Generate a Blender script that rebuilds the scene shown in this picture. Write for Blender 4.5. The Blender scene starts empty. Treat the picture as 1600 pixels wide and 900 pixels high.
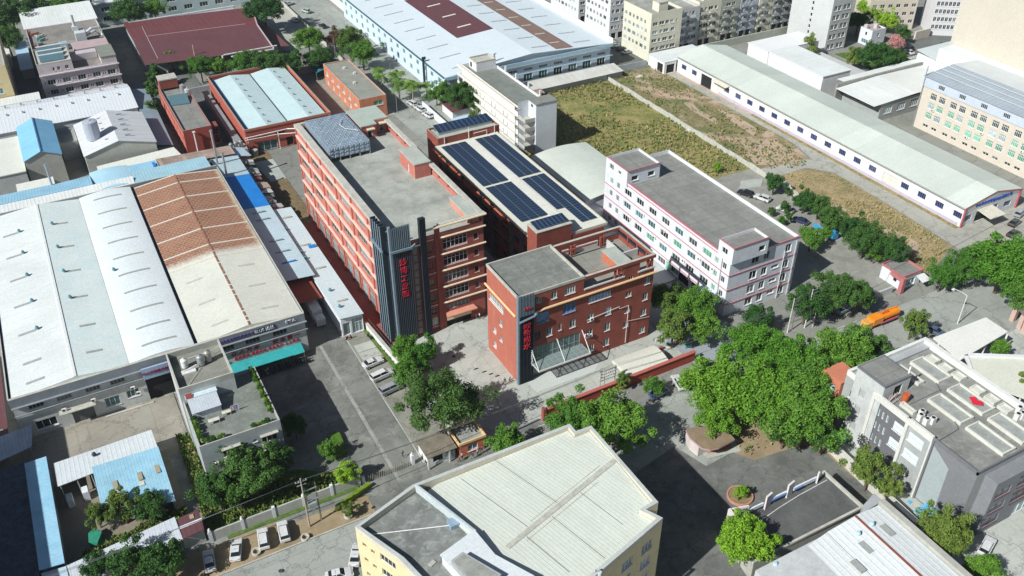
import bpy, math, random
from mathutils import Vector, Matrix
R = math.radians
C = bpy.context.scene.collection
SC = bpy.context.scene

# ---------------------------------------------------------------- camera
H_CAM, PITCH, ROLL, YAW = 125.0, R(35.1686), R(-0.321), R(28.224)
cp, sp = math.cos(PITCH), math.sin(PITCH)
fwd = Vector((math.sin(YAW)*cp, math.cos(YAW)*cp, -sp))
r0 = Vector((math.cos(YAW), -math.sin(YAW), 0)); u0 = r0.cross(fwd)
rt = r0*math.cos(ROLL) + u0*math.sin(ROLL); up = -r0*math.sin(ROLL) + u0*math.cos(ROLL)
cam = bpy.data.cameras.new('camera'); cam.lens = 1420.2/1600*36; cam.sensor_width = 36
cam.clip_start = 1.0; cam.clip_end = 5000
co = bpy.data.objects.new('camera', cam); C.objects.link(co)
M = Matrix((( rt.x, up.x, -fwd.x, 0), (rt.y, up.y, -fwd.y, 0), (rt.z, up.z, -fwd.z, H_CAM), (0, 0, 0, 1)))
co.matrix_world = M; SC.camera = co

# ---------------------------------------------------------------- sky, sun, exposure
SUN_EL, SUN_AZ = R(40.0), R(13.0)         # light travels towards +x, turned 13 degrees towards +y
w = bpy.data.worlds.new('World'); SC.world = w; w.use_nodes = True
nt = w.node_tree; bg = nt.nodes['Background']
sk = nt.nodes.new('ShaderNodeTexSky'); sk.sky_type = 'NISHITA'; sk.sun_disc = False
sk.sun_elevation = SUN_EL; sk.sun_rotation = R(257); sk.air_density = 1.0; sk.dust_density = 1.0
nt.links.new(sk.outputs[0], bg.inputs[0]); bg.inputs[1].default_value = 0.05
sun = bpy.data.lights.new('sun', 'SUN'); sun.energy = 5.0; sun.angle = R(0.5); sun.color = (1.0, 1.0, 0.955)
so = bpy.data.objects.new('sun', sun); C.objects.link(so)
d = Vector((math.cos(SUN_AZ)*math.cos(SUN_EL), math.sin(SUN_AZ)*math.cos(SUN_EL), -math.sin(SUN_EL)))
so.rotation_euler = d.to_track_quat('-Z', 'Y').to_euler()
SC.view_settings.view_transform = 'Standard'; SC.view_settings.look = 'None'
SC.view_settings.exposure = 0.18; SC.view_settings.gamma = 1.0
SC.cycles.max_bounces = 5; SC.cycles.diffuse_bounces = 2; SC.cycles.glossy_bounces = 2
SC.cycles.transparent_max_bounces = 6; SC.cycles.use_denoising = True

rnd = random.Random(7)

# ---------------------------------------------------------------- mesh helper
class MB:
    def __init__(s): s.v = []; s.f = []; s.m = []
    def vv(s, pts):
        b = len(s.v); s.v += [tuple(p) for p in pts]; return b
    def face(s, pts, m=0):
        b = s.vv(pts); s.f.append(tuple(range(b, b+len(pts)))); s.m.append(m); return s
    def box(s, x0, x1, y0, y1, z0, z1, m=0, top=None, skip=''):
        t = m if top is None else top
        if 't' not in skip: s.face([(x0,y0,z1),(x1,y0,z1),(x1,y1,z1),(x0,y1,z1)], t)
        if 'b' not in skip: s.face([(x0,y1,z0),(x1,y1,z0),(x1,y0,z0),(x0,y0,z0)], m)
        s.face([(x0,y0,z0),(x1,y0,z0),(x1,y0,z1),(x0,y0,z1)], m)
        s.face([(x1,y0,z0),(x1,y1,z0),(x1,y1,z1),(x1,y0,z1)], m)
        s.face([(x1,y1,z0),(x0,y1,z0),(x0,y1,z1),(x1,y1,z1)], m)
        s.face([(x0,y1,z0),(x0,y0,z0),(x0,y0,z1),(x0,y1,z1)], m)
        return s
    def prism(s, pts, z0, z1, m=0, top=None):
        n = len(pts); t = m if top is None else top
        s.face([(x,y,z1) for x,y in pts], t); s.face([(x,y,z0) for x,y in reversed(pts)], m)
        for i in range(n):
            a, b = pts[i], pts[(i+1) % n]
            s.face([(a[0],a[1],z0),(b[0],b[1],z0),(b[0],b[1],z1),(a[0],a[1],z1)], m)
        return s
    def tube(s, pts, r, n=6, m=0, r1=None, caps=True):
        pts = [Vector(p) for p in pts]; rings = []
        for i, p in enumerate(pts):
            dd = (pts[min(i+1, len(pts)-1)] - pts[max(i-1, 0)]).normalized()
            a = dd.orthogonal().normalized() if abs(dd.z) < .95 else Vector((1,0,0)); a = (a - dd*a.dot(dd)).normalized(); b = dd.cross(a)
            rr = r if r1 is None else r + (r1-r)*i/max(1, len(pts)-1)
            rings.append(s.vv([p + (a*math.cos(2*math.pi*k/n) + b*math.sin(2*math.pi*k/n))*rr for k in range(n)]))
        for i in range(len(rings)-1):
            for k in range(n):
                s.f.append((rings[i]+k, rings[i]+(k+1) % n, rings[i+1]+(k+1) % n, rings[i+1]+k)); s.m.append(m)
        if caps:
            s.f.append(tuple(rings[-1]+k for k in range(n))); s.m.append(m)
            s.f.append(tuple(rings[0]+k for k in reversed(range(n)))); s.m.append(m)
        return s
    def cyl(s, cx, cy, z0, z1, r, n=14, m=0, r1=None):
        return s.tube([(cx,cy,z0),(cx,cy,z1)], r, n, m, r1)
    def build(s, name, mats, parent=None, loc=None, smooth=False, link=True):
        me = bpy.data.meshes.new(name)
        o = Vector(parent.location) if parent is not None and loc is None else Vector(loc or (0,0,0))
        me.from_pydata([(v[0]-o.x, v[1]-o.y, v[2]-o.z) for v in s.v], [], s.f)
        if not isinstance(mats, (list, tuple)): mats = [mats]
        for mt in mats: me.materials.append(mt)
        me.polygons.foreach_set('material_index', s.m)
        if smooth: me.polygons.foreach_set('use_smooth', [True]*len(s.f))
        me.update()
        if not link: return me
        ob = bpy.data.objects.new(name, me); C.objects.link(ob)
        if parent is not None: ob.parent = parent
        else: ob.location = o
        return ob

def put(name, me, parent=None, loc=(0,0,0), rz=0, sc=None):
    ob = bpy.data.objects.new(name, me); C.objects.link(ob); ob.location = loc; ob.rotation_euler = (0,0,rz)
    if sc: ob.scale = sc if isinstance(sc, (tuple, list)) else (sc, sc, sc)
    if parent is not None: ob.parent = parent
    return ob
def thing(name, label, cat, loc=(0,0,0), rz=0, group=None):
    o = bpy.data.objects.new(name, None); C.objects.link(o); o.location = loc; o.rotation_euler = (0,0,rz); o.empty_display_size = .3
    o['label'] = label; o['category'] = cat
    if group: o['group'] = group
    return o
def tag(o, label, cat, group=None):
    o['label'] = label; o['category'] = cat
    if group: o['group'] = group
    return o
def struct(o, kind='structure'): o['kind'] = kind; return o
def copy_thing(o, loc, rz=0, label=None, group=None, sc=None):
    r = o.copy(); C.objects.link(r); r.location = loc; r.rotation_euler = (0,0,rz)
    if label: r['label'] = label
    if group: r['group'] = group
    if sc: r.scale = sc if isinstance(sc, (tuple, list)) else (sc, sc, sc)
    for ch in list(o.children):
        c = ch.copy(); C.objects.link(c); c.parent = r
        for g in ch.children:
            e = g.copy(); C.objects.link(e); e.parent = c
    return r

# ---------------------------------------------------------------- materials
MATS = {}
def _n(nt, t, **k):
    n = nt.nodes.new(t)
    for a, b in k.items():
        if a in n.inputs: n.inputs[a].default_value = b
        else: setattr(n, a, b)
    return n
def ramp(nt, fac, stops):
    r = nt.nodes.new('ShaderNodeValToRGB'); els = r.color_ramp.elements
    while len(els) < len(stops): els.new(.5)
    for e, (p, c) in zip(els, stops):
        e.position = p; e.color = (c, c, c, 1) if isinstance(c, (int, float)) else tuple(c)[:3] + (1,)
    nt.links.new(fac, r.inputs[0]); return r.outputs[0]
def mixc(nt, fac, a, b, mode='MIX'):
    m = nt.nodes.new('ShaderNodeMix'); m.data_type = 'RGBA'; m.blend_type = mode
    for sock, val in ((m.inputs['Factor'], fac), (m.inputs[6], a), (m.inputs[7], b)):
        if hasattr(val, 'node'): nt.links.new(val, sock)
        elif isinstance(val, (int, float)): sock.default_value = val
        else: sock.default_value = tuple(val)[:3] + (1,)
    return m.outputs[2]
def coords(nt, scale=(1,1,1), space='world'):
    if space == 'world':
        g = nt.nodes.new('ShaderNodeNewGeometry'); out = g.outputs['Position']
    else:
        g = nt.nodes.new('ShaderNodeTexCoord'); out = g.outputs['Object']
    mp = nt.nodes.new('ShaderNodeMapping'); nt.links.new(out, mp.inputs['Vector']); mp.inputs['Scale'].default_value = scale
    return mp.outputs[0]
def noise(nt, vec, scale, detail=5, rough=.6, out='Fac', dist=0):
    n = _n(nt, 'ShaderNodeTexNoise', Scale=scale, Detail=detail, Roughness=rough, Distortion=dist); nt.links.new(vec, n.inputs['Vector']); return n.outputs[out]
def mat(name, col, rough=.8, var=.35, sc=.25, dirt=None, dirt_amt=.5, streak=False, rib=None, ribd=.12, joints=None, bump=0, spec=.3, metal=0, fine=.15, space='world', panels=None, cracks=0, run=None):
    """weathered surface: broad and fine noise, optional stains (dirt colour), vertical streaks, ribs along an axis, slab joints"""
    if name in MATS: return MATS[name]
    m = bpy.data.materials.new(name); m.use_nodes = True; nt = m.node_tree; b = nt.nodes['Principled BSDF']
    b.inputs['Roughness'].default_value = rough; b.inputs['Specular IOR Level'].default_value = spec; b.inputs['Metallic'].default_value = metal
    v = coords(nt, space=space); c = tuple(col)
    f1 = noise(nt, v, sc, 6, .65)
    lo = tuple(x*(1-var) for x in c); hi = tuple(min(1, x*(1+var*.55)) for x in c)
    colr = mixc(nt, ramp(nt, f1, [(.3, 0), (.7, 1)]), lo, hi)
    if fine:
        f2 = noise(nt, v, 2.3, 4, .7)
        colr = mixc(nt, fine*3, colr, mixc(nt, ramp(nt, f2, [(.3, 0), (.7, 1)]), (.72,.72,.72), (1.15,1.15,1.15)), 'MULTIPLY')
    if dirt:
        vd = coords(nt, run or (1,1,.12), space) if (streak or run) else v
        f3 = noise(nt, vd, sc*2.6 if not (streak or run) else .9, 8, .72, dist=.6 if not run else .2)
        colr = mixc(nt, ramp(nt, f3, [(.48, 0), (.48+.30, dirt_amt)]), colr, dirt)
    if panels:   # sheets of slightly different tone across an axis: (axis, width, amount)
        ax, wd, am = panels
        sep = nt.nodes.new('ShaderNodeSeparateXYZ'); nt.links.new(v, sep.inputs[0])
        mt = _n(nt, 'ShaderNodeMath', operation='DIVIDE'); nt.links.new(sep.outputs[ax], mt.inputs[0]); mt.inputs[1].default_value = wd
        fl = _n(nt, 'ShaderNodeMath', operation='FLOOR'); nt.links.new(mt.outputs[0], fl.inputs[0])
        wn = nt.nodes.new('ShaderNodeTexWhiteNoise'); wn.noise_dimensions = '1D'; nt.links.new(fl.outputs[0], wn.inputs['W'])
        colr = mixc(nt, am, colr, mixc(nt, wn.outputs[0], (.6,.6,.6), (1.25,1.25,1.25)), 'MULTIPLY')
    if joints:   # (sx, sy, strength)
        sep = nt.nodes.new('ShaderNodeSeparateXYZ'); nt.links.new(v, sep.inputs[0]); tot = None
        for ax, s_ in ((0, joints[0]), (1, joints[1])):
            if not s_: continue
            a1 = _n(nt, 'ShaderNodeMath', operation='DIVIDE'); nt.links.new(sep.outputs[ax], a1.inputs[0]); a1.inputs[1].default_value = s_
            a2 = _n(nt, 'ShaderNodeMath', operation='FRACT'); nt.links.new(a1.outputs[0], a2.inputs[0])
            a3 = _n(nt, 'ShaderNodeMath', operation='LESS_THAN'); nt.links.new(a2.outputs[0], a3.inputs[0]); a3.inputs[1].default_value = .14/s_
            if tot is None: tot = a3.outputs[0]
            else:
                a4 = _n(nt, 'ShaderNodeMath', operation='MAXIMUM'); nt.links.new(tot, a4.inputs[0]); nt.links.new(a3.outputs[0], a4.inputs[1]); tot = a4.outputs[0]
        ms = _n(nt, 'ShaderNodeMath', operation='MULTIPLY'); nt.links.new(tot, ms.inputs[0]); ms.inputs[1].default_value = joints[2]
        colr = mixc(nt, ms.outputs[0], colr, tuple(x*.35 for x in c))
    if cracks:   # wandering cracks and tyre-dark patches
        vo = _n(nt, 'ShaderNodeTexVoronoi', Scale=cracks, feature='DISTANCE_TO_EDGE'); nd = noise(nt, v, .5, 5, .7, 'Color')
        va = _n(nt, 'ShaderNodeVectorMath', operation='MULTIPLY_ADD'); nt.links.new(nd, va.inputs[0]); va.inputs[1].default_value = (5,5,5); nt.links.new(v, va.inputs[2]); nt.links.new(va.outputs[0], vo.inputs['Vector'])
        colr = mixc(nt, ramp(nt, vo.outputs['Distance'], [(0, .75), (.022, 0)]), colr, tuple(x*.35 for x in c))
        fs = noise(nt, v, .22, 3, .5, dist=1.5); colr = mixc(nt, ramp(nt, fs, [(.60, 0), (.70, .3)]), colr, tuple(x*.5 for x in c))
    h = None
    if rib:      # (axis, period)
        sep = nt.nodes.new('ShaderNodeSeparateXYZ'); nt.links.new(v, sep.inputs[0])
        a1 = _n(nt, 'ShaderNodeMath', operation='DIVIDE'); nt.links.new(sep.outputs[rib[0]], a1.inputs[0]); a1.inputs[1].default_value = rib[1]
        a2 = _n(nt, 'ShaderNodeMath', operation='FRACT'); nt.links.new(a1.outputs[0], a2.inputs[0])
        h = ramp(nt, a2.outputs[0], [(0, 0), (.1, 1), (.3, 1), (.4, 0)])
        colr = mixc(nt, ramp(nt, a2.outputs[0], [(0, ribd), (.12, 0), (.85, 0), (1, ribd)]), colr, tuple(x*.3 for x in c))
    nt.links.new(colr, b.inputs['Base Color'])
    if h is not None or bump:
        bp = _n(nt, 'ShaderNodeBump', Strength=.35 if h is not None else bump, Distance=.08)
        nt.links.new(h if h is not None else noise(nt, v, 3, 6, .7), bp.inputs['Height']); nt.links.new(bp.outputs[0], b.inputs['Normal'])
    MATS[name] = m; return m
def plain(name, col, rough=.5, metal=0, spec=.5, coat=0):
    if name in MATS: return MATS[name]
    m = bpy.data.materials.new(name); m.use_nodes = True; nt = m.node_tree; b = nt.nodes['Principled BSDF']
    b.inputs['Roughness'].default_value = rough; b.inputs['Metallic'].default_value = metal
    b.inputs['Specular IOR Level'].default_value = spec; b.inputs['Coat Weight'].default_value = coat
    v = coords(nt, space='obj'); f = noise(nt, v, 1.7, 4)
    nt.links.new(mixc(nt, ramp(nt, f, [(.3, 0), (.7, 1)]), tuple(x*.86 for x in col), tuple(min(1, x*1.08) for x in col)), b.inputs['Base Color'])
    MATS[name] = m; return m

# walls
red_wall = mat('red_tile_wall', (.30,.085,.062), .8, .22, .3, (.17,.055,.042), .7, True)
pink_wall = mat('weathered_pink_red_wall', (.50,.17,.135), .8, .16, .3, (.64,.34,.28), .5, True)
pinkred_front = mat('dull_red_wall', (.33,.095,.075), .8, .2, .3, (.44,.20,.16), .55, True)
orange_wall = mat('orange_red_wall', (.52,.17,.10), .8, .1, .5, (.42,.13,.08), .3, True)
cream = mat('cream_moulding', (.74,.62,.46), .8, .1, .6, (.45,.36,.26), .3)
white_wall = mat('white_wall', (.74,.75,.76), .8, .08, .4, (.52,.52,.50), .35, True)
lav_wall = mat('cool_white_wall', (.72,.75,.80), .8, .08, .4, (.46,.48,.52), .45, True)
blue_wall = mat('pale_blue_wall', (.42,.58,.72), .8, .08, .4, (.32,.46,.58), .3, True)
gray_wall = mat('gray_render_wall', (.40,.42,.43), .85, .12, .4, (.22,.23,.23), .4, True)
ltgray_wall = mat('light_gray_wall', (.52,.54,.54), .85, .12, .4, (.3,.3,.3), .4, True)
darkgray_wall = mat('dark_gray_wall', (.17,.175,.19), .8, .10, .4, (.12,.12,.13), .3, True)
midgray_wall = mat('sage_gray_panel', (.36,.41,.42), .7, .05, .4)
yellow_wall = mat('yellow_render_wall', (.72,.60,.34), .85, .08, .4, (.5,.4,.22), .3, True)
cream_wall = mat('cream_render_wall', (.70,.68,.56), .85, .08, .4, (.5,.47,.36), .35, True)
beige_wall = mat('peach_beige_wall', (.62,.56,.48), .85, .06, .3, (.62,.5,.4), .25, True)
pinkoffice = mat('pinkish_white_wall', (.62,.54,.56), .85, .12, .4, (.4,.34,.35), .4, True)
# roofs
conc_roof = mat('weathered_concrete_roof', (.33,.34,.31), .92, .28, .16, (.60,.60,.54), .55, joints=None, bump=.2)
conc_roof_b = mat('gray_slab_roof', (.235,.24,.225), .92, .22, .22, (.36,.36,.33), .5, joints=(5.2,5.2,.5))
conc_light = mat('light_concrete_roof', (.42,.45,.41), .92, .18, .2, (.3,.31,.28), .5)
coping = mat('concrete_coping', (.50,.49,.44), .9, .2, .5, (.25,.25,.22), .5)
coping_dark = mat('dark_concrete_coping', (.30,.30,.28), .9, .25, .5, (.16,.16,.15), .5)
white_roof = mat('white_steel_roof', (.72,.76,.76), .55, .09, .1, (.50,.50,.44), .45, rib=(1,.9), ribd=.04, panels=(1,7.2,.12), run=(.08,1,1))
white_roof_x = mat('white_steel_roof_cross', (.74,.77,.76), .55, .07, .1, (.50,.49,.43), .45, rib=(0,.9), ribd=.04, panels=(0,6.3,.12), run=(1,.08,1))
cool_roof = mat('cool_white_steel_roof', (.62,.73,.79), .5, .08, .12, (.44,.52,.55), .4, rib=(1,.8), ribd=.10, run=(.1,1,1))
sage_roof = mat('pale_sage_roof', (.60,.655,.60), .6, .08, .07, (.46,.50,.45), .4, panels=(1,6.5,.22), run=(.07,1,1))
cream_roof = mat('cream_corrugated_roof', (.66,.70,.63), .6, .06, .15, (.5,.5,.42), .3, rib=(0,.75), ribd=.45)
cyan_roof = mat('pale_cyan_roof', (.54,.69,.71), .5, .07, .2, (.40,.52,.53), .4, rib=(1,.8), ribd=.08, run=(.1,1,1))
blue_roof = mat('faded_blue_roof', (.30,.56,.74), .5, .15, .2, (.50,.66,.72), .5, rib=(0,.7), ribd=.12)
blue_roof_y = mat('faded_blue_roof_long', (.30,.56,.74), .5, .15, .2, (.52,.68,.74), .55, rib=(1,.8), ribd=.12)
deep_blue = mat('bright_blue_roof', (.02,.22,.66), .45, .10, .3, (.05,.30,.70), .3, rib=(1,.8), ribd=.15)
pale_blue_roof = mat('pale_blue_white_roof', (.48,.62,.70), .5, .10, .2, (.60,.68,.70), .5, rib=(1,.8), ribd=.14)
maroon_roof = mat('maroon_steel_roof', (.135,.058,.066), .6, .12, .2, (.20,.07,.08), .4, rib=(0,.9), ribd=.3)
brown_strip = mat('brown_roof_strip', (.25,.17,.14), .7, .15, .3, (.18,.11,.1), .4, rib=(1,.8), ribd=.2)
rust_strip = mat('rust_striped_sheet', (.45,.33,.27), .8, .3, .4, (.25,.11,.07), .7, panels=(0,1.0,.7))
dark_flat = mat('dark_asphalt_roof', (.105,.11,.108), .95, .3, .2, (.18,.18,.17), .6)
# ground
asphalt = mat('worn_asphalt', (.15,.16,.155), .95, .25, .07, (.25,.25,.235), .6)
yard_grey = mat('grey_yard_concrete', (.20,.21,.19), .95, .38, .09, (.36,.37,.33), .7, joints=(6.0,7.5,.3), cracks=.16)
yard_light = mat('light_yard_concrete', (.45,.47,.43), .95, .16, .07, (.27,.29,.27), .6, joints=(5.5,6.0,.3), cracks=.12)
road_conc = mat('concrete_road', (.35,.37,.34), .95, .18, .05, (.17,.18,.165), .7, joints=(6.0,4.2,.3), cracks=.13)
brown_yard = mat('brown_stained_concrete', (.32,.295,.25), .95, .2, .08, (.38,.38,.34), .6, joints=(6.0,6.0,.3), cracks=.14)
red_paving = mat('red_paving', (.30,.085,.07), .9, .15, .2, (.20,.06,.055), .4)
dirt_g = mat('bare_dirt', (.34,.26,.165), .98, .30, .2, (.16,.17,.07), .6)
pale_pad = mat('pale_concrete_pad', (.52,.55,.53), .9, .05, .2)
white_paint = mat('white_road_paint', (.66,.65,.58), .8, .15, .6, (.4,.4,.36), .5)
yellow_paint = mat('faded_yellow_line', (.55,.47,.24), .8, .2, .6, (.4,.38,.3), .5)
terracotta = mat('terracotta_tiles', (.50,.22,.13), .9, .12, .4)
# details
frame_w = plain('white_window_frame', (.72,.74,.74), .5)
frame_d = plain('dark_window_frame', (.12,.13,.14), .5)
def glassmat(name, col, rough=.12):
    """window glass: each pane shows its own mix of dark room, drawn curtain and pale reflection, painted in as colour"""
    if name in MATS: return MATS[name]
    m = plain(name, col, rough, 0, .6); nt = m.node_tree; b = nt.nodes['Principled BSDF']; oi = nt.nodes.new('ShaderNodeObjectInfo')
    r = nt.nodes.new('ShaderNodeValToRGB'); r.color_ramp.interpolation = 'CONSTANT'; els = r.color_ramp.elements; els[0].position = 0; els[1].position = .45
    k = lambda f, a: tuple(min(1, x*f+a) for x in col)+(1,)
    els[0].color = k(1,0); els[1].color = k(.6,.0)
    for p, c in ((.62, k(1.6,.02)), (.78, k(1.2,.07)), (.90, k(.7,.16)), (.96, k(.6,.30))): e = els.new(p); e.color = c
    nt.links.new(oi.outputs['Random'], r.inputs[0]); v = coords(nt, space='obj'); f = noise(nt, v, .9, 3)
    nt.links.new(mixc(nt, ramp(nt, f, [(.35,0),(.65,.7)]), r.outputs[0], tuple(x*.5 for x in col)), b.inputs['Base Color']); return m
gl_dark = glassmat('dark_glass', (.022,.032,.036))
gl_green = glassmat('green_glass', (.12,.40,.26))
gl_teal = glassmat('teal_glass', (.05,.17,.19))
gl_blue = glassmat('blue_glass', (.12,.28,.50))
gl_pale = glassmat('pale_glass', (.33,.44,.46))
gl_navy = glassmat('navy_glass', (.02,.03,.10))
steel_d = plain('charcoal_fin_metal', (.022,.032,.044), .6, 0, .3)
steel_l = plain('blue_grey_fin_edge', (.17,.235,.285), .6, 0, .3)
steel_w = plain('white_painted_steel', (.72,.72,.70), .45)
steel_g = plain('galvanised_steel', (.42,.44,.45), .4, .5)
red_sign = plain('red_sign_paint', (.58,.012,.045), .6)
pink_band = plain('pink_red_band', (.48,.17,.20), .6)
black = plain('black_rubber', (.012,.012,.013), .7)
shadow_in = plain('dark_interior', (.012,.013,.014), .9)
def solarmat():
    m = bpy.data.materials.new('solar_cells'); m.use_nodes = True; nt = m.node_tree; b = nt.nodes['Principled BSDF']
    b.inputs['Roughness'].default_value = .32; b.inputs['Specular IOR Level'].default_value = .5
    v = coords(nt, space='obj'); br = _n(nt, 'ShaderNodeTexBrick', Scale=1.0); nt.links.new(v, br.inputs['Vector'])
    br.offset = 0; br.inputs['Brick Width'].default_value = .34; br.inputs['Row Height'].default_value = .34; br.inputs['Mortar Size'].default_value = .012
    br.inputs['Color1'].default_value = (.010,.024,.058,1); br.inputs['Color2'].default_value = (.016,.034,.076,1); br.inputs['Mortar'].default_value = (.03,.06,.11,1)
    nt.links.new(br.outputs[0], b.inputs['Base Color']); return m
solar_m = solarmat()
def leafmat(name, c0, c1):
    m = bpy.data.materials.new(name); m.use_nodes = True; nt = m.node_tree; b = nt.nodes['Principled BSDF']
    b.inputs['Roughness'].default_value = .55; b.inputs['Specular IOR Level'].default_value = .25
    oi = nt.nodes.new('ShaderNodeObjectInfo'); v = coords(nt, space='world'); f = noise(nt, v, .55, 4)
    g = nt.nodes.new('ShaderNodeNewGeometry')
    colr = mixc(nt, ramp(nt, f, [(.3, 0), (.7, 1)]), c0, c1)
    colr = mixc(nt, ramp(nt, g.outputs['Random Per Island'], [(0, 0), (1, .5)]), colr, tuple(x*1.5 for x in c1))
    colr = mixc(nt, .75, colr, mixc(nt, oi.outputs['Random'], (.55,.72,.6), (1.5,1.25,1.0)), 'MULTIPLY')
    nt.links.new(colr, b.inputs['Base Color'])
    tr = nt.nodes.new('ShaderNodeBsdfTranslucent'); nt.links.new(colr, tr.inputs[0])
    ms = nt.nodes.new('ShaderNodeMixShader'); ms.inputs[0].default_value = .20
    nt.links.new(b.outputs[0], ms.inputs[1]); nt.links.new(tr.outputs[0], ms.inputs[2])
    nt.links.new(ms.outputs[0], nt.nodes['Material Output'].inputs[0]); return m
leaf_dark = leafmat('dark_green_leaves', (.026,.080,.020), (.060,.150,.032))
leaf_mid = leafmat('green_leaves', (.050,.145,.020), (.11,.25,.035))
leaf_bright = leafmat('bright_green_leaves', (.065,.18,.018), (.145,.31,.032))
leaf_olive = leafmat('olive_leaves', (.070,.135,.028), (.155,.23,.05))
leaf_pink = leafmat('pink_blossom', (.50,.22,.25), (.65,.33,.36))
leaf_rust = leafmat('reddish_leaves', (.10,.05,.04), (.16,.09,.06))
bark = mat('bark', (.16,.12,.09), .95, .3, 2.0)
# ---------------------------------------------------------------- windows and walls with real openings
WINS = {}
def win_mesh(w_, h_, cols=2, rows=1, glass=None, frame=None, sill=True):
    key = (round(w_, 2), round(h_, 2), cols, rows, glass.name, frame.name, sill)
    if key in WINS: return WINS[key]
    b = MB(); t = .09
    def bar(x0, x1, z0, z1): b.box(x0, x1, -.08, -.002, z0, z1, 0)
    bar(0, w_, 0, t); bar(0, w_, h_-t, h_); bar(0, t, t+.001, h_-t-.001); bar(w_-t, w_, t+.001, h_-t-.001)
    for i in range(1, cols): x = w_*i/cols; bar(x-t/2, x+t/2, t+.001, h_-t-.001)
    for j in range(1, rows):
        z = h_*(j/rows if rows != 2 else .68)
        for i in range(cols):
            xa = w_*i/cols + (t if i == 0 else t/2) + .001; xb = w_*(i+1)/cols - (t if i == cols-1 else t/2) - .001
            b.box(xa, xb, -.075, -.003, z-t/2, z+t/2, 0)
    if sill: b.box(-.08, w_+.08, -.34, -.09, -.12, -.002, 0)
    me = b.build('window', [frame], link=False); me['k'] = 1
    g = MB(); g.face([(t/2,-.001,t/2),(w_-t/2,-.001,t/2),(w_-t/2,-.001,h_-t/2),(t/2,-.001,h_-t/2)]); WINS[key] = (me, g.build('pane', [glass], link=False)); return WINS[key]

FACES = {'F': 0, 'R': 90, 'B': 180, 'L': -90}
def face_frame(face, box):
    x0, y0, x1, y1 = box
    return {'F': ((x0, y0), (1, 0), x1-x0), 'R': ((x1, y0), (0, 1), y1-y0), 'B': ((x1, y1), (-1, 0), x1-x0), 'L': ((x0, y1), (0, -1), y1-y0)}[face]
def facade(b, root, face, box, z0, z1, ops, m=0, depth=.22):
    """ops: (u0,u1,za,zb,style) with style a dict for the window, or None for a bare dark opening, or a callable"""
    (ox, oy), (ux, uy), W = face_frame(face, box); nx, ny = uy, -ux
    P3 = lambda u_, z_, d_=0: (ox + ux*u_ - nx*d_, oy + uy*u_ - ny*d_, z_)
    ops = [o for o in ops if o[0] > 0.01 and o[1] < W-.01 and o[2] >= z0 and o[3] <= z1]
    us = sorted(set([0, W] + [round(o[i], 3) for o in ops for i in (0, 1)])); zs = sorted(set([z0, z1] + [round(o[i], 3) for o in ops for i in (2, 3)]))
    for j in range(len(zs)-1):
        run = None
        for i in range(len(us)-1):
            uc = (us[i]+us[i+1])/2; zc = (zs[j]+zs[j+1])/2
            hole = any(o[0] < uc < o[1] and o[2] < zc < o[3] for o in ops)
            if not hole: run = us[i] if run is None else run
            if (hole or i == len(us)-2) and run is not None:
                ue = us[i] if hole else us[i+1]
                b.face([P3(run, zs[j]), P3(ue, zs[j]), P3(ue, zs[j+1]), P3(run, zs[j+1])], m); run = None
    n = 0
    for o in ops:
        a, c, za, zb, st = o; d_ = depth
        if isinstance(st, dict) and st.get('depth'): d_ = st['depth']
        for q in ([P3(a,za),P3(a,zb),P3(a,zb,d_),P3(a,za,d_)], [P3(c,za),P3(c,za,d_),P3(c,zb,d_),P3(c,zb)],
                  [P3(a,za),P3(a,za,d_),P3(c,za,d_),P3(c,za)], [P3(a,zb),P3(c,zb),P3(c,zb,d_),P3(a,zb,d_)]): b.face(q, m)
        if st is None: b.face([P3(a,za,d_),P3(c,za,d_),P3(c,zb,d_),P3(a,zb,d_)], len_dark(b)); continue
        if st == 'open': continue
        me = win_mesh(c-a, zb-za, st.get('cols', 2), st.get('rows', 1), st.get('glass', gl_dark), st.get('frame', frame_w), st.get('sill', True))
        p = P3(a, za, d_ - .002)
        wo = put(st.get('name', 'window'), me[0], root, (p[0]-root.location.x, p[1]-root.location.y, p[2]-root.location.z), R(FACES[face])); put('pane', me[1], wo)
        n += 1
    return n
def len_dark(b): return getattr(b, 'dark', 0)
def row(u0, n, pitch, w_, za, zb, st):
    """st: a style or a list of styles picked in turn"""
    out = []
    for i in range(n):
        s_ = st[i % len(st)] if isinstance(st, list) else st
        if s_ == 'skip': continue
        out.append((u0+i*pitch, u0+i*pitch+w_, za, zb, s_))
    return out
def mix(styles, n, seed):
    r_ = random.Random(seed); return [r_.choice(styles) for _ in range(n)]
def ring(b, x0, y0, x1, y1, z0, z1, t, m=0, top=None):
    """parapet ring, mitred by butting"""
    b.box(x0, x1, y0, y0+t, z0, z1, m, top); b.box(x0, x1, y1-t, y1, z0, z1, m, top)
    b.box(x0, x0+t, y0+t+.002, y1-t-.002, z0, z1, m, top); b.box(x1-t, x1, y0+t+.002, y1-t-.002, z0, z1, m, top)
def block(root, box, z0, z1, wm, rm, ops=None, par=.9, pt=.25, pm=None, ptop=None, wname='wall', rname='roof', pname='parapet', inner=None):
    """flat-roofed block: wall (with openings), roof slab, parapet"""
    x0, y0, x1, y1 = box; ops = ops or {}
    b = MB(); b.dark = 1; zr = z1 - par
    for f in 'FRBL': facade(b, root, f, box, z0, zr, ops.get(f, []))
    b.build(wname, [wm, shadow_in], root)
    MB().face([(x0,y0,zr),(x1,y0,zr),(x1,y1,zr),(x0,y1,zr)]).build(rname, rm, root)
    if par > .05:
        p = MB(); ring(p, x0, y0, x1, y1, zr+.003, z1, pt, 0, 1); p.build(pname, [pm or wm, ptop or coping], root)
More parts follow.
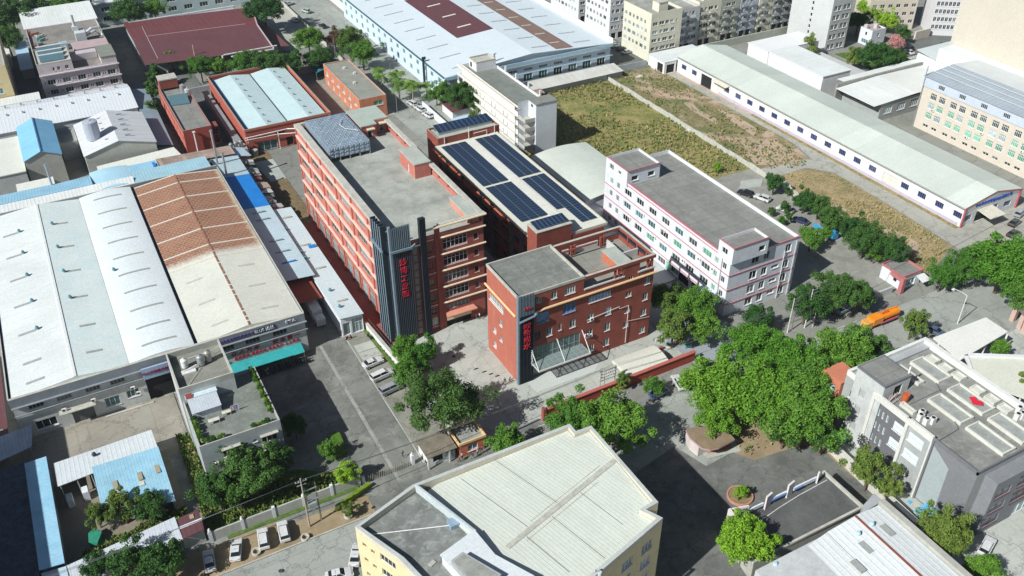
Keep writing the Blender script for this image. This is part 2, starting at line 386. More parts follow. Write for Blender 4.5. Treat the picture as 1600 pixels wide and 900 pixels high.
def gable(root, box, z0, ze, zr, axis='y', wm=None, rm=None, ops=None, over=.35, wname='wall', rname='roof', ridge=None, th=.12):
    """shed with a ridge along axis; wall polygons and a roof of two sheets with thickness"""
    x0, y0, x1, y1 = box; ops = ops or {}; b = MB(); b.dark = 1
    for f in 'FRBL': facade(b, root, f, box, z0, ze, ops.get(f, []))
    rr = MB()
    if axis == 'y':
        xm = (x0+x1)/2 if ridge is None else ridge
        b.face([(x0,y0,ze),(x1,y0,ze),(xm,y0,zr)]); b.face([(x1,y1,ze),(x0,y1,ze),(xm,y1,zr)])
        s1 = (zr-ze)/(xm-x0); s2 = (zr-ze)/(x1-xm); ya, yb = y0-over, y1+over
        for (xa, za, xb, zb) in ((x0-over, ze-over*s1, xm, zr), (xm, zr, x1+over, ze-over*s2)):
            A = [(xa,ya,za+.02),(xb,ya,zb+.02),(xb,yb,zb+.02),(xa,yb,za+.02)]; B = [(p[0],p[1],p[2]+th) for p in A]
            rr.face(B); rr.face(A[::-1])
            for i in range(4): rr.face([A[i], A[(i+1)%4], B[(i+1)%4], B[i]])
    else:
        ym = (y0+y1)/2 if ridge is None else ridge
        b.face([(x1,y0,ze),(x1,y1,ze),(x1,ym,zr)]); b.face([(x0,y1,ze),(x0,y0,ze),(x0,ym,zr)])
        s1 = (zr-ze)/(ym-y0); s2 = (zr-ze)/(y1-ym); xa, xb = x0-over, x1+over
        for (ya, za, yb, zb) in ((y0-over, ze-over*s1, ym, zr), (ym, zr, y1+over, ze-over*s2)):
            A = [(xa,ya,za+.02),(xb,ya,za+.02),(xb,yb,zb+.02),(xa,yb,zb+.02)]; B = [(p[0],p[1],p[2]+th) for p in A]
            rr.face(B); rr.face(A[::-1])
            for i in range(4): rr.face([A[i], A[(i+1)%4], B[(i+1)%4], B[i]])
    b.build(wname, [wm, shadow_in], root)
    return rr.build(rname, rm, root)
def slope(root, pts, th, rm, name='roof'):
    """one roof sheet from four corners (x,y,z)"""
    r = MB(); A = pts; B = [(p[0],p[1],p[2]+th) for p in A]; r.face(B); r.face(A[::-1])
    for i in range(len(A)): r.face([A[i], A[(i+1) % len(A)], B[(i+1) % len(A)], B[i]])
    return r.build(name, rm, root)
def text_mesh(name, body, size, m, root, loc, face='F', vertical=False, ext=.06, lsp=1.0, sx=1.0):
    """lettering as solid letters standing on a wall face, centred on loc"""
    cu = bpy.data.curves.new(name, 'FONT'); cu.body = '\n'.join(body) if vertical else body; cu.size = size; cu.extrude = ext
    cu.align_x = 'CENTER'; cu.align_y = 'CENTER'; cu.space_character = lsp; cu.space_line = lsp
    t = bpy.data.objects.new(name, cu); C.objects.link(t); dg = bpy.context.evaluated_depsgraph_get()
    me = bpy.data.meshes.new_from_object(t.evaluated_get(dg)); bpy.data.objects.remove(t)
    me.materials.clear(); me.materials.append(m)
    o = bpy.data.objects.new(name, me); C.objects.link(o); o.parent = root
    o.location = Vector(loc) - Vector(root.location); o.rotation_euler = (R(90), 0, R(FACES[face])); o.scale = (sx, 1, 1)
    return o
def ac_mesh():
    b = MB(); b.box(0,.85,-.35,0,0,.62,0); b.cyl(.42,0,0,.001,.01,4,0)
    b.tube([(.3,-.355,.31),(.3,-.38,.31)], .24, 10, 1); return b.build('ac', [steel_w, black], link=False)
AC = ac_mesh()
def ac(root, x, y, z, face='F'):
    put('air_conditioner', AC, root, (x-root.location.x, y-root.location.y, z-root.location.z), R(FACES[face]))
LAYER = [0]
def sheet(name, pts, z, m):
    """flush ground surface; each later sheet lies 3 mm above the one before"""
    z = LAYER[0]*.003; LAYER[0] += 1
    return struct(MB().face([(x,y,z) for x,y in pts]).build(name, m))
def rect(x0, y0, x1, y1): return [(x0,y0),(x1,y0),(x1,y1),(x0,y1)]
def tank(name, label, x, y, z, r, h_, m, group=None):
    """water tank: barrel with domed lid, hatch and stubby legs"""
    t = thing(name, label, 'tank', (x,y,z), 0, group); b = MB(); b.tube([(x,y,z+.25),(x,y,z+h_)], r, 16); 
    b.tube([(x,y,z+h_+.001),(x,y,z+h_+.18),(x,y,z+h_+.28)], r*.96, 16, r1=r*.25)
    b.build('barrel', m, t, smooth=False); MB().cyl(x, y, z+h_+.285, z+h_+.45, r*.22, 10).build('hatch', m, t)
    l = MB()
    for k in range(4):
        a = k*math.pi/2+.7; l.cyl(x+math.cos(a)*r*.8, y+math.sin(a)*r*.8, z, z+.245, .05, 6)
    l.build('stand', steel_g, t); return t
# ================================================================ GROUND
def groundmat():
    m = mat('district_ground', (.27,.275,.25), .95, .25, .03, (.17,.175,.13), .6, cracks=.12); return m
sheet('ground', rect(-1500, -300, 1500, 2600), 0, groundmat())
def grassmat(name, cols, patch=(.36,.28,.17), pa=.8, sc=.05, th=.55):
    m = bpy.data.materials.new(name); m.use_nodes = True; nt = m.node_tree; b = nt.nodes['Principled BSDF']; b.inputs['Roughness'].default_value = .95
    b.inputs['Specular IOR Level'].default_value = .1
    v = coords(nt); f = noise(nt, v, sc*2.2, 8, .7); c = ramp(nt, f, [(.30, cols[0]), (.45, cols[1]), (.58, cols[2]), (.72, cols[3])])
    f2 = noise(nt, v, 1.4, 6, .75); c = mixc(nt, .85, c, ramp(nt, f2, [(.3, .45), (.7, 1.35)]), 'MULTIPLY')
    f3 = noise(nt, v, sc, 7, .68, dist=1.0); c = mixc(nt, ramp(nt, f3, [(th, 0), (th+.12, pa)]), c, patch)
    nt.links.new(c, b.inputs['Base Color'])
    bp = _n(nt, 'ShaderNodeBump', Strength=.6, Distance=.4); nt.links.new(f2, bp.inputs['Height']); nt.links.new(bp.outputs[0], b.inputs['Normal']); return m
g_olive = grassmat('dry_olive_field', [(.12,.18,.05), (.22,.225,.08), (.33,.29,.12), (.38,.31,.15)], (.40,.31,.18), .8, .06, .58)
g_brown = grassmat('brown_scrub_field', [(.13,.17,.06), (.20,.20,.09), (.28,.23,.13), (.34,.27,.17)], (.50,.37,.28), .95, .06, .50)
g_straw = grassmat('straw_field', [(.16,.17,.07), (.30,.25,.13), (.40,.31,.17), (.45,.35,.20)], (.50,.34,.22), .8, .07, .60)
g_lawn = grassmat('garden_grass', [(.05,.12,.02), (.09,.17,.03), (.12,.19,.05), (.19,.17,.07)], (.22,.12,.07), .6, .2, .56)
G = .02
sheet('road', rect(-70, 88, 260, 107), G, road_conc)
sheet('road', [(107,255),(120,255),(120,268),(117,275),(116,420),(96,420),(104,320),(105,300)], G, road_conc)
sheet('side_lane', [(98,213),(118,213),(118,262),(105,300),(96,300)], G*2, road_conc)
sheet('road_verge', [(-60,107),(33,107),(33,113.6),(-60,113.6)], G, dirt_g)
sheet('gate_apron', [(30,104),(66,104),(66,116),(30,116)], G*2, yard_grey)
sheet('grey_yard', [(14,112),(42.2,112),(42.2,157),(14,157)], G, yard_grey)
sheet('parking_strip', [(42.2,118),(49.5,112),(49.2,136),(47.4,158.5),(42.2,158.5)], G, mat('parking_concrete', (.26,.26,.22), .95, .3, .15, (.40,.39,.34), .5, cracks=.16))
for i, yy in enumerate((149.5, 152.5)): sheet('concrete_bay', [(43.0,yy-1.6),(47.4,yy-1.6),(47.2,yy+1.1),(43.0,yy+1.1)], G*2, yard_light)
sheet('kerb_line', rect(42.2, 114, 42.45, 157), G*3, yard_light)
sheet('concrete_path', rect(36.2, 112.5, 36.9, 157), G*2, road_conc)
sheet('courtyard', [(49.6,113.8),(104.5,113.8),(104.5,140),(86,150),(86,262),(74,262),(74,150),(49.6,158)], G*2, yard_light)
sheet('courtyard_slab', [(74.5,141),(84,141),(84,149),(74.5,149)], G*3, pale_pad)
sheet('red_path', [(47.4,150),(52.4,150),(52.4,215),(47.4,215)], G*3, red_paving)
sheet('entrance_pad', [(70.3,125.4),(70.7,121.2),(84.6,121.0),(86.5,122.6),(86.5,125.4)], G*3, pale_pad)
for x in (71.0, 73.7, 76.3, 78.6, 80.9):
    sheet('parking_line', [(x-.06,114.2),(x+.06,114.2),(x+.06,118.2),(x-.06,118.2)], G*3, white_paint if x > 73 else yellow_paint)
sheet('parking_line', rect(61, 118.2, 83, 118.32), G*3, yellow_paint)
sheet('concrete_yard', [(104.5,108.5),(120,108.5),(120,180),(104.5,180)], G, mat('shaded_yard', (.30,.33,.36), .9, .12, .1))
sheet('brown_field', [(41.5,209),(53,209),(53,256),(41.5,256)], G, grassmat('brown_earth', [(.13,.13,.06), (.20,.155,.09), (.23,.17,.10), (.26,.19,.11)], (.16,.18,.07), .5, .12, .6))
sheet('rear_slab', [(48.5,236),(53,236),(53,250),(47.2,250)], G*2, conc_light)
sheet('rear_garden', [(74,213),(86,213),(86,240),(74,240)], G*3, g_olive)
sheet('far_yard', [(74,262),(86,262),(85.5,300),(74,305)], G, brown_yard)
sheet('field', [(118.5,176),(174.4,176),(174.2,262),(121,266)], G, g_olive)
sheet('scrub_field', [(174.2,172),(190,168),(193.6,174),(196.2,183),(196,258),(174.2,262)], G, g_brown)
sheet('straw_field', [(173.3,112),(190.8,118),(192.6,140),(193.2,161),(189,167.5),(180,169.5),(173.6,165)], G, g_straw)
sheet('apron_road', [(190,112),(240,100),(240,124),(200.5,124),(200.5,250),(195.8,252),(196.4,183),(194,172),(176,174.5),(176,168.5),(188.5,168.5),(193.4,162),(192.8,140),(191,117.5)], G*2, mat('apron_concrete', (.40,.395,.35), .95, .15, .05, (.26,.25,.22), .6, joints=(5,5,.3), cracks=.13))
bs = mat('pale_bare_soil', (.47,.36,.27), .98, .2, .25, (.33,.27,.16), .6)
for p_ in ([(177,177),(181,174.5),(188,176),(192.5,181),(193,188),(189,190),(186.5,186.5),(182,187),(178.5,183)], [(184.5,205),(187,208),(186.3,216),(188,222),(185.5,224),(184,216)], [(182.5,238),(186,240),(185.5,247),(183,246)], [(178,121),(181,119.5),(184.5,124),(184,131),(181,134),(179,128)], [(177,143),(180,142),(181.5,147),(178,149.5)], [(189,192),(193.5,196),(194.5,210),(192,214),(190,204)]): sheet('bare_soil', p_, 0, bs)
sheet('weedy_kerb', rect(198.4, 124, 199.8, 205), G*3, grassmat('kerb_weeds', [(.12,.15,.05), (.25,.22,.10), (.34,.27,.12), (.36,.30,.18)], (.40,.30,.16), .6, .3, .5))
sheet('pink_kerb', rect(198.6, 205, 200, 248), G*3, mat('pink_kerb_tiles', (.48,.36,.30), .9, .15, .5))
sheet('side_lot', [(140.6,112),(173.2,112),(173.2,176),(140.6,176)], G, mat('side_lot_concrete', (.28,.28,.25), .95, .25, .12, (.42,.41,.37), .6))
sheet('right_yard', [(113,20),(240,20),(240,88),(113,88)], G, yard_light)
sheet('sandy_corner', [(95,72),(112,72),(112,98),(95,98)], G, dirt_g)
sheet('dark_yard', [(60,30),(106,30),(110,60),(110.2,80.3),(107.9,83.5),(102.9,84.3),(96.9,84.9),(94.7,88.6),(88.1,88),(86,95),(60,90)], G*2, mat('dark_forecourt', (.155,.16,.15), .95, .35, .12, (.26,.26,.23), .7, cracks=.18))
sheet('pavement', [(89.5,89.5),(96.5,88.0),(98,94),(89.5,96)], G*3, yard_light)
sheet('tiled_porch', [(90.4,90.4),(95.4,89.4),(96.6,93),(91,95)], G*4, terracotta)
sheet('brown_yard', [(-40,141),(5,141),(5,157),(-40,157)], G, brown_yard)
sheet('brown_yard', [(-24,117),(5,120),(5,141),(-24,141)], G, mat('shed_yard', (.24,.21,.16), .95, .25, .12, (.34,.32,.27), .5))
sheet('garden_path', [(.6,117),(2.6,117),(2.6,139),(.6,139)], G*2, yard_grey)
sheet('garden_bed', [(2.8,117),(5.3,117),(5.3,143),(2.8,143)], G*2, g_lawn)
sheet('garden_bed', [(-17,119.5),(.4,121),(.4,124.5),(-17,122.5)], G*2, g_lawn)
sheet('garden_bed', [(5.5,113.8),(29.5,113.8),(29.5,118),(20.5,124),(5.5,124)], G*2, g_lawn)
sheet('far_lot', [(76,335),(98,335),(98,385),(76,395)], G, mat('far_lot_concrete', (.42,.42,.37), .9, .2, .08))
sheet('far_street', [(280,200),(330,212),(330,236),(284,228)], G, asphalt)
sheet('far_green', [(262,212),(280,206),(284,226),(262,232)], G*2, g_lawn)
sheet('alley', [(24,300),(47,262),(47,330),(30,330)], G, asphalt)
sheet('left_alley', [(-10,300),(-3,300),(-3,380),(-10,380)], G, mat('left_alley_paving', (.12,.13,.15), .9, .2, .2))
sheet('front_street', [(184,255),(199,255),(199,330),(184,330)], G*2, asphalt)
for i in range(9):
    o = sheet('crosswalk', rect(282.5+i*1.3, 214.0-i*.05, 283.3+i*1.3, 216.0), G*3, white_paint)
# manhole covers and oil stains on the road
for x, y in ((11.5,103.0), (72.5,135.5), (139.5,100.5), (60.6,139.6)):
    tag(MB().cyl(x, y, .2, .235, .38, 14).build('manhole_cover', plain('cast_iron', (.06,.06,.06), .7)), 'round dark iron manhole cover %s' % {11.5:'in the street beside the parked cars', 72.5:'in the pale courtyard by the red office', 139.5:'in the street near the orange tank truck', 60.6:'in the courtyard before the big red block'}[x], 'manhole')
# ================================================================ LEFT: BIG FACTORY WITH FOUR ROOF BAYS
t = thing('factory_building', 'long factory with four roof bays, white left roofs and a rusty far right bay', 'factory', (5.5,156.8,0))
X0, X1, Y0, Y1 = -23.0, 34.0, 156.8, 232.5
W4 = dict(cols=4, glass=gl_dark, frame=gray_wall, sill=False)
ops = []
for u in (2.6, 7.6, 12.8, 17.4): ops.append((u, u+2.7, 6.6, 7.8, W4))
for u in (38.8, 44.2, 50.0): ops.append((u, u+3.0, 6.4, 7.7, W4))
ops += [(2.6,6.4,1.3,3.4,dict(cols=3, glass=gl_dark)), (9.2,13.2,.05,4.1,dict(cols=2, glass=plain('grey_shutter', (.10,.11,.12)), frame=darkgray_wall, sill=False, name='shutter')),
        (15.4,18.2,1.6,3.8,dict(cols=3, glass=gl_teal)), (19.6,22.0,2.2,4.0,dict(cols=3, glass=gl_teal))]
b = MB(); b.dark = 1
b2 = (X0, Y0, X1, Y1)
facade(b, t, 'F', b2, 0, 5.9, [o for o in ops if o[3] < 5.9] + [(23.6,32.0,.02,5.7,dict(depth=3.0) and None)], depth=.25)
facade(b, t, 'F', b2, 5.9, 8.3, [o for o in ops if o[3] > 5.9])
for f in 'RBL': facade(b, t, f, b2, 0, 8.3, [])
b.build('wall', [mat('factory_pale_wall', (.56,.58,.56), .85, .12, .4, (.34,.35,.34), .5, True), shadow_in], t)
fb = MB(); fb.box(X0-.1, X1+.1, Y0-.25, Y0-.003, 8.3, 10.25, 0, 1); fb.box(X0-.1, X1+.1, Y0, Y0+.35, 8.3, 10.25, 0, 1)
fb.box(X0-.12, X1+.3, Y0-.75, Y0-.255, 8.15, 8.3); fb.box(X0-.12, X1+.3, Y0-.55, Y0-.26, 6.1, 6.25)
fb.box(X1+.003, X1+.25, Y0+.36, Y1, 8.3, 10.1, 0, 1); fb.box(X0-.25, X0-.003, Y0+.36, Y1, 8.3, 10.1, 0, 1); fb.box(X0-.1, X1+.1, Y1, Y1+.3, 8.0, 10.6, 0, 1)
fb.build('fascia', [mat('blue_grey_fascia', (.26,.29,.32), .7, .15, .4, (.16,.17,.18), .4), coping], t)
def gridroof(zf, x0, x1, y0, y1, nx, ny, m, name, th=.1, smooth=False):
    r = MB(); xs = [x0+(x1-x0)*i/nx for i in range(nx+1)]
    for i in range(nx):
        r.face([(xs[i],y0,zf(xs[i])),(xs[i+1],y0,zf(xs[i+1])),(xs[i+1],y1,zf(xs[i+1])),(xs[i],y1,zf(xs[i]))])
        for yq in (y0, y1): r.face([(xs[i],yq,9.1),(xs[i],yq,zf(xs[i])),(xs[i+1],yq,zf(xs[i+1])),(xs[i+1],yq,9.1)])
    return r.build(name, m, t, smooth=smooth)
ya, yb = Y0+.37, Y1-.02
z1f = lambda x: 9.7 + (x+22.7)/11.7*1.2; z2f = lambda x: 10.9 - (x+11.0)/9.7*1.1
gridroof(z1f, -22.7, -11.0, ya, yb, 1, 1, white_roof, 'roof_sheet')
gridroof(z2f, -11.0, -1.3, ya, yb, 1, 1, mat('cyan_white_roof', (.68,.76,.75), .55, .07, .1, (.40,.62,.68), .5, rib=(1,.9), ribd=.12), 'roof_sheet')
MB().box(-11.25,-10.75,ya,yb,10.88,11.02).build('ridge_cap', plain('ridge_cap', (.70,.74,.72)), t)
zb = lambda x: 9.9 + .75*(1-((x-5.3)/6.6)**2)
gridroof(zb, -1.25, 11.4, ya, yb, 16, 1, mat('barrel_white_roof', (.72,.78,.80), .5, .05, .1, (.5,.62,.68), .25, rib=(1,.9), ribd=.06), 'barrel_roof')
MB().box(11.42,12.1,ya,yb,9.2,9.35).box(11.42,11.5,ya,yb,9.36,10.1).build('gutter', plain('dark_gutter', (.05,.06,.09)), t)
z4 = lambda x: 9.7 + (x-12.1)/10.7*1.3; z5 = lambda x: 11.0 - (x-22.8)/11.2*1.3
cream_r = mat('ivory_roof', (.66,.67,.60), .6, .08, .15, (.50,.48,.40), .4, rib=(1,.9), ribd=.05)
YR = 186.5
gridroof(z4, 12.15, 22.8, ya, YR, 1, 1, cream_r, 'roof_sheet'); gridroof(z5, 22.8, 33.9, ya, YR, 1, 1, cream_r, 'roof_sheet')
def rustmat(name, edge_x, sgn, fade_col):
    m = bpy.data.materials.new(name); m.use_nodes = True; nt = m.node_tree; b = nt.nodes['Principled BSDF']; b.inputs['Roughness'].default_value = .85
    v = coords(nt); vs = coords(nt, (1,1,1)); f = noise(nt, v, .35, 6, .7)
    c = mixc(nt, ramp(nt, f, [(.3,0),(.7,1)]), (.19,.068,.045), (.31,.135,.085))
    br = _n(nt, 'ShaderNodeTexBrick', Scale=1.0); nt.links.new(vs, br.inputs['Vector']); br.inputs['Brick Width'].default_value = 1.3; br.inputs['Row Height'].default_value = .9
    br.inputs['Mortar Size'].default_value = .17; br.inputs['Mortar Smooth'].default_value = .5; br.inputs['Color1'].default_value = (0,0,0,1); br.inputs['Color2'].default_value = (.25,.25,.25,1); br.inputs['Mortar'].default_value = (1,1,1,1)
    c = mixc(nt, mixc(nt, .5, (0,0,0), br.outputs[0]), c, (.46,.34,.22))
    sep = nt.nodes.new('ShaderNodeSeparateXYZ'); nt.links.new(v, sep.inputs[0])
    a = _n(nt, 'ShaderNodeMath', operation='SUBTRACT'); nt.links.new(sep.outputs[0], a.inputs[0]); a.inputs[1].default_value = edge_x
    a2 = _n(nt, 'ShaderNodeMath', operation='MULTIPLY'); nt.links.new(a.outputs[0], a2.inputs[0]); a2.inputs[1].default_value = sgn/3.2
    fn = noise(nt, v, .9, 6, .7); a3 = _n(nt, 'ShaderNodeMath', operation='ADD'); nt.links.new(a2.outputs[0], a3.inputs[0]); nt.links.new(fn, a3.inputs[1])
    c = mixc(nt, ramp(nt, a3.outputs[0], [(.5, 0), (1.2, 1)]), c, fade_col)
    y1 = _n(nt, 'ShaderNodeMath', operation='SUBTRACT'); y1.inputs[0].default_value = 189.5; nt.links.new(sep.outputs[1], y1.inputs[1]); y2 = _n(nt, 'ShaderNodeMath', operation='MULTIPLY'); nt.links.new(y1.outputs[0], y2.inputs[0]); y2.inputs[1].default_value = .22
    y3 = _n(nt, 'ShaderNodeMath', operation='ADD'); nt.links.new(y2.outputs[0], y3.inputs[0]); nt.links.new(noise(nt, v, 1.1, 7, .75), y3.inputs[1]); c = mixc(nt, ramp(nt, y3.outputs[0], [(.35, 0), (1.25, 1)]), c, (.64,.65,.58)); nt.links.new(c, b.inputs['Base Color']); return m
rustA = rustmat('rusted_tile_sheet_left', 12.2, -1, (.50,.38,.24)); rustB = rustmat('rusted_tile_sheet', 32.6, 1, (.60,.52,.36))
gridroof(z4, 12.15, 22.8, YR, yb-1.2, 1, 1, rustA, 'rusty_roof_sheet'); gridroof(z5, 22.8, 33.9, YR, yb-1.2, 1, 1, rustB, 'rusty_roof_sheet')
edge = plain('cream_trim', (.66,.60,.52))
for yy in (YR, 192.5, 200.5, 209.5, 218.3, 226.8, yb-.9):
    s_ = MB()
    for (xa, xb, zf) in ((12.2,22.6,z4),(23.0,33.8,z5)):
        if yy == YR and xa < 15: yq = yy - .0
        s_.face([(xa,yy-.28,zf(xa)+.05),(xb,yy-.28,zf(xb)+.05),(xb,yy+.28,zf(xb)+.05),(xa,yy+.28,zf(xa)+.05)])
        s_.face([(xa,yy-.28,zf(xa)-.02),(xb,yy-.28,zf(xb)-.02),(xb,yy-.28,zf(xb)+.05),(xa,yy-.28,zf(xa)+.05)])
    s_.build('skylight_strip', edge, t)
rc = MB(); y = ya; rr = random.Random(3)
while y < yb-2:
    l_ = rr.uniform(.9,2.2); rc.box(22.62,22.98,y,y+l_,11.0,11.12); y += l_+rr.choice((.25,.25,.6))
rc.build('rusty_ridge_cap', mat('rusty_cap', (.30,.13,.09), .9, .3, 1.5, (.55,.5,.42), .6), t)
vent_m = mat('grey_skylight', (.36,.38,.36), .5, .12, 1.0)
for xa, xb, zf, ys in ((-19.7,-16.3,z1f,(221,210.2,199.7,188.5,177.5,167,160.5)), (-8.2,-5.2,z2f,(220.5,208.5,197,185.5,174,164.2))):
    for q in ys: MB().face([(xa,q-.35,zf(xa)+.05),(xb,q-.35,zf(xb)+.05),(xb,q+.35,zf(xb)+.05),(xa,q+.35,zf(xa)+.05)]).build('roof_light', vent_m, t)
for q in (228.5, 220.6, 212.9, 205.1, 197.3, 189.6, 182.0, 174.5, 167.5, 161.2):
    s_ = MB()
    for i in range(8):
        xa = 1.9+i*.85; xb = xa+.85; s_.face([(xa,q-.3,zb(xa)+.05),(xb,q-.3,zb(xb)+.05),(xb,q+.3,zb(xb)+.05),(xa,q+.3,zb(xa)+.05)])
    s_.build('roof_light', vent_m, t)
for xa, q, zf in ((14.6,180,z4),(15.2,170.5,z4),(15.8,161.5,z4),(26.4,180.5,z5),(26.4,171.5,z5),(26.5,162,z5)):
    MB().face([(xa,q-.3,zf(xa)+.05),(xa+3.6,q-.3,zf(xa+3.6)+.05),(xa+3.6,q+.3,zf(xa+3.6)+.05),(xa,q+.3,zf(xa)+.05)]).build('roof_light', mat('pale_skylight', (.50,.52,.48), .5, .1, 1), t)
def turbine(x, y, z):
    b = MB(); b.cyl(x, y, z-.3, z+.35, .3, 10); b.tube([(x,y,z+.351),(x,y,z+.6),(x,y,z+.85)], .42, 12, 1, r1=.22); return b.build('turbine_vent', [steel_g, plain('teal_vent', (.10,.28,.34), .4)], t)
for q in (221,210.2,199.7,188.5,177.5): turbine(-16.0, q, z1f(-16))
for q in (220.5,208.5,197,185.5): turbine(-8.6, q, z2f(-8.6))
turbine(1.4, 192.5, zb(1.4))
# lettering on the front
text_mesh('sign_lettering', '以人为本    安全第一', 1.35, red_sign, t, (25.2,Y0-.08,5.05), lsp=1.35)
text_mesh('sign_lettering', '品质管理 质量求精 安全生产 人人有责', .72, red_sign, t, (25.2,Y0-.08,3.75), lsp=1.28)
bx = MB().box(23.2,27.6,Y0-.36,Y0-.255,8.65,9.75); bx.build('sign_board', plain('navy_board', (.02,.05,.10)), t)
text_mesh('sign_lettering', 'BLUE 远航', .92, plain('white_sign_paint', (.8,.82,.85)), t, (25.4,Y0-.42,9.2))
text_mesh('sign_lettering', 'ETA', 1.0, plain('white_sign_paint', (.8,.82,.85)), t, (31.0,Y0-.34,9.3), sx=1.3)
text_mesh('sign_lettering', '中山市新盛达五金制品有限公司', .75, plain('violet_sign_paint', (.13,.10,.32)), t, (18.0,Y0-.34,9.1))
MB().tube([(12.9,Y0-.33,9.1),(12.9,Y0-.40,9.1)], .6, 16).build('sign_disc', plain('violet_sign_paint', (.13,.10,.32)), t)
bl = MB().box(.4,11.3,Y0-1.2,Y0-.9,6.3,8.9); bl.box(.4,11.3,Y0-.9,Y0-.76,8.75,8.9)
bl.build('entrance_board', mat('striped_blue_board', (.36,.46,.62), .6, .05, .5, rib=(0,.35), ribd=.5), t)
text_mesh('sign_lettering', '中山市恒星电器 中山市恒星厨卫电器', .72, plain('dark_red_sign', (.30,.02,.10)), t, (6.2,Y0-1.28,7.7))
slope(t, [(16.2,Y0-2.6,2.0),(32.4,Y0-2.6,2.0),(32.4,Y0-.05,2.75),(16.2,Y0-.05,2.75)], .06, mat('turquoise_awning', (.03,.36,.38), .6, .15, .6, (.16,.46,.46), .5), 'awning')
ap = MB()
for x in (16.4,20.4,24.4,28.4,32.2): ap.cyl(x, Y0-2.5, 0, 2.0, .05, 6)
ap.build('awning_post', steel_g, t)
cn = MB(); cn.box(-15.8,-9.2,Y0-1.6,Y0-.003,4.2,4.35); cn.build('door_canopy', coping, t)
MB().box(-8.3,1.0,Y0-1.3,Y0-.9,.0,.35).build('kerb', coping, t)
for x, z in ((-15.2,4.4),(-9.8,4.6),(-2.4,4.6),(-1.6,3.0)): ac(t, x, Y0-.5, z)
# ---------------------------------------------------------------- blue roofs behind the factory
t = thing('rear_shed', 'long low shed with faded blue roof behind the factory', 'shed', (5,233,0))
slope(t, [(-30,232.9,8.6),(13,232.9,8.6),(13,239,9.6),(-30,239,9.6)], .12, white_roof_x); MB().box(-30,13,233.2,246.8,0,8.0).build('wall', gray_wall, t)
slope(t, [(-30,239.05,9.7),(3,239.05,9.7),(3,247,8.4),(-30,247,8.4)], .12, blue_roof)
slope(t, [(13.05,232.9,9.3),(33,232.9,9.3),(33,243.5,8.6),(13.05,243.5,8.6)], .12, mat('pale_blue_roof_mid', (.34,.56,.66), .5, .12, .2, (.5,.66,.7), .5, rib=(0,.8), ribd=.1)); MB().box(13.06,32.8,233.2,243,0,8.4).build('wall', gray_wall, t)
r_ = MB()
for i in range(10):
    xa, xb = 3+i, 4+i; zf = lambda x: 9.0+.5*(1-((x-8)/5.2)**2)
    r_.face([(xa,236,zf(xa)),(xb,236,zf(xb)),(xb,249.5,zf(xb)-.8),(xa,249.5,zf(xa)-.8)]); r_.face([(xa,236,zf(xa)-.5),(xb,236,zf(xb)-.5),(xb,236,zf(xb)),(xa,236,zf(xa))])
r_.build('curved_roof', mat('light_blue_vault', (.42,.66,.80), .5, .08, .2, (.5,.7,.78), .4), t)
slope(t, [(13.1,243.6,8.5),(20.5,243.6,8.5),(20.5,249,8.0),(13.1,249,8.0)], .12, blue_roof)
MB().box(19.2,19.9,243.7,246.2,8.75,8.95).build('roof_hatch', deep_blue, t)
t = thing('strip_shed', 'narrow shed with rust striped sheets behind the blue roofs', 'shed', (27,247,0))
slope(t, [(20.7,244.0,8.1),(41.5,244.0,7.2),(41.5,250.5,6.9),(20.7,250.5,7.6)], .1, mat('rust_striped_sheets', (.42,.32,.27), .8, .3, .4, (.27,.13,.09), .5, panels=(0,1.1,.75))); MB().box(21,41,244.2,250.2,0,6.8).build('wall', gray_wall, t)
t = thing('canopy_shed', 'white roofed lean-to canopy beside the gabled white warehouse', 'shed', (19,251,0))
slope(t, [(5.5,250.5,5.6),(29,250.5,5.2),(27,258.0,6.6),(5.5,256.0,6.6)], .1, plain('ivory_canopy', (.70,.72,.66))); MB().box(7,27,251,255,0,5).build('wall', gray_wall, t)
t = thing('canopy_shed', 'small cream canopy below the blue gabled building', 'shed', (-11,251,0))
slope(t, [(-15.5,253,4.2),(-6.0,253,4.2),(-6.0,259,5.0),(-15.5,259,5.0)], .1, plain('ivory_canopy', (.70,.72,.66)))
p_ = MB(); [p_.cyl(x, 253.3, 0, 4.2, .08, 6) for x in (-15.2,-10.7,-6.3)]; p_.build('post', steel_g, t)
# chimneys by the blue sheds
for i, (x, y, zt, lb) in enumerate(((-6.6,246.5,14.5,'thin steel chimney rising from the left blue roof'), (35.6,240.5,17.0,'tall steel chimney at the back corner of the rusty roof'), (36.2,232.8,13.5,'shorter steel chimney beside the deep blue roof'))):
    tag(MB().cyl(x,y,6.5,zt,.28,10).cyl(x,y,zt,zt+.25,.42,10).build('chimney', steel_g), lb, 'chimney')
# ---------------------------------------------------------------- lean-to sheds right of the factory
t = thing('lean_to_shed', 'long lean-to beside the factory with blue and pale roof sheets and a red end', 'shed', (38,200,0))
for y0_, y1_, m_ in ((175,211.8,pale_blue_roof),(211.85,231.5,deep_blue),(231.6,242,mat('pale_blue_rusty', (.45,.58,.64), .5, .1, .2, (.58,.50,.36), .5, rib=(1,.8), ribd=.12)),(242.1,250.5,pale_blue_roof)):
    slope(t, [(34.3,y0_,6.9),(42.1,y0_,6.3),(42.1,y1_,6.3),(34.3,y1_,6.9)], .1, m_, 'roof_sheet')
b = MB(); b.box(34.6,34.8,175.2,250,0,6.6); b.box(41.7,41.9,178,250,0,6.2); b.build('wall', mat('dull_blue_wall', (.25,.33,.42), .8, .1, .4), t)
slope(t, [(35.9,168.4,4.4),(41.4,168.4,4.2),(41.2,176.9,4.6),(35.9,176.9,5.0)], .1, mat('red_brown_sheet', (.30,.08,.06), .7, .12, .4, (.2,.06,.05), .4), 'awning')
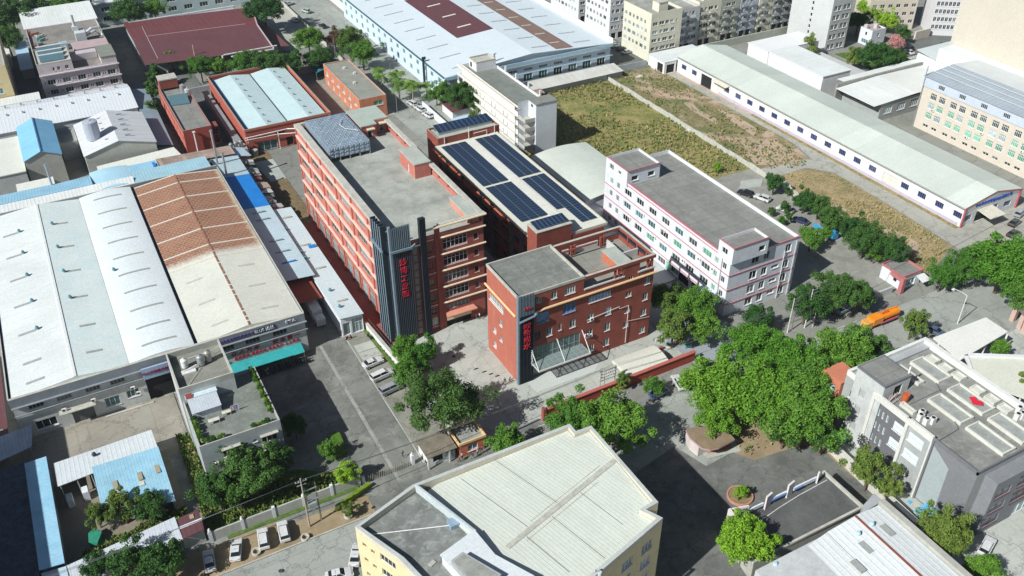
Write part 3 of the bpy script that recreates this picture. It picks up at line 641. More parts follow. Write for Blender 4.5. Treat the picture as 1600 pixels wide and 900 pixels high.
for q in (208.5,204.5,193,187.5,182.3): MB().box(36.6,40.0,q,q+.45,6.86,6.92).build('roof_light', mat('grey_skylight2', (.25,.31,.36), .5, .1, 1) if q != 182.3 else deep_blue, t)
t = thing('warehouse_strip', 'narrow white blue warehouse between the factory and the red path', 'warehouse', (44,157,0))
bb = (41.95, 157.6, 47.0, 210.5)
b = MB(); b.dark = 1; facade(b, t, 'F', bb, 0, 4.9, [(.35,2.0,.3,3.6,dict(cols=1,glass=gl_pale,sill=False)),(2.4,4.9,.3,4.2,dict(cols=3,rows=2,glass=gl_pale,sill=False))]); [facade(b, t, f, bb, 0, 4.9, []) for f in 'RBL']
b.build('wall', [lav_wall, shadow_in], t)
slope(t, [(41.75,157.2,5.35),(47.2,157.2,4.95),(47.2,210.6,4.95),(41.75,210.6,5.35)], .1, mat('ice_white_roof', (.58,.68,.72), .5, .08, .15, (.46,.62,.66), .45, rib=(1,.9), ribd=.1))
for q in (163.5,178.5,190.0,205): MB().box(43.4,45.7,q,q+.6,5.36,5.42).build('roof_light', mat('tan_skylight', (.40,.40,.34), .5, .1, 1), t)
MB().box(45.0,46.8,188.3,189.6,5.3,5.38).build('roof_patch', deep_blue, t)
for x, q in ((43.2,161.5),(43.4,168.5),(42.7,184),(42.6,187),(42.5,199)): turbine(x, q, 5.3)
# patched scrap roofs behind
rr = random.Random(11); pal = [(.30,.12,.10),(.45,.52,.52),(.40,.36,.33),(.58,.60,.58),(.20,.24,.22),(.62,.62,.60),(.50,.36,.30),(.56,.62,.62)]
t = thing('patchwork_shed', 'row of low lean-tos patched with scrap sheets beside the brown plot', 'shed', (44,230,0))
y = 211.2
for i in range(16):
    l_ = rr.uniform(1.6,3.4); y2 = min(y+l_, 248); z_ = rr.uniform(3.6,4.4); xa = 42.3+rr.uniform(0,.5); xb = 45.4+rr.uniform(-.6,.9)
    slope(t, [(xa,y,z_+.6),(xb,y+rr.uniform(-.3,.3),z_),(xb+rr.uniform(-.3,.3),y2,z_),(xa,y2,z_+.6)], .07, mat('scrap_sheet_%d' % (i % 8), pal[i % 8], .8, .25, .6, (.3,.18,.12), .5), 'roof_sheet')
    y = y2+.03
    if y >= 248: break
MB().box(42.2,45.0,211.3,248,0,3.5).build('wall', mat('scrap_wall', (.25,.20,.18), .9, .3, .5), t)
slope(t, [(42.0,244.5,6.0),(46.0,244.5,5.2),(45.0,251,5.2),(41.8,251,6.0)], .1, pale_blue_roof, 'roof_sheet')
jm = [plain('scrap_white', (.6,.6,.58)), plain('scrap_red', (.35,.10,.08)), plain('scrap_grey', (.25,.27,.28)), plain('scrap_teal', (.10,.30,.30))]
for i in range(26):
    x = 42.6+rr.uniform(-.3,1.2); y = rr.uniform(212,243); z_ = 4.9; s_ = rr.uniform(.2,.55)
    o = MB(); o.prism([(x-s_,y-s_*.6),(x+s_,y-s_*.4),(x+s_*.8,y+s_*.6),(x-s_*.9,y+s_*.5)], z_-.5, z_+rr.uniform(.05,.4)); tag(o.build('scrap_pile', jm[i % 4]), 'odd piece of junk lying on the patched lean-to roofs', 'junk', 'junk on the patched lean-to roofs')
# ---------------------------------------------------------------- grey annex with roof garden
t = thing('office_annex', 'grey annex with roof garden and a taller stair tower before the factory', 'building', (12.8,126,0))
W2 = dict(cols=3, glass=gl_dark)
ax = (5.6,126.2,20.0,143.0)
block(t, ax, 0, 11.2, mat('annex_render', (.38,.42,.43), .85, .08, .4, (.3,.32,.32), .35, True), mat('annex_roof_floor', (.20,.22,.20), .9, .3, .25, (.38,.41,.31), .6),
      {'F': [(3.6,6.6,6.9,8.8,W2),(7.3,8.1,8.0,8.6,dict(cols=1,glass=gl_dark)),(9.0,9.8,8.0,8.6,dict(cols=1,glass=gl_dark)),(10.6,13.4,6.9,8.8,W2),(3.6,6.6,3.2,5.2,W2),(10.6,13.4,3.2,5.2,W2)],
       'R': row(2, 3, 4.6, 2.2, 6.9, 8.8, W2)}, par=.8, pt=.22)
ac(t, 7.2+5.6-5.6+.0, 126.2, 5.9); ac(t, 13.6, 126.2, 6.2)
[MB().box(xa-.15, xb+.15, 125.5, 126.19, z, z+.12).build('window_hood', coping, t) for xa, xb, z in ((9.1,12.3,6.55),(16.1,19.1,6.55),(9.1,12.3,9.0),(16.1,19.1,9.0),(9.1,12.3,5.4),(16.1,19.1,5.4))]
tw = (5.4, 139.2, 15.5, 151.0)
tb = MB(); tb.dark = 1
for f in 'FRBL': facade(tb, t, f, tw, 0 if f != 'F' else 0, 13.2, [(1.0,3.0,10.6,12.2,None)] if f == 'F' else [])
tb.build('tower_wall', [ltgray_wall, shadow_in], t); MB().face([(5.4,139.2,13.2),(15.5,139.2,13.2),(15.5,151,13.2),(5.4,151,13.2)]).build('tower_roof', mat('tower_roof_floor', (.24,.24,.21), .9, .25, .3, (.36,.35,.30), .5), t)
p = MB(); ring(p, 5.4, 139.2, 15.5, 151.0, 13.203, 14.5, .28, 0, 1); p.build('parapet', [mat('annex_parapet', (.42,.44,.40), .9, .15, .5, (.3,.3,.26), .4), coping], t)
slope(t, [(6.3,134.2,12.0),(11.6,134.2,12.0),(11.6,137.4,12.9),(6.3,137.4,12.9)], .06, mat('striped_white_sheet', (.55,.60,.66), .5, .08, .4, rib=(0,.45), ribd=.7), 'shed_roof')
slope(t, [(6.1,137.45,12.95),(11.8,137.45,12.95),(11.8,139.15,12.6),(6.1,139.15,12.6)], .06, plain('white_blue_sheet', (.62,.74,.80)), 'shed_roof')
MB().box(6.4,11.5,134.6,139.0,10.42,12.0).build('roof_shed', lav_wall, t)
MB().box(6.2,7.4,137.5,138.9,13.03,13.08).build('roof_patch', plain('brick_red_patch', (.28,.06,.05)), t)
for i, (x, y, r_, h_, m_, lb) in enumerate(((8.0,146.6,.62,1.9,plain('white_tank', (.72,.76,.74)),'white water tank on the annex stair tower'), (10.9,145.9,.72,2.2,steel_g,'stainless water tank between white and tan tanks'), (12.4,146.4,.66,2.3,plain('tan_tank', (.42,.40,.36), .4, .3),'tan metal water tank nearest the tower parapet'))):
    tank('water_tank', lb, x, y, 13.2, r_, h_, m_)
pp_ = MB(); pp_.tube([(10.6,145.0,13.4),(7.6,141.2,13.35),(7.0,139.8,13.35)], .05, 5); pp_.tube([(8.3,146.8,14.9),(12.0,147.2,14.9)], .05, 5); pp_.tube([(12.8,147.8,14.3),(15.0,148.6,14.3)], .06, 5); pp_.build('pipe', steel_w, t)
b = MB(); b.box(7.0,9.6,144.2,145.4,13.22,13.6); b.tube([(7.1,145.0,13.6),(10.0,145.2,14.2)], .1, 5); tag(b.build('pipe_rack', steel_w), 'white pipework frame lying between the roof water tanks', 'pipe rack')
# ================================================================ CENTRE: BIG RED BLOCK
t = thing('industrial_block', 'six storey red industrial block with dark fin cladding on its corner', 'building', (62.8,150,0))
mx0, my0, mx1, my1 = 52.0, 150.0, 73.6, 212.0
FL = [7.0, 11.2, 15.5, 19.7, 23.9]
wl = dict(cols=4, rows=2, glass=gl_dark, frame=plain('grey_window_frame', (.45,.46,.44)), sill=False)
wl2 = dict(cols=4, rows=2, glass=gl_pale, frame=plain('grey_window_frame', (.45,.46,.44)), sill=False)
ops = []; BAY = [212.0, 203.6, 193.2, 182.8, 172.4, 162.0]
for j, z in enumerate(FL[:4]):
    for i, yb_ in enumerate(BAY):
        u = my1-yb_; wd = 8.2 if i == 0 else 10.4; q = wl2 if rnd.random() < .3 else wl
        if i < 5: ops.append((u+wd/2-2.8, u+wd/2+2.8, z+1.1, z+3.3, q))
for i in range(5): u = my1-BAY[i]; wd = 8.2 if i == 0 else 10.4; ops += [(u+.9,u+wd/2-.5,.1,4.6,wl2),(u+wd/2+.5,u+wd-.9,.1,4.6,wl2),(u+.9,u+wd-.9,5.2,5.9,None)]
b = MB(); b.dark = 1; bx = (mx0,my0,mx1,my1)
facade(b, t, 'L', bx, 0, 24.0, ops, depth=.3)
wr = dict(cols=6, rows=2, glass=gl_dark, sill=True); ws = dict(cols=1, glass=gl_dark, name='window'); wm = dict(cols=2, rows=2, glass=gl_dark, frame=plain('dim_window_frame', (.34,.24,.22)), sill=False)
fo = []
for z in FL[:4]:
    fo += [(12.0,17.7,z+.9,z+3.2,wr), (19.3,20.4,z+1.2,z+2.7,ws), (8.4,9.7,z+1.0,z+2.9,wm)]
fo += [(12.0,17.7,4.6,5.9,dict(cols=6,rows=1,glass=gl_teal,sill=False)), (11.9,18.0,.02,3.2,None), (8.5,9.9,1.2,3.6,dict(cols=2,rows=2,glass=gl_pale)), (8.4,9.7,4.5,6.1,wm)]
fb_ = MB(); fb_.dark = 1; facade(fb_, t, 'F', bx, 0, 24.0, fo, depth=.3)
facade(b, t, 'R', bx, 0, 24.0, row(2,12,4.9,2.6,20.8,22.8,dict(cols=3,glass=gl_dark,sill=False)), depth=.3); facade(b, t, 'B', bx, 0, 24.0, [])
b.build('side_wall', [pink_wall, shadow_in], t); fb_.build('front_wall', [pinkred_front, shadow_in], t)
MB().face([(mx0,my0,24),(mx1,my0,24),(mx1,my1,24),(mx0,my1,24)]).build('roof', mat('stained_pale_roof', (.40,.42,.38), .92, .34, .13, (.20,.215,.21), .9, joints=None, bump=.15), t)
# mouldings on the long side, pilasters
mo = MB()
for z in FL: mo.box(mx0-.38, mx0-.003, 157.3, my1, z-.28, z+.25)
for z in FL[:4]: mo.box(mx0-.16, mx0-.004, 157.3, my1, z+3.42, z+3.6)
mo.build('moulding', mat('pale_pink_moulding', (.72,.54,.45), .8, .12, .5, (.5,.3,.24), .4), t)
pl = MB()
for y in BAY + [157.4]: pl.box(mx0-.25, mx0-.005, y-.35, y+.30, 0, 26.2)
pl.build('pilaster', mat('pilaster_pink', (.47,.15,.11), .8, .12, .5, (.3,.09,.07), .3), t)
pw = MB(); pw.box(mx0, mx0+.25, my0+.3, my1-.3, 24.0, 25.6); pw.box(mx1-.25, mx1, 160, my1-.3, 24.0, 25.2); pw.box(mx0,mx1,my1-.25,my1,24,25.6)
pw.box(53.2, mx1, my0, my0+.3, 24.0, 24.9); pw.build('parapet_wall', pink_wall, t)
cop = MB(); cop.box(mx0-.45, mx0+1.1, 157, my1, 26.3, 27.1); cop.box(mx1-.9, mx1+.2, my0+.5, my1, 26.5, 27.1)
cop.box(63.0, mx1+.35, my0-.45, my0+.45, 26.5, 27.15); cop.box(mx0+1.2, mx1-1, my1-.8, my1, 26.4, 27.1); cop.build('coping_beam', [coping], t)
cf = MB(); cf.tube([(60.0,my0-.45,26.7),(mx1+.5,my0-.45,26.85)], .28, 8)
for z in FL + []:
    cf.tube([(63.3,my0-.02,z-.05),(64.2,my0-.35,z),(mx1+.35,my0-.35,z)], .22, 8); cf.box(60.0, 62.0, my0-.25, my0-.003, z-.1, z+.1)
cf.build('moulding', cream, t)
pc = MB()
for y in BAY + [157.6]: pc.box(mx0-.1, mx0+.5, y-.3, y+.3, 25.6, 26.3)
for y in range(162, 212, 5): pc.box(mx1-.5, mx1, y-.3, y+.3, 25.2, 26.5)
for x in (63.0, 70.6, 73.2): pc.box(x, x+.4, my0, my0+.4, 24.9, 26.5)
pc.box(62.1, 63.0, my0-.35, my0-.003, 0, 27.0); pc.build('pillar', pinkred_front, t)
# fins on the corner
fn = MB(); fn.box(52.35, 56.4, my0-.6, my0-.2, 0.2, 28.9)
for i in range(17): x = 52.45+i*.245; fn.box(x-.045, x+.045, my0-.85, my0-.605, 0, 29.6)
fn.box(58.6, 59.9, my0-.9, my0-.01, 0, 30.0)
for i in range(5): x = 58.62+i*.31; fn.box(x-.05, x+.05, my0-1.1, my0-.905, 0, 30.2)
fn.build('fin_panel', steel_d, t)
YF = (150.9, 152.2, 153.5, 154.8, 156.1)
MB().box(mx0-.2, mx0-.003, my0, 156.4, 0, 26).build('side_backing', steel_d, t)
for k, y in enumerate(YF): MB().box(mx0-1.3, mx0-.21, y-.2, y+.2, 0, 29.6-.1*k).build('side_fin', steel_d, t)
for k, y in enumerate(YF): MB().box(mx0-1.4, mx0-1.303, y-.21, y+.21, 0, 29.7-.1*k).build('fin_edge', steel_l, t)
fe = MB(); fe.box(51.85, 52.33, my0-.95, my0-.2, 0, 29.9); fe.box(mx0-1.75, mx0-1.41, 149.8, 156.4, 23.9, 24.4); fe.box(51.7, 56.6, my0-1.35, my0-.955, 23.8, 24.3); fe.tube([(56.2,my0-1.1,24.0),(57.4,my0-1.1,24.7)], .2, 4); fe.box(57.0,58.5,my0-.9,my0-.56,23.6,23.9)
for i in range(10): x = 52.55+i*.42; fe.box(x-.11, x+.11, my0-.92, my0-.853, 24.4, 29.6)
fe.build('fin_edge', steel_l, t)
fe = MB()
for i in range(10): x = 52.55+i*.42; fe.box(x-.09, x+.09, my0-.92, my0-.853, 0, 23.7)
fe.build('fin_strip', plain('mid_fin_grey', (.055,.078,.098), .6, 0, .3), t)
text_mesh('sign_lettering', '妙博工业园', 1.75, red_sign, t, (54.4,my0-1.0,16.9), vertical=True, lsp=1.15)
sw = MB(); [sw.box(57.0, 58.0, my0-.12, my0-.003, .6+k*1.9, 2.2+k*1.9) for k in range(12)]; sw.build('stair_glazing', mat('stair_glass', (.20,.24,.24), .3, .3, .9, (.36,.40,.40), .5), t)
en = MB(); en.face([(63.4,my0-1.3,3.7),(71.0,my0-1.3,3.7),(70.6,my0-.01,4.1),(63.8,my0-.01,4.1)]); en.box(63.4,71.0,my0-1.4,my0-1.301,3.45,3.72); en.build('entrance_hood', mat('salmon_hood', (.60,.27,.19), .8, .1, .5), t)
MB().box(63.9,69.9,my0-.32,my0-.25,1.9,3.2).build('roller_box', cream, t)
# roof structures
b = MB(); b.dark = 1; rb = (69.0,175.8,73.0,184.9); facade(b, t, 'L', rb, 24, 27.5, [(4.6,5.6,24.05,26.2,dict(cols=1,glass=plain('pale_door', (.55,.56,.52)),sill=False,name='door'))]); [facade(b, t, f, rb, 24, 27.5, []) for f in 'FRB']; b.build('stair_house_wall', [pink_wall, shadow_in], t)
MB().box(68.9,73.1,175.7,185.0,27.5,27.75).build('stair_house_roof', conc_light, t)
b = MB(); b.prism([(70.3,159.5),(70.3,150.6),(73.0,150.6),(73.0,159.5)], 24.9, 26.45); b.build('corner_wall', mat('sunny_pink_wall', (.62,.26,.19), .8, .12, .5, (.70,.45,.36), .4, True), t)
MB().box(70.2,72.6,150.5,159.8,26.46,26.9).build('corner_slab', conc_light, t)
b = MB(); b.dark = 1
for rb, oo in (((65.6,201.3,69.5,211.5), []), ((69.6,203.5,73.3,211.6), [])):
    for f in 'FLRB': facade(b, t, f, rb, 24, 27.4, [(1.6,2.8,24.05,26.3,dict(cols=1,glass=gl_dark,sill=False,name='door'))] if f == 'F' else [])
b.build('lift_house_wall', [pink_wall, shadow_in], t); MB().box(65.4,73.5,203.5,211.8,27.4,27.65).box(65.4,69.7,201.1,203.48,27.4,27.65).build('lift_house_roof', mat('jade_grey_roof', (.40,.46,.42), .9, .12, .3), t)
dh = MB(); dh.box(66.9,68.9,200.3,201.28,26.5,26.75); dh.box(71.0,72.8,202.4,203.48,26.5,26.75); dh.build('door_hood', cream, t)
# quilted silver shelter
t2 = thing('roof_shelter', 'quilted silvery blue shelter box on the roof of the big red block', 'shelter', (60,202,24))
sil = bpy.data.materials.new('quilted_silver_sheet'); sil.use_nodes = True; nt = sil.node_tree; bb_ = nt.nodes['Principled BSDF']; bb_.inputs['Roughness'].default_value = .45; bb_.inputs['Metallic'].default_value = .25
v = coords(nt); br = _n(nt, 'ShaderNodeTexBrick', Scale=1.0); nt.links.new(v, br.inputs['Vector']); br.offset = .5; br.inputs['Brick Width'].default_value = 1.3; br.inputs['Row Height'].default_value = 1.1; br.inputs['Mortar Size'].default_value = .16; br.inputs['Mortar Smooth'].default_value = 1
br.inputs['Color1'].default_value = (.27,.36,.45,1); br.inputs['Color2'].default_value = (.34,.43,.52,1); br.inputs['Mortar'].default_value = (.50,.57,.62,1)
nt.links.new(mixc(nt, .5, br.outputs[0], ramp(nt, noise(nt, v, .7, 6, .7), [(.3,.6),(.7,1.4)]), 'MULTIPLY'), bb_.inputs['Base Color'])
bp = _n(nt, 'ShaderNodeBump', Strength=.8, Distance=.3); nt.links.new(br.outputs['Fac'], bp.inputs['Height']); nt.links.new(bp.outputs[0], bb_.inputs['Normal'])
def puff(x0, x1, y0, y1, z0, z1, nx, ny, nz):
    b = MB(); rr = random.Random(5); H = {}
    def z_(i, j):
        if i in (0, nx) or j in (0, ny): return z1
        return z1 + (.06 if (i+j) % 2 else .16)
    for i in range(nx):
        for j in range(ny):
            xa, xb, ya_, yb_ = [x0+(x1-x0)*k/nx for k in (i, i+1)] + [y0+(y1-y0)*k/ny for k in (j, j+1)]
            b.face([(xa,ya_,z_(i,j)),(xb,ya_,z_(i+1,j)),(xb,yb_,z_(i+1,j+1)),(xa,yb_,z_(i,j+1))])
    for i in range(nx):
        xa, xb = x0+(x1-x0)*i/nx, x0+(x1-x0)*(i+1)/nx; xm = (xa+xb)/2
        for k in range(nz):
            za, zc = z0+(z1-z0)*k/nz, z0+(z1-z0)*(k+1)/nz; zm = (za+zc)/2; P = (xm, y0-.25, zm)
            for q in (((xa,y0,za),(xb,y0,za)),((xb,y0,za),(xb,y0,zc)),((xb,y0,zc),(xa,y0,zc)),((xa,y0,zc),(xa,y0,za))): b.face([q[0],q[1],P])
    b.face([(x0,y1,z0),(x0,y0,z0),(x0,y0,z1),(x0,y1,z1)]); b.face([(x1,y0,z0),(x1,y1,z0),(x1,y1,z1),(x1,y0,z1)]); b.face([(x1,y1,z0),(x0,y1,z0),(x0,y1,z1),(x1,y1,z1)])
    return b
puff(54.3, 64.8, 193.2, 211.4, 24.9, 27.6, 8, 14, 3).build('cover', sil, t2)
b = MB(); [b.box(x-.1,x+.1,193.1,193.3,24.05,24.9) for x in (54.5,57,59.5,62,64.6)]; b.build('post', steel_g, t2)
for x, y in ((61.5,198),(63.2,202.5)): pass
tag(MB().tube([(62.5,207,28.1),(61.0,204,28.1),(61.5,201,28.1),(63.4,199.5,28.1),(63.9,198.5,28.1)], .07, 5).build('hose', steel_w), 'loose white hose curling on the silvery roof shelter', 'hose')
for i, y in enumerate((164.5, 175.5, 186.5)): MB().box(52.5,54.2,y,y+.35,25.6,25.8).build('tie_beam', coping, t)

# ================================================================ SOLAR ROOF BUILDING
t = thing('solar_building', 'red workshop with a white flat roof carrying four solar panel fields', 'building', (95,147.5,0))
sb = (87.2, 150.9, 103.2, 202.0)
oo = []
for z in (2.0, 6.0, 10.0):
    oo += row(2.0, 9, 5.4, 3.6, z, z+2.0, dict(cols=4, glass=gl_dark, frame=frame_d, sill=False))
b = MB(); b.dark = 1; facade(b, t, 'L', sb, 0, 16.2, oo, depth=.5); [facade(b, t, f, sb, 0, 16.2, []) for f in 'FRB']; b.build('wall', [red_wall, shadow_in], t)
ob = MB()
for y0_, y1_ in ((197,201.5),(187.5,191),(191.4,195.5),(177.5,181.8),(182.2,186.5),(165.5,170.5),(171,175.5)): ob.box(86.1,87.15,y0_,y1_,13.3,14.6)
ob.build('balcony', orange_wall, t)
rl = MB(); rl.box(86.0,86.3,150.9,202,12.9,13.1); rl.box(86.0,86.3,150.9,202,9.0,9.2); [rl.box(86.0,87.1,y,y+.3,0,16.0) for y in (156,161,171,176.6,187,196.2)]; rl.build('gallery_rail', frame_d, t)
MB().box(85.5,104.3,147.7,202.3,16.3,16.95).build('roof', mat('cream_white_slab', (.66,.66,.58), .8, .08, .2, (.48,.47,.40), .35), t)
MB().box(93.9,96.5,156,201,16.953,17.12).build('roof_walkway', mat('white_walkway', (.70,.70,.64), .8, .08, .3, (.5,.5,.44), .5), t)
b = MB(); b.box(93.2,93.35,147.9,148.3,16.95,17.4); b.box(103.9,104.1,147.9,202,16.96,17.2); b.build('roof_edge', coping, t)
pn = MB().box(0,1,0,1,0,.05,0).v
def panel(w_, l_):
    b = MB(); b.box(.07,w_-.07,.07,l_-.07,.041,.07,0); b.box(0,w_,0,l_,0,.04,1); return b.build('solar_panel', [solar_m, plain('panel_frame', (.12,.16,.21), .5)], link=False)
def field(label, x0, y0, cols, rows_, cw, rl_, z):
    f = thing('solar_array', label, 'solar array', (x0,y0,z), 0, 'solar arrays on the white roof'); me = panel(cw-.12, rl_)
    for i in range(cols):
        for j in range(rows_): put('solar_panel', me, f, (i*cw, j*rl_, .18))
    b = MB(); [b.box(x0+i*cw+.3,x0+i*cw+.4,y0,y0+rows_*rl_,z+.01,z+.17) for i in range(cols)]; b.build('rail', steel_g, f)
field('far left solar field on the white roof, beside the big red block', 86.7, 176.3, 3, 23, 2.4, 1.06, 17.0)
field('near left solar field on the white roof, behind the red stair block', 86.8, 157.0, 3, 17, 2.4, 1.07, 17.0)
field('far right solar field on the white roof, nearest the white dormitory', 96.6, 176.2, 3, 23, 2.15, 1.06, 17.0)
field('near right solar field on the white roof, longer than its left neighbour', 96.8, 158.0, 3, 16, 2.15, 1.06, 17.0)
field('lowest narrow solar strip at the front right of the white roof', 98.9, 150.3, 2, 7, 2.15, 1.08, 17.0)
b = MB(); b.dark = 1; fbx = (85.4,147.4,94.4,151.7)
facade(b, t, 'F', fbx, 0, 19.6, []); facade(b, t, 'L', fbx, 0, 19.6, [(1.8,2.6,12.5,13.8,dict(cols=1,glass=gl_dark)),(1.8,2.6,8.5,9.8,dict(cols=1,glass=gl_dark))]); facade(b, t, 'R', fbx, 0, 19.6, []); facade(b, t, 'B', fbx, 0, 19.6, [])
b.build('stair_wall', [red_wall, shadow_in], t); MB().box(85.3,94.5,147.3,151.8,19.6,19.8).build('stair_roof', coping, t)
b = MB(); b.box(94.5,103.3,147.5,150.9,0,16.2); b.build('front_wall', red_wall, t)
ff = thing('solar_array', 'tilted solar row on top of the front red stair block', 'solar array', (85.8,148,19.8), 0, 'solar arrays on the white roof')
me = panel(1.02, 3.3)
for i in range(8): o = put('solar_panel', me, ff, (.05+i*1.04, .1, .25)); o.rotation_euler = (R(6),0,0)
MB().box(85.9,94,148.4,148.6,19.81,20.05).box(85.9,94,150.6,150.8,19.81,20.3).build('rail', steel_g, ff)
rb = (86.6,202.4,105.0,209.6); b = MB(); b.dark = 1; [facade(b, t, f, rb, 0, 18.3, []) for f in 'FRBL']; b.build('rear_wall', [red_wall, shadow_in], t)
rp = MB(); ring(rp, 86.6,202.4,105.0,209.6,18.303,18.9,.25,0,1); rp.build('rear_parapet', [red_wall, coping], t); MB().face([(86.6,202.4,18.3),(105,202.4,18.3),(105,209.6,18.3),(86.6,209.6,18.3)]).build('rear_roof', conc_light, t)
ff = thing('solar_array', 'tilted solar row on the rear red block below the white dormitory', 'solar array', (88,204.4,18.3), 0, 'solar arrays on the white roof')
me = panel(1.32, 4.0)
for i in range(12): o = put('solar_panel', me, ff, (.1+i*1.36, .6, .75)); o.rotation_euler = (R(10),0,0)
MB().box(88.1,104.2,205.1,205.3,18.31,19.0).box(88.1,104.2,208,208.2,18.31,19.55).build('rail', steel_g, ff)
[MB().tube(q, .1, 6).build('downpipe', steel_w, t) for q in ([(88.4,202.2,18.9),(88.4,202.2,14)],[(103.4,202.2,19.2),(103.4,202.2,14)],[(95.6,202.2,20.3),(95.6,202.2,17)],[(97,202.1,18.2),(101,202.1,18.3),(101,202.1,17.1)])]
# low link yard walls behind the big block
t = thing('carport', 'white wavy tent carport behind the big red block', 'carport', (79,228,0))
b = MB(); n = 10
for i in range(n):
    xa, xb = 75.5+i*.95, 75.5+(i+1)*.95; f = lambda x: 3.2+.45*math.sin((x-75.5)*1.35)
    b.face([(xa,222.5,f(xa)),(xb,222.5,f(xb)),(xb,232.5,f(xb)+.3),(xa,232.5,f(xa)+.3)]); b.face([(xa,222.4,f(xa)-.25),(xb,222.4,f(xb)-.25),(xb,222.5,f(xb)),(xa,222.5,f(xa))])
b.build('canopy', plain('cream_canvas', (.72,.70,.62)), t); b = MB(); [b.cyl(x,222.7,0,3.0,.07,6) for x in (75.8,80,84.8)]; [b.cyl(x,232,0,3.0,.07,6) for x in (75.8,84.8)]; b.build('post', steel_w, t)
t = thing('boundary_wall', 'brown topped boundary wall along the tree lined lane', 'wall', (86.5,230,0)); MB().box(86.3,86.7,210,262,0,2.4).build('wall_panel', mat('tan_wall', (.42,.34,.26), .9, .2, .4), t); MB().box(86.2,86.8,210,262,2.4,2.6).build('cap', mat('brown_cap', (.22,.15,.10), .9, .2, .4), t)
t = thing('boundary_wall', 'pink wall enclosing the garden strip behind the big red block', 'wall', (74.5,213,0)); MB().box(73.8,74.2,212.5,240,0,3.2).build('wall_panel', pink_wall, t)

# ================================================================ SMALL RED OFFICE
t = thing('office_building', 'five storey brick red office with a glass entrance canopy and roof terrace', 'building', (85,125.6,0))
ob = (68.7,125.6,101.4,139.0)
wb = dict(cols=2, glass=gl_dark); wbl = dict(cols=3, glass=gl_blue, frame=plain('blue_window_frame', (.20,.36,.60)), sill=True); wt = dict(cols=2, glass=gl_teal, frame=frame_w); wsm = dict(cols=2, glass=gl_dark)
F = [(4.2,5.4,18.3,20.0,dict(cols=2,glass=gl_teal,sill=False)),(7.6,8.9,18.6,20.4,wt),(10.8,13.2,18.2,20.3,dict(cols=4,glass=gl_pale)),
 (4.3,7.2,13.8,16.2,wbl),(10.4,13.4,14.0,16.2,wbl),(16.6,22.0,14.6,16.1,dict(cols=7,glass=gl_blue)),(25.9,27.3,12.9,14.2,wsm),(30.4,31.7,10.5,12.4,wt),(29.0,29.7,16.9,17.9,wsm),(26.3,27.4,17.0,18.1,wsm),(30.6,31.9,14.6,16.3,wt),
 (6.6,8.0,9.7,11.7,wt),(9.5,10.2,10.2,12.0,dict(cols=1,glass=gl_teal)),(12.2,13.6,9.8,11.8,wt),(16.6,18.0,9.8,11.8,wt),(21.0,22.4,9.9,11.9,dict(cols=2,glass=gl_blue)),(26.0,27.3,8.7,9.9,wsm),(30.3,31.7,6.4,8.2,wt),
 (16.6,18.0,5.7,7.6,wt),(21.0,22.4,5.7,7.8,wt),(25.9,27.2,4.8,6.1,wsm),(30.4,31.8,1.6,3.2,wt),(21.0,22.4,1.6,3.6,wt),(17.4,18.6,1.6,3.4,wt),(3.8,5.3,9.8,11.8,dict(cols=2,glass=gl_dark,frame=frame_d,sill=False))]
F.append((3.2,14.9,.1,8.0,dict(cols=9,rows=2,glass=plain('green_tinted_curtain', (.10,.17,.16), .15),frame=plain('thin_grey_frame', (.30,.34,.34)),sill=False,name='glazed_entrance')))
LF = [(1.0,7.2,13.8,15.4,dict(cols=6,glass=gl_pale)),(5.6,6.7,10.0,11.6,wt),(5.6,6.7,6.0,7.2,wt),(2.7,3.9,6.3,7.6,dict(cols=1,glass=gl_pale)),(2.7,3.9,2.4,3.8,dict(cols=1,glass=gl_pale))]
fm = MB(); fm.dark = 1; facade(fm, t, 'F', ob, 0, 18.4, [o for o in F if o[3] < 18.3], depth=.2)
F2 = [(u, v_, a, c_, s_) for (u, v_, a, c_, s_) in F if a >= 18.1]
fm2 = [(4.2,5.4,18.7,20.1,F[0][4]),(7.6,8.9,18.8,20.5,wt),(10.8,13.2,18.7,20.5,dict(cols=4,glass=gl_pale))]
facade(fm, t, 'F', (68.7,125.6,83.9,139.0), 18.4, 21.3, fm2, depth=.2)
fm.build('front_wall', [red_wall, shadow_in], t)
b = MB(); b.dark = 1; facade(b, t, 'L', ob, 0, 18.4, LF, depth=.2); facade(b, t, 'L', ob, 18.4, 21.3, []); facade(b, t, 'R', ob, 0, 18.4, []); facade(b, t, 'B', ob, 0, 18.4, []); facade(b, t, 'B', (68.7,125.6,83.9,139.0), 18.4, 21.3, []); facade(b, t, 'R', (68.7,125.6,83.9,139.0), 18.4, 21.3, [])
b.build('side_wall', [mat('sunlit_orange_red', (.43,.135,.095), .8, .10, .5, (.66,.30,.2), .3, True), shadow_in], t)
MB().face([(68.7,125.6,21.3),(83.9,125.6,21.3),(83.9,139,21.3),(68.7,139,21.3)]).build('roof', mat('office_roof_slab', (.20,.21,.195), .92, .22, .25, (.40,.41,.36), .55, joints=(7.4,6.6,.5)), t)
p = MB(); ring(p, 68.6,125.5,84.0,139.1,21.303,21.9,.3,0,1); p.build('parapet', [coping, coping], t)
MB().face([(83.9,125.6,18.4),(101.4,125.6,18.4),(101.4,139,18.4),(83.9,139,18.4)]).build('terrace_floor', mat('terrace_floor', (.27,.27,.24), .92, .22, .25, (.38,.38,.34), .5, joints=(6,6,.35)), t)
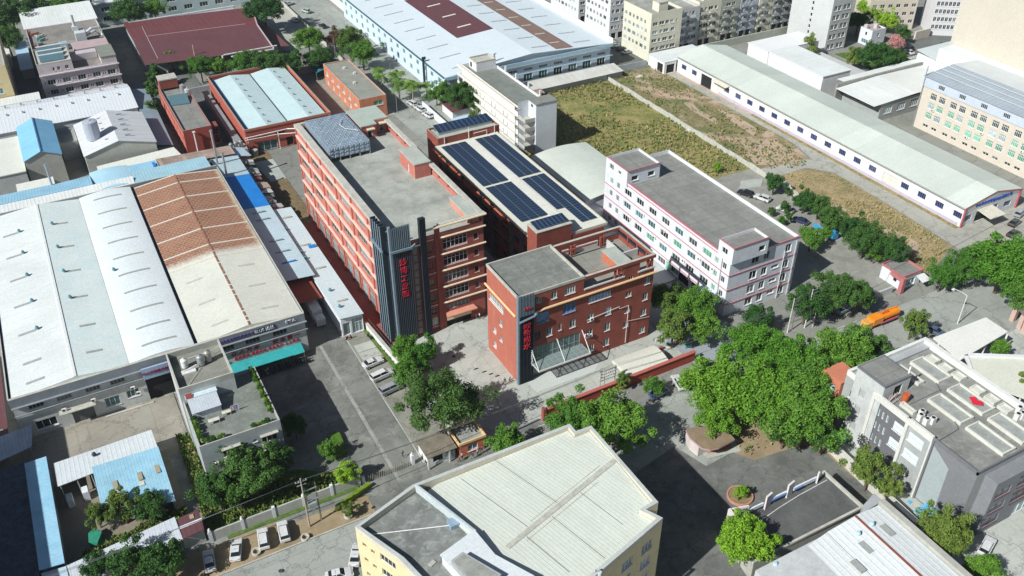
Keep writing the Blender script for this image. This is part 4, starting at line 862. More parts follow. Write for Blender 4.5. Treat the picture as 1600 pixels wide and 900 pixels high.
# terrace frame: beams, posts and low walls
pf = MB()
pf.box(84.05,101.5,125.45,126.05,20.9,21.7,0,1); pf.box(84.05,101.5,138.4,139.0,20.9,21.5,0,1); pf.box(100.9,101.5,126.06,138.39,20.9,21.6,0,1)
pf.box(84.1,101.5,127.9,128.15,19.9,20.15); pf.box(84.1,94,136.5,136.8,20.6,20.9)
for x in (91.4,92.4,93.5): pf.box(x,x+.4,125.6,126.0,18.4,20.9)
for x in (97.2,99.6,100.6): pf.box(x,x+.4,125.6,126.0,18.4,20.9)
pf.box(93.9,97.2,125.6,126.0,18.4,20.9)
for x in (88.2,89.0,95.6,96.4): pf.box(x,x+.4,137.6,138.0,18.4,20.9)
for y in (128,131.5,135): pf.box(101.0,101.4,y,y+.4,18.4,20.9)
pf.box(84.0,101.4,138.7,139.0,18.4,19.6)
pf.box(101.1,101.4,126.1,138.6,18.4,19.3)
pf.build('pergola', [red_wall, coping], t)
[MB().box(*q).build('low_wall', mat('pale_low_wall', (.55,.57,.56), .9, .15, .5, (.4,.4,.4), .4), t) for q in ((84.0,93.9,125.45,125.75,18.403,18.7),(97.2,101.5,125.4,125.75,18.403,18.7),(84,88,138.2,138.5,18.403,19.9),(89.5,95.4,138.2,138.5,18.403,19.9),(96.8,100.8,130.9,131.2,18.403,20.3),(96.8,97.1,131.3,137,18.403,20.3))]
rh = MB(); rh.prism([(93.2,127.2),(95.0,127.2),(95.0,133.2),(93.2,133.2)], 18.41, 20.6); rh.build('roof_house_wall', orange_wall, t); MB().box(93.1,96.5,127.1,133.4,20.61,20.8).build('roof_house_slab', conc_light, t)
cr = MB(); cr.tube([(72.0,125.35,16.9),(74.5,125.25,17.3),(101.9,125.25,17.3)], .26, 8); cr.tube([(68.4,139.3,16.95),(68.4,126,16.95)], .26, 8); cr.build('cornice', mat('apricot_cornice', (.74,.50,.28), .8, .1, .5), t)
# sign tower with dark fins
sf = MB(); sf.box(68.75,71.9,125.0,125.35,.1,21.6)
for i in range(10): x = 68.85+i*.33; sf.box(x-.05,x+.05,124.75,124.995,0,22.4)
sf.build('fin_panel', steel_d, t)
se = MB(); se.box(68.35,68.72,124.8,125.55,0,22.4); se.tube([(68.5,124.6,16.3),(71.8,124.5,16.9),(72.4,124.6,17.4)], .22, 5)
for i in range(10): x = 68.85+i*.33; se.box(x-.08,x+.08,124.7,124.747,17.5,22.4)
se.build('fin_edge', steel_l, t)
text_mesh('sign_lettering', '欧帝尚水', 1.75, red_sign, t, (70.3,124.62,12.3), vertical=True, lsp=.98)
text_mesh('sign_lettering', 'Ldiss', .9, red_sign, t, (70.4,124.62,19.2))
text_mesh('sign_lettering', 'SHANGSHUI', .62, plain('white_sign_paint', (.8,.82,.85)), t, (71.5,124.62,6.2), vertical=True, lsp=.75)
# glass canopy
cn = MB()
for i in range(10): x = 71.6+i*1.37; cn.box(x-.06,x+.06,122.0,125.5,4.42,4.56)
for y in (122.0,123.2,124.4): cn.box(71.54,84.0,y-.05,y+.05,4.57,4.66)
cn.box(71.5,84.05,121.85,121.99,4.36,4.70); cn.build('canopy_frame', steel_w, t)
gm = bpy.data.materials.new('canopy_glass'); gm.use_nodes = True; gb = gm.node_tree.nodes['Principled BSDF']; gb.inputs['Base Color'].default_value = (.30,.38,.38,1); gb.inputs['Roughness'].default_value = .2; gb.inputs['Alpha'].default_value = .45
MB().box(71.6,84.0,122.0,125.5,4.67,4.69).build('canopy_glass', gm, t)
for x in (71.6,77.8,83.9): MB().tube([(x,122.0,4.7),(x,125.5,8.3)], .09, 6).build('canopy_stay', steel_w, t)
pp_ = MB(); pp_.tube([(85.0,125.4,10.5),(93.0,125.4,11.2),(93.1,125.4,10.6),(95.4,125.4,10.7),(95.3,125.4,.6)], .06, 5); pp_.tube([(95.3,125.4,6.5),(101.2,125.4,5.6)], .05, 5); pp_.build('drain_pipe', steel_w, t)
ac(t, 85.6, 125.5, 5.9); ac(t, 84.6, 125.5, 6.3); ac(t, 85.7,125.5,10.2)

# ================================================================ WHITE FACTORY WITH PINK BANDS
t = thing('banded_factory', 'four storey white factory with thin pink bands and green windows', 'building', (130,123,0))
wbx = (120.5,123.2,140.5,173.0)
rr = random.Random(21); L = []; sty = [dict(cols=3,glass=gl_dark), dict(cols=3,glass=gl_dark), dict(cols=3,glass=gl_green), dict(cols=3,glass=gl_teal)]
for z in (0.9, 4.6, 8.4, 12.0):
    us = [2.4, 5.4] + [8.9+i*5.25 for i in range(7)] + [44.6, 47.3]
    for u in us:
        w_ = 1.3 if u in (2.4,5.4,44.6,47.3) else 3.0
        if z < 2 and u > 30: continue
        if 44 < u < 45: L.append((u,u+w_,z,z+1.7,dict(cols=2,glass=gl_green))); continue
        L.append((u,u+w_,z,z+1.7,rr.choice(sty) if u < 44 else dict(cols=2,glass=gl_dark)))
L += [(33,37,.1,2.6,None),(38,41,.1,2.6,None),(28,31,.1,2.8,dict(cols=2,glass=gl_green,sill=False))]
Fw = []
for z in (0.9, 4.3, 8.1, 12.4):
    Fw += [(6.2,8.3,z,z+2.2,dict(cols=2,glass=gl_dark)),(9.7,11.3,z,z+2.1,dict(cols=2,glass=gl_dark)),(16.0,17.7,z,z+2.1,dict(cols=2,glass=gl_dark))]
    if z < 12: Fw.append((12.6,14.7,z+.9,z+1.8,dict(cols=2,glass=gl_dark)))
block(t, wbx, 0, 15.6, lav_wall, conc_roof_b, {'L': L, 'F': Fw}, par=.9, pt=.25, ptop=coping)
bd = MB()
for z in (3.2, 7.2, 11.1): bd.box(120.35,120.497,123.1,173,z,z+.15); bd.box(120.36,140.5,123.05,123.197,z,z+.15)
bd.box(120.3,120.75,127.6,163.0,15.61,15.8); bd.box(130.4,140.6,123.05,123.4,15.61,15.8)
for (xa,xb,yq,z) in ((119.9,130.1,122.3,18.95),(119.9,130.3,162.6,18.95)): bd.box(xa,xb,yq-.1,yq+.15,z,z+.2)
for (ya_,yb_) in ((122.3,127.2),(162.7,172.2)): bd.box(119.85,120.1,ya_+.16,yb_,18.95,19.15)
bd.box(120.3,120.497,127.6,163.0,14.9,15.0)
bd.build('pink_band', pink_band, t)
for nm, bx2, oo in (('front',(120.0,122.4,130.0,127.2),{'L':[(1.2,3.0,16.2,17.7,dict(cols=2,glass=gl_dark))],'F':[(7.4,9.2,15.9,17.3,dict(cols=1,glass=gl_dark,sill=False))]}),('rear',(120.0,162.8,130.0,172.2),{'L':[(1.6,3.4,16.3,17.9,dict(cols=2,glass=gl_dark)),(5.5,6.7,16.6,17.6,dict(cols=2,glass=gl_dark,sill=False))],'F':[(1.4,3.4,15.9,17.2,dict(cols=1,glass=gl_dark)),(6.4,8.4,15.9,17.2,dict(cols=1,glass=gl_dark))]})):
    b = MB(); b.dark = 1
    for f in 'FRBL': facade(b, t, f, bx2, 14.75, 18.3, oo.get(f, []))
    b.build('stair_tower_wall', [lav_wall, shadow_in], t); x0,y0,x1,y1 = bx2
    MB().face([(x0,y0,18.3),(x1,y0,18.3),(x1,y1,18.3),(x0,y1,18.3)]).build('stair_tower_roof', conc_roof_b, t)
    p = MB(); ring(p, x0,y0,x1,y1,18.303,18.94,.25,0,1); p.build('stair_tower_parapet', [lav_wall, coping], t)
[MB().tube([(x,y,z0),(x,y,z1)], .09, 6).build('downpipe', steel_w, t) for x,y,z0,z1 in ((136.1,122.95,0,13.2),(139.3,122.95,0,15),(120.2,125.8,1,15))]
MB().tube([(131.8,129.5,14.9),(134.0,128.6,15.0),(134.4,127.8,15.2),(133.8,127.4,15.0)], .14, 6).build('roof_duct', steel_w, t)
[ac(t, 120.45, y, z, 'L') for y, z in ((150.5,6.3),(147.2,10.0),(138.9,6.2),(133.6,9.8),(136.5,2.6),(128.6,9.9),(155.8,10.0),(161.2,6.2))]
ow = MB(); ow.face([(117,124,3.4),(120.3,124,4.4),(120.3,131,4.4),(117,131,3.4)]); ow.build('porch_sheet', mat('pale_blue_porch', (.48,.60,.72), .6, .1, .5), t)
# curved roof hall between
t = thing('vaulted_hall', 'low hall with a bowed pale roof between the solar roof and the white factory', 'hall', (127,177,0))
b = MB(); n = 14; f = lambda x: 5.0+1.0*math.sin(math.pi*min(1,max(0,(x-116.5)/19)))
for i in range(n):
    xa, xb = 116.5+i*19/n, 116.5+(i+1)*19/n; b.face([(xa,175.6,f(xa)),(xb,175.6,f(xb)),(xb,205.5,f(xb)),(xa,205.5,f(xa))]); b.face([(xa,175.6,f(xa)-.15),(xb,175.6,f(xb)-.15),(xb,175.6,f(xb)),(xa,175.6,f(xa))])
b.build('roof', mat('bowed_pale_roof', (.60,.64,.58), .65, .09, .12, (.44,.46,.41), .5), t)
b = MB(); b.dark = 1; hb = (116.8,176,135.2,205.2); facade(b, t, 'F', hb, 0, 4.9, [(6.0,8.0,2.4,4.2,None),(11.5,12.4,3.6,4.4,None)]); [facade(b, t, f_, hb, 0, 4.9, []) for f_ in 'RBL']; b.face([(116.8,176,4.9),(135.2,176,4.9),(131,176,5.6),(127,176,5.85),(121,176,5.6)]); b.build('wall', [white_wall, shadow_in], t)
t = thing('pale_annex', 'plain pale annex with a low slab floor between the hall and the white factory', 'annex', (118,165,0))
MB().box(106,119.8,172,175.9,0,3.6).build('wall', white_wall, t); MB().box(104.6,120.2,140,171.9,0,.5).build('floor_slab', mat('pale_slab', (.52,.54,.54), .9, .1, .2), t)
# ================================================================ DORMITORY
t = thing('dormitory', 'long white dormitory with stacked open galleries behind the solar roof', 'dormitory', (124,231,0))
db = (119.8,217.6,129.6,256.5)
L = []
for z in (0.6,3.6,6.6,9.5): L += row(1.2, 13, 2.9, 1.1, z+.7, z+2.0, dict(cols=1,glass=gl_dark,frame=plain('warm_frame', (.55,.48,.38)),sill=False))
L = [(u,v_,a,min(c_,12.6),s_) for u,v_,a,c_,s_ in L]
block(t, db, 0, 14.6, white_wall, mat('dorm_roof', (.20,.22,.20), .9, .2, .25, (.30,.33,.29), .5), {'L': L}, par=.9, pt=.3, ptop=mat('brownish_coping', (.30,.24,.22), .9, .2, .5))
g = MB()
for z in (2.8,5.7,8.6,11.4,14.3): g.box(118.0,119.79,217.4,256.6,z,z+.14); g.box(117.9,118.05,217.4,256.6,z+.14,z+1.15)
g.build('gallery', mat('cream_white_gallery', (.74,.71,.64), .85, .1, .3, (.5,.42,.32), .45, True), t)
g = MB(); [g.box(118.05,118.3,y,y+.25,z+.2,z+2.9) for z in (-.1,2.95,5.85,8.75) for y in (217.5,225,232.8,240.6,248.4,256.2)]; g.build('pillar', white_wall, t)
tb = (119.0,213.0,129.6,217.5); b = MB(); b.dark = 1
facade(b, t, 'F', (122.6,213.0,129.6,217.5), 0, 16.6, []); facade(b, t, 'R', tb, 0, 16.6, []); facade(b, t, 'B', tb, 0, 16.6, []); facade(b, t, 'L', (122.6,213.0,129.6,217.5), 0, 16.6, [(1.4,2.6,15.0,16.0,None)])
b.build('end_wall', [blue_wall if False else mat('cool_end_wall', (.66,.70,.74), .8, .06, .4, (.5,.55,.6), .25, True), shadow_in], t)
MB().box(122.4,129.8,212.8,217.7,16.6,16.85).build('end_roof', conc_roof_b, t)
g = MB(); [(g.box(119.2,122.58,213.4,217.4,z,z+.15), g.box(119.2,119.35,213.4,217.4,z+.15,z+1.2), g.box(119.36,122.58,213.4,213.55,z+.15,z+1.2)) for z in (2.8,5.7,8.6,11.4)]; g.build('stair_balcony', coping, t)
sb2 = (122.0,250.5,129.0,256.0); b = MB(); b.dark = 1; [facade(b, t, f, sb2, 13.7, 16.4, [(.8,2.2,14,15.8,None)] if f == 'L' else []) for f in 'FRBL']; b.build('stair_house_wall', [white_wall, shadow_in], t)
p = MB(); ring(p, 122,250.5,129,256,16.403,16.9,.25); p.face([(122,250.5,16.4),(129,250.5,16.4),(129,256,16.4),(122,256,16.4)]); p.build('stair_house_roof', coping, t)
[MB().box(129.0,129.5,y,y+.5,14.6,16.4).build('roof_post', white_wall, t) for y in (222,229,237,244)]
MB().box(129.6,134,238,248,0,9.6).box(130.5,131.2,236,236.6,0,12).build('rear_block', maroon_roof, t)
# carport roof beside
t = thing('lane_carport', 'plain sky blue carport roof squeezed beside the white dormitory', 'carport', (113,232,0))
slope(t, [(108.8,214,3.3),(117.3,214,3.6),(117.3,243,3.6),(108.8,243,3.3)], .1, mat('sky_blue_sheet', (.46,.62,.76), .5, .06, .2)); b = MB(); [b.cyl(x,y,0,3.2,.08,6) for x in (109.2,116.9) for y in (214.4,223,233,242.5)]; b.build('post', steel_g, t)

# ================================================================ TOP WHITE FACTORY
t = thing('white_factory', 'huge white roofed factory with a maroon roof patch and pale blue front', 'factory', (148,262,0))
fx = (116.0,261.5,181.0,362.0); EH = 9.2
Fo = []
for i in range(10): u = 5.5+i*6.0; Fo += [(u,u+3.4,5.6,6.5,dict(cols=4,glass=gl_dark,sill=False)),(u,u+3.4,1.8,4.4,dict(cols=3,glass=gl_teal if i%3 else gl_dark,sill=False))]
Lo = []
for i in range(16): u = 2.5+i*6.1; Lo += [(u,u+2.2,5.4,7.2,dict(cols=2,glass=gl_teal)),(u,u+2.2,1.8,3.8,dict(cols=2,glass=gl_teal))]
gb_ = gable(t, fx, 0, EH, EH+2.2, 'y', mat('pale_sky_wall', (.60,.72,.82), .8, .06, .3, (.45,.56,.66), .3, True), mat('glare_white_roof', (.66,.74,.79), .5, .05, .05, (.5,.58,.62), .3, rib=(1,1.0), ribd=.06), {'F': Fo, 'L': Lo}, over=.5, ridge=148.5)
pr = MB(); pr.box(115.3,181.6,260.7,260.99,8.2,9.35); pr.box(115.3,181.6,260.7,261.0,4.8,5.05); pr.build('front_fascia', plain('blue_trim', (.40,.58,.70)), t)
tl = MB(); tl.box(115.0,115.4,261,362,8.9,9.35); tl.build('gutter', plain('dark_teal_gutter', (.05,.14,.17)), t)
z6 = lambda x: EH+.16 + (x-116)/32.5*2.2 if x < 148.5 else EH+.16 + (181-x)/32.5*2.2
def rpatch(x0, x1, y0, y1, m, nm='roof_patch', dz=.08): MB().face([(x0,y0,z6(x0)+dz),(x1,y0,z6(x1)+dz),(x1,y1,z6(x1)+dz),(x0,y1,z6(x0)+dz)]).build(nm, m, t)
rpatch(133.5,148.2,289.5,338,maroon_roof); rpatch(158.5,165.5,262,361,brown_strip)
rpatch(163,169,335,350,mat('tan_patch', (.42,.33,.25), .7, .15, .3), dz=.16)
for y in (298,311,325): rpatch(138,143.5,y,y+1.0,plain('ivory_strip', (.72,.68,.60)), 'roof_light', .12)
for k in range(9): rpatch(120.5,128.5,266+k*10.2,266.5+k*10.2,plain('grey_strip', (.46,.50,.52)), 'roof_light', .12)
for k in range(9): rpatch(151,157.5,266+k*10.2,266.5+k*10.2,plain('grey_strip', (.46,.50,.52)), 'roof_light', .12)
for k in range(9): rpatch(168,175,266+k*10.2,266.5+k*10.2,plain('grey_strip', (.46,.50,.52)), 'roof_light', .12)
for k in range(9): rpatch(159.5,163.5,268+k*10.2,268.6+k*10.2,plain('ivory_strip', (.72,.68,.60)), 'roof_light', .12)
wl_ = MB(); wl_.box(181.5,181.7,261,362,9.0,11.0); wl_.build('side_parapet', white_wall, t)
tag(MB().tube([(115.0,277.5,0),(115.0,277.5,10.5)], .45, 8).tube([(114.6,277.5,10.5),(115.8,277.5,10.5)], .55, 8).build('chimney', steel_d), 'dark rusty duct stack on the long side of the white factory', 'chimney')
tag(MB().tube([(134.8,262.9,9),(134.8,262.9,13.2),(135.5,262.9,13.5)], .35, 8).build('chimney', steel_g), 'grey elbow flue standing on the front eave of the white factory', 'chimney')
t = thing('lean_to', 'long pale lean-to along the front of the white factory', 'shed', (155,256,0))
slope(t, [(140,251,2.6),(180,251,2.6),(180,257.5,3.3),(140,257.5,3.3)], .1, mat('mottled_white_sheet', (.62,.62,.58), .6, .12, .2, (.48,.36,.28), .4, panels=(0,1.2,.2)))
slope(t, [(131.5,247.5,2.4),(146,247.6,2.6),(146,250.95,3.0),(131.5,250.95,2.8)], .1, rust_strip); MB().box(140,180,252,257,0,2.5).build('wall', ltgray_wall, t)
tag(struct(MB().box(0,1,0,1,0,1).build('x', white_wall), 'thing') if False else thing('small_shed', 'small maroon roofed shed in the trees beside the white factory', 'shed', (117,253,0)), 'small maroon roofed shed in the trees beside the white factory', 'shed')
t = [o for o in C.objects if o.name.startswith('small_shed')][0]
slope(t, [(111.5,248,3.0),(121.5,248,3.4),(121.5,257,3.4),(111.5,257,3.0)], .1, maroon_roof); MB().box(112,121,248.5,256.5,0,2.9).build('wall', white_wall, t)
# green tarpaulin shed by the road
t = thing('green_shed', 'shed under a curved green tarpaulin roof at the top of the lane', 'shed', (124,352,0))
b = MB(); f = lambda x: 4.5+1.4*math.sin(math.pi*(x-117)/13)
for i in range(10):
    xa, xb = 117+i*1.3, 118.3+i*1.3; b.face([(xa,363,f(xa)),(xb,363,f(xb)),(xb,400,f(xb)),(xa,400,f(xa))])
b.face([(117,363,4.5)]+[(117+i*1.3,363,f(117+i*1.3)) for i in range(1,10)]+[(130,363,4.5),(130,362.5,3),(117,362.5,2.2)][::1]); b.build('tarpaulin', mat('green_tarpaulin', (.16,.42,.22), .6, .15, .2, (.35,.5,.33), .5), t); MB().box(118,129,363.5,398,0,4.2).build('wall', white_wall, t)
t = thing('green_shed_annex', 'plain white flat roofed shed next to the green tarpaulin shed', 'shed', (140,380,0)); MB().box(131,150,364,420,0,5).build('wall', white_wall, t); MB().box(130.8,150.2,363.8,420.2,5,5.2).build('roof', mat('dull_white_roof', (.60,.60,.54), .7, .1, .1), t)
t = thing('rear_hall', 'dark roofed hall behind the huge white factory', 'hall', (175,380,0)); MB().box(151,200,364.5,420,0,7.5).build('wall', gray_wall, t); MB().box(150.8,200.2,364.3,420.2,7.5,7.8).build('roof', mat('dark_brown_roof', (.20,.18,.17), .8, .2, .1), t)

# ================================================================ LONG WAREHOUSE
t = thing('long_warehouse', 'very long white warehouse with sage roof and blue framed windows', 'warehouse', (210,123.5,0))
lw = (200.0,124.0,221.5,246.5); wn = dict(cols=4, glass=gl_navy, frame=plain('blue_frame', (.16,.19,.36)), sill=False)
Lo = []; k = 0
for i in range(21):
    u = 2.5+i*5.85
    if i in (2,3,16): continue
    Lo.append((u,u+2.6,2.2,3.9,wn))
Lo += [(13.6,19.2,.05,4.3,None),(22.5,26,.05,3.8,dict(cols=1,glass=plain('white_roller', (.66,.66,.60)),sill=False,name='shutter')),(95.5,101,.05,4.0,dict(cols=2,glass=plain('white_roller', (.66,.66,.60)),frame=plain('cream_frame', (.6,.58,.5)),sill=False,name='shutter'))]
Fo = [(1.0,3.6,1.5,3.1,wn),(11.2,13.6,1.9,3.6,wn),(16.2,19.0,1.6,3.2,wn),(5.2,10.6,.05,3.2,None)]
gable(t, lw, 0, 5.9, 8.0, 'y', mat('bright_white_wall', (.72,.73,.72), .8, .05, .3, (.6,.58,.52), .25, True), sage_roof, {'L': Lo, 'F': Fo}, over=.3)
b = MB(); b.face([(199.6,123.55,5.65),(210.75,123.55,7.85),(210.75,123.55,8.25),(199.6,123.55,6.05)]); b.face([(210.75,123.55,7.85),(221.9,123.55,5.65),(221.9,123.55,6.05),(210.75,123.55,8.25)]); b.box(199.75,200.15,123.6,123.99,0,5.6); b.box(221.3,221.7,123.6,123.99,0,5.6)
b.build('gable_trim', plain('dull_red_trim', (.45,.10,.12)), t); MB().box(199.55,199.75,124,246.5,5.4,5.66).build('gutter', steel_g, t)
MB().box(199.8,199.99,125,223,0,1.0).build('plinth', mat('mauve_plinth', (.50,.46,.56), .9, .1, .5), t)
slope(t, [(205.0,119.5,3.3),(210.8,119.5,3.3),(210.8,123.9,3.9),(205.0,123.9,3.9)], .12, plain('cream_hood', (.68,.64,.54)), 'entrance_canopy')
text_mesh('sign_lettering', '中山市泰景智能科技有限公司', 1.05, plain('royal_blue_letters', (.01,.09,.50)), t, (211.0,123.9,5.35), lsp=1.12)
slope(t, [(198.2,218,4.5),(200.0,218,4.9),(200,225.5,4.9),(198.2,225.5,4.5)], .1, plain('cream_hood', (.68,.64,.54)), 'entrance_canopy')
t = thing('garage', 'low white garage block at the far end of the long warehouse', 'garage', (205,250,0))
b = MB(); b.dark = 1; hb = (194.5,246.8,214,256.5); facade(b, t, 'L', hb, 0, 4.4, [(5.5,8.8,.1,3.4,None)]); facade(b, t, 'F', (194.5,246.8,199.7,256.5), 0, 4.4, [(1,4.5,.1,3.3,None)]); [facade(b, t, f, hb, 0, 4.4, []) for f in 'RB']
b.build('wall', [white_wall, shadow_in], t); MB().face([(194.3,246.7,4.41),(214.2,246.7,4.41),(214.2,256.7,4.41),(194.3,256.7,4.41)]).build('roof', white_roof, t)
# white roofed annexes behind the long warehouse
t = thing('flat_white_annex', 'stepped annex with two bright white roofs behind the long warehouse', 'annex', (240,222,0))
MB().box(228.0,240.5,204.5,231,0,7.4).build('wall', white_wall, t); MB().box(227.8,240.7,204.3,231.2,7.4,7.65).build('roof', white_roof, t)
MB().box(228.1,252.0,231.3,242,0,7.0).build('wall', white_wall, t); MB().box(227.9,252.2,231.25,242.3,7.0,7.25).build('roof', mat('blinding_white_roof', (.78,.79,.80), .5, .05, .1), t)
MB().box(240.9,254,205,231,0,2.6).build('low_roof', ltgray_wall, t)
t = thing('grey_white_hall', 'hall with white roof and grey metal flank beside the beige block', 'hall', (245,190,0))
b = MB(); b.dark = 1; hb = (231,181.6,262,197.5); facade(b, t, 'F', hb, 0, 5.9, [(2,5.5,2.0,4.4,dict(cols=4,glass=gl_pale)),(8,11.5,2.0,4.4,dict(cols=4,glass=gl_pale)),(14,17.5,2,4.4,dict(cols=4,glass=gl_pale))]); facade(b, t, 'L', hb, 0, 5.9, [(4,7,3.4,5.0,dict(cols=4,glass=gl_dark))]); facade(b, t, 'B', hb, 0, 5.9, []); facade(b, t, 'R', hb, 0, 5.9, [])
b.build('wall', [mat('grey_metal_flank', (.36,.38,.37), .7, .1, .3), shadow_in], t)
slope(t, [(227.5,181.2,5.9),(246,181.2,6.6),(246,197.7,6.6),(227.5,197.7,5.9)], .12, white_roof_x); slope(t, [(246.05,181.2,6.6),(268,181.2,6.2),(268,197.7,6.2),(246.05,197.7,6.6)], .12, mat('soft_white_roof', (.68,.70,.67), .6, .06, .1))
MB().box(228,285,197.8,198.5,0,7.3).build('rear_parapet', coping_dark, t); slope(t, [(232,198.6,7.0),(285,198.6,7.0),(285,202,6.8),(232,202,6.8)], .1, white_roof_x, 'rear_roof')
# beige block with green windows
t = thing('beige_factory', 'peach beige five storey factory with green windows and a grey blue steel top floor', 'building', (270,132,0))
bx = (238.3,120.0,262.0,173.8); L = []; rr = random.Random(4)
for fl, z in enumerate((.8, 4.2, 7.4, 10.4)):
    for i in range(7):
        for q in (0, 3.2):
            u = 3.4+i*7.4+q
            if z < 1: L.append((u,u+1.9,z+.6,z+1.5,dict(cols=2,glass=gl_dark,sill=False))); continue
            gl_ = gl_dark if fl == 3 else rr.choice([gl_green,gl_green,gl_pale,gl_green])
            L.append((u,u+2.2,z,z+2.0,dict(cols=4,rows=2,glass=gl_)))
b = MB(); b.dark = 1; facade(b, t, 'L', bx, 0, 13.6, L); [facade(b, t, f, bx, 0, 13.6, []) for f in 'FRB']; b.build('wall', [beige_wall, shadow_in], t)
b = MB(); b.dark = 1; facade(b, t, 'L', (238.1,120,262,173.9), 13.6, 16.6, row(5.5,6,7.6,2.2,14.3,15.7,dict(cols=4,glass=gl_dark,sill=False))); [facade(b, t, f, (238.1,120,262,173.9), 13.6, 16.6, []) for f in 'FRB']; b.build('top_storey_wall', [mat('blue_steel_band', (.52,.58,.68), .6, .06, .3), shadow_in], t)
slope(t, [(237.7,119.5,16.7),(250.5,119.5,17.9),(250.5,174.3,17.9),(237.7,174.3,16.7)], .12, mat('blue_grey_steel_roof', (.36,.42,.48), .55, .10, .2, (.5,.55,.58), .4, rib=(1,1.4), ribd=.35)); slope(t, [(250.55,119.5,17.9),(262.5,119.5,16.9),(262.5,174.3,16.9),(250.55,174.3,17.9)], .12, mat('pale_steel_roof', (.62,.66,.67), .55, .08, .2))
rl = MB(); [rl.box(x-.12,x+.12,119.6,174.2,17.15+(x-238)*.093,17.3+(x-238)*.093) for x in (241.5,244.5,247.5)]; rl.build('roof_rib', plain('pale_rib', (.6,.64,.66)), t)
for y, z in ((168.5,7.2),(150.5,6.9),(137,6.9),(155,3.8)): ac(t, 238.2, y, z, 'L')
tag(MB().cyl(237.9,173.6,0,20,.15,6).build('lamp_pole', steel_g), 'thin pole at the rear corner of the beige factory', 'pole')
# tall cream tower with blank wall, stands further right behind it
t = thing('blank_tower', 'tall blank cream tower block filling the top right corner', 'tower', (285,180,0))
cream_tower = mat('blank_cream_wall', (.56,.52,.44), .8, .03, .1, (.72,.64,.5), .15)
MB().box(272.5,310,150,193.0,0,62).build('wall', cream_tower, t); MB().box(272.3,310.2,149.8,193.2,62,62.6).build('roof', coping, t)
MB().box(265.5,272.4,150,191.5,0,14.8).build('podium', mat('podium_white', (.66,.70,.69), .7, .06, .2), t)
b = MB(); b.box(268,284,192.9+.2,201,0,9.5); b.build('side_wing', lav_wall, t); slope(t, [(267.5,193.1,9.6),(284.5,193.1,9.6),(284.5,201.5,10.6),(267.5,201.5,10.6)], .1, mat('wing_roof', (.6,.66,.66), .6, .06, .2), 'wing_roof')
# white office with ribbon windows and beige block at top right
t = thing('ribbon_office', 'white office with close rows of ribbon windows below a red roof line', 'office', (316,220,0))
dx_, dy_ = 324.3-308.4, 217.5-229.2; Ln = math.hypot(dx_, dy_)
root = t; root.location = (308.4,229.2,0); bpy.context.view_layer.update()
rot = math.atan2(dy_, dx_)
def local_block(root, W_, D_, h_, wm, rm, ops, par=.9, ptop=None):
    """block built in the thing's own frame and turned with it"""
    loc = root.location.copy(); root.location = (0,0,0); block(root, (0,0,W_,D_), 0, h_, wm, rm, ops, par=par, ptop=ptop); root.location = loc
ops_ = []
for z in (2.6,5.6,8.6,11.6): ops_ += row(.6, 13, 1.45, 1.15, z, z+1.7, dict(cols=2,glass=gl_dark))
t.rotation_euler = (0,0,rot); local_block(t, Ln+1.5, 14, 14.2, mat('cool_white_office', (.72,.72,.74), .8, .06, .3), mat('grey_green_roof', (.26,.28,.26), .9, .15, .2), {'F': ops_}, ptop=plain('red_coping', (.55,.12,.13)))
t = thing('beige_apartments', 'cream apartment block with small balconies behind the street trees', 'apartment block', (293,246,0))
t.rotation_euler = (0,0,R(-22)); ops_ = []
for z in (2.5,5.7,8.9,12.1,15.3): ops_ += row(1.2, 6, 3.2, 1.8, z, z+1.4, dict(cols=2,glass=gl_dark,sill=False))
local_block(t, 19.5, 12, 20, beige_wall, conc_roof, {'F': ops_, 'L': row(1,3,3.5,1.5,12.5,14,dict(cols=2,glass=gl_dark))})
t.location = (290.5,244.5,0)
t = thing('gate_house', 'small white two storey gate house between the street trees', 'house', (282,231,0))
hb = (279.0,231,286.2,237); block(t, hb, 0, 6.2, lav_wall, mat('pinkish_roof', (.42,.36,.36), .9, .15, .4), {'L': [(2.6,3.6,3.6,5.0,dict(cols=1,glass=gl_dark)),(1.5,4.6,.6,2.2,dict(cols=3,glass=gl_teal))], 'F': [(3,4,3.4,4.8,dict(cols=1,glass=gl_dark))]}, par=.5)
b = MB(); b.box(283.0,284.2,233,234.4,5.7,7.4); b.box(279.6,280.8,234.6,236,5.7,7.2); b.build('chimney', pinkoffice, t)
t = thing('street_wall', 'low beige wall closing the far street', 'wall', (305,229,0)); MB().box(299.5,307.5,227.6,228.3,0,3.4).build('wall_panel', beige_wall, t)
t = thing('ramp', 'curved grey ramp with a white rim beside the cream tower', 'ramp', (294,211,0))
b = MB(); rim = MB(); N_ = 14
for i in range(N_):
    a0, a1 = R(95+i*13), R(95+(i+1)*13); z0_, z1_ = 1.0+i*.25, 1.0+(i+1)*.25
    p = lambda a, r_, z_: (292+math.cos(a)*r_, 208+math.sin(a)*r_*.9, z_)
    b.face([p(a0,3.6,z0_),p(a0,7,z0_),p(a1,7,z1_),p(a1,3.6,z1_)][::-1]); rim.face([p(a0,7,z0_-.3),p(a1,7,z1_-.3),p(a1,7,z1_+.9),p(a0,7,z0_+.9)]); rim.face([p(a0,7,z0_+.9),p(a1,7,z1_+.9),p(a1,7.3,z1_+.9),p(a0,7.3,z0_+.9)])
b.build('deck', mat('ramp_deck', (.20,.19,.20), .9, .1, .3), t); rim.build('rim', steel_w, t)
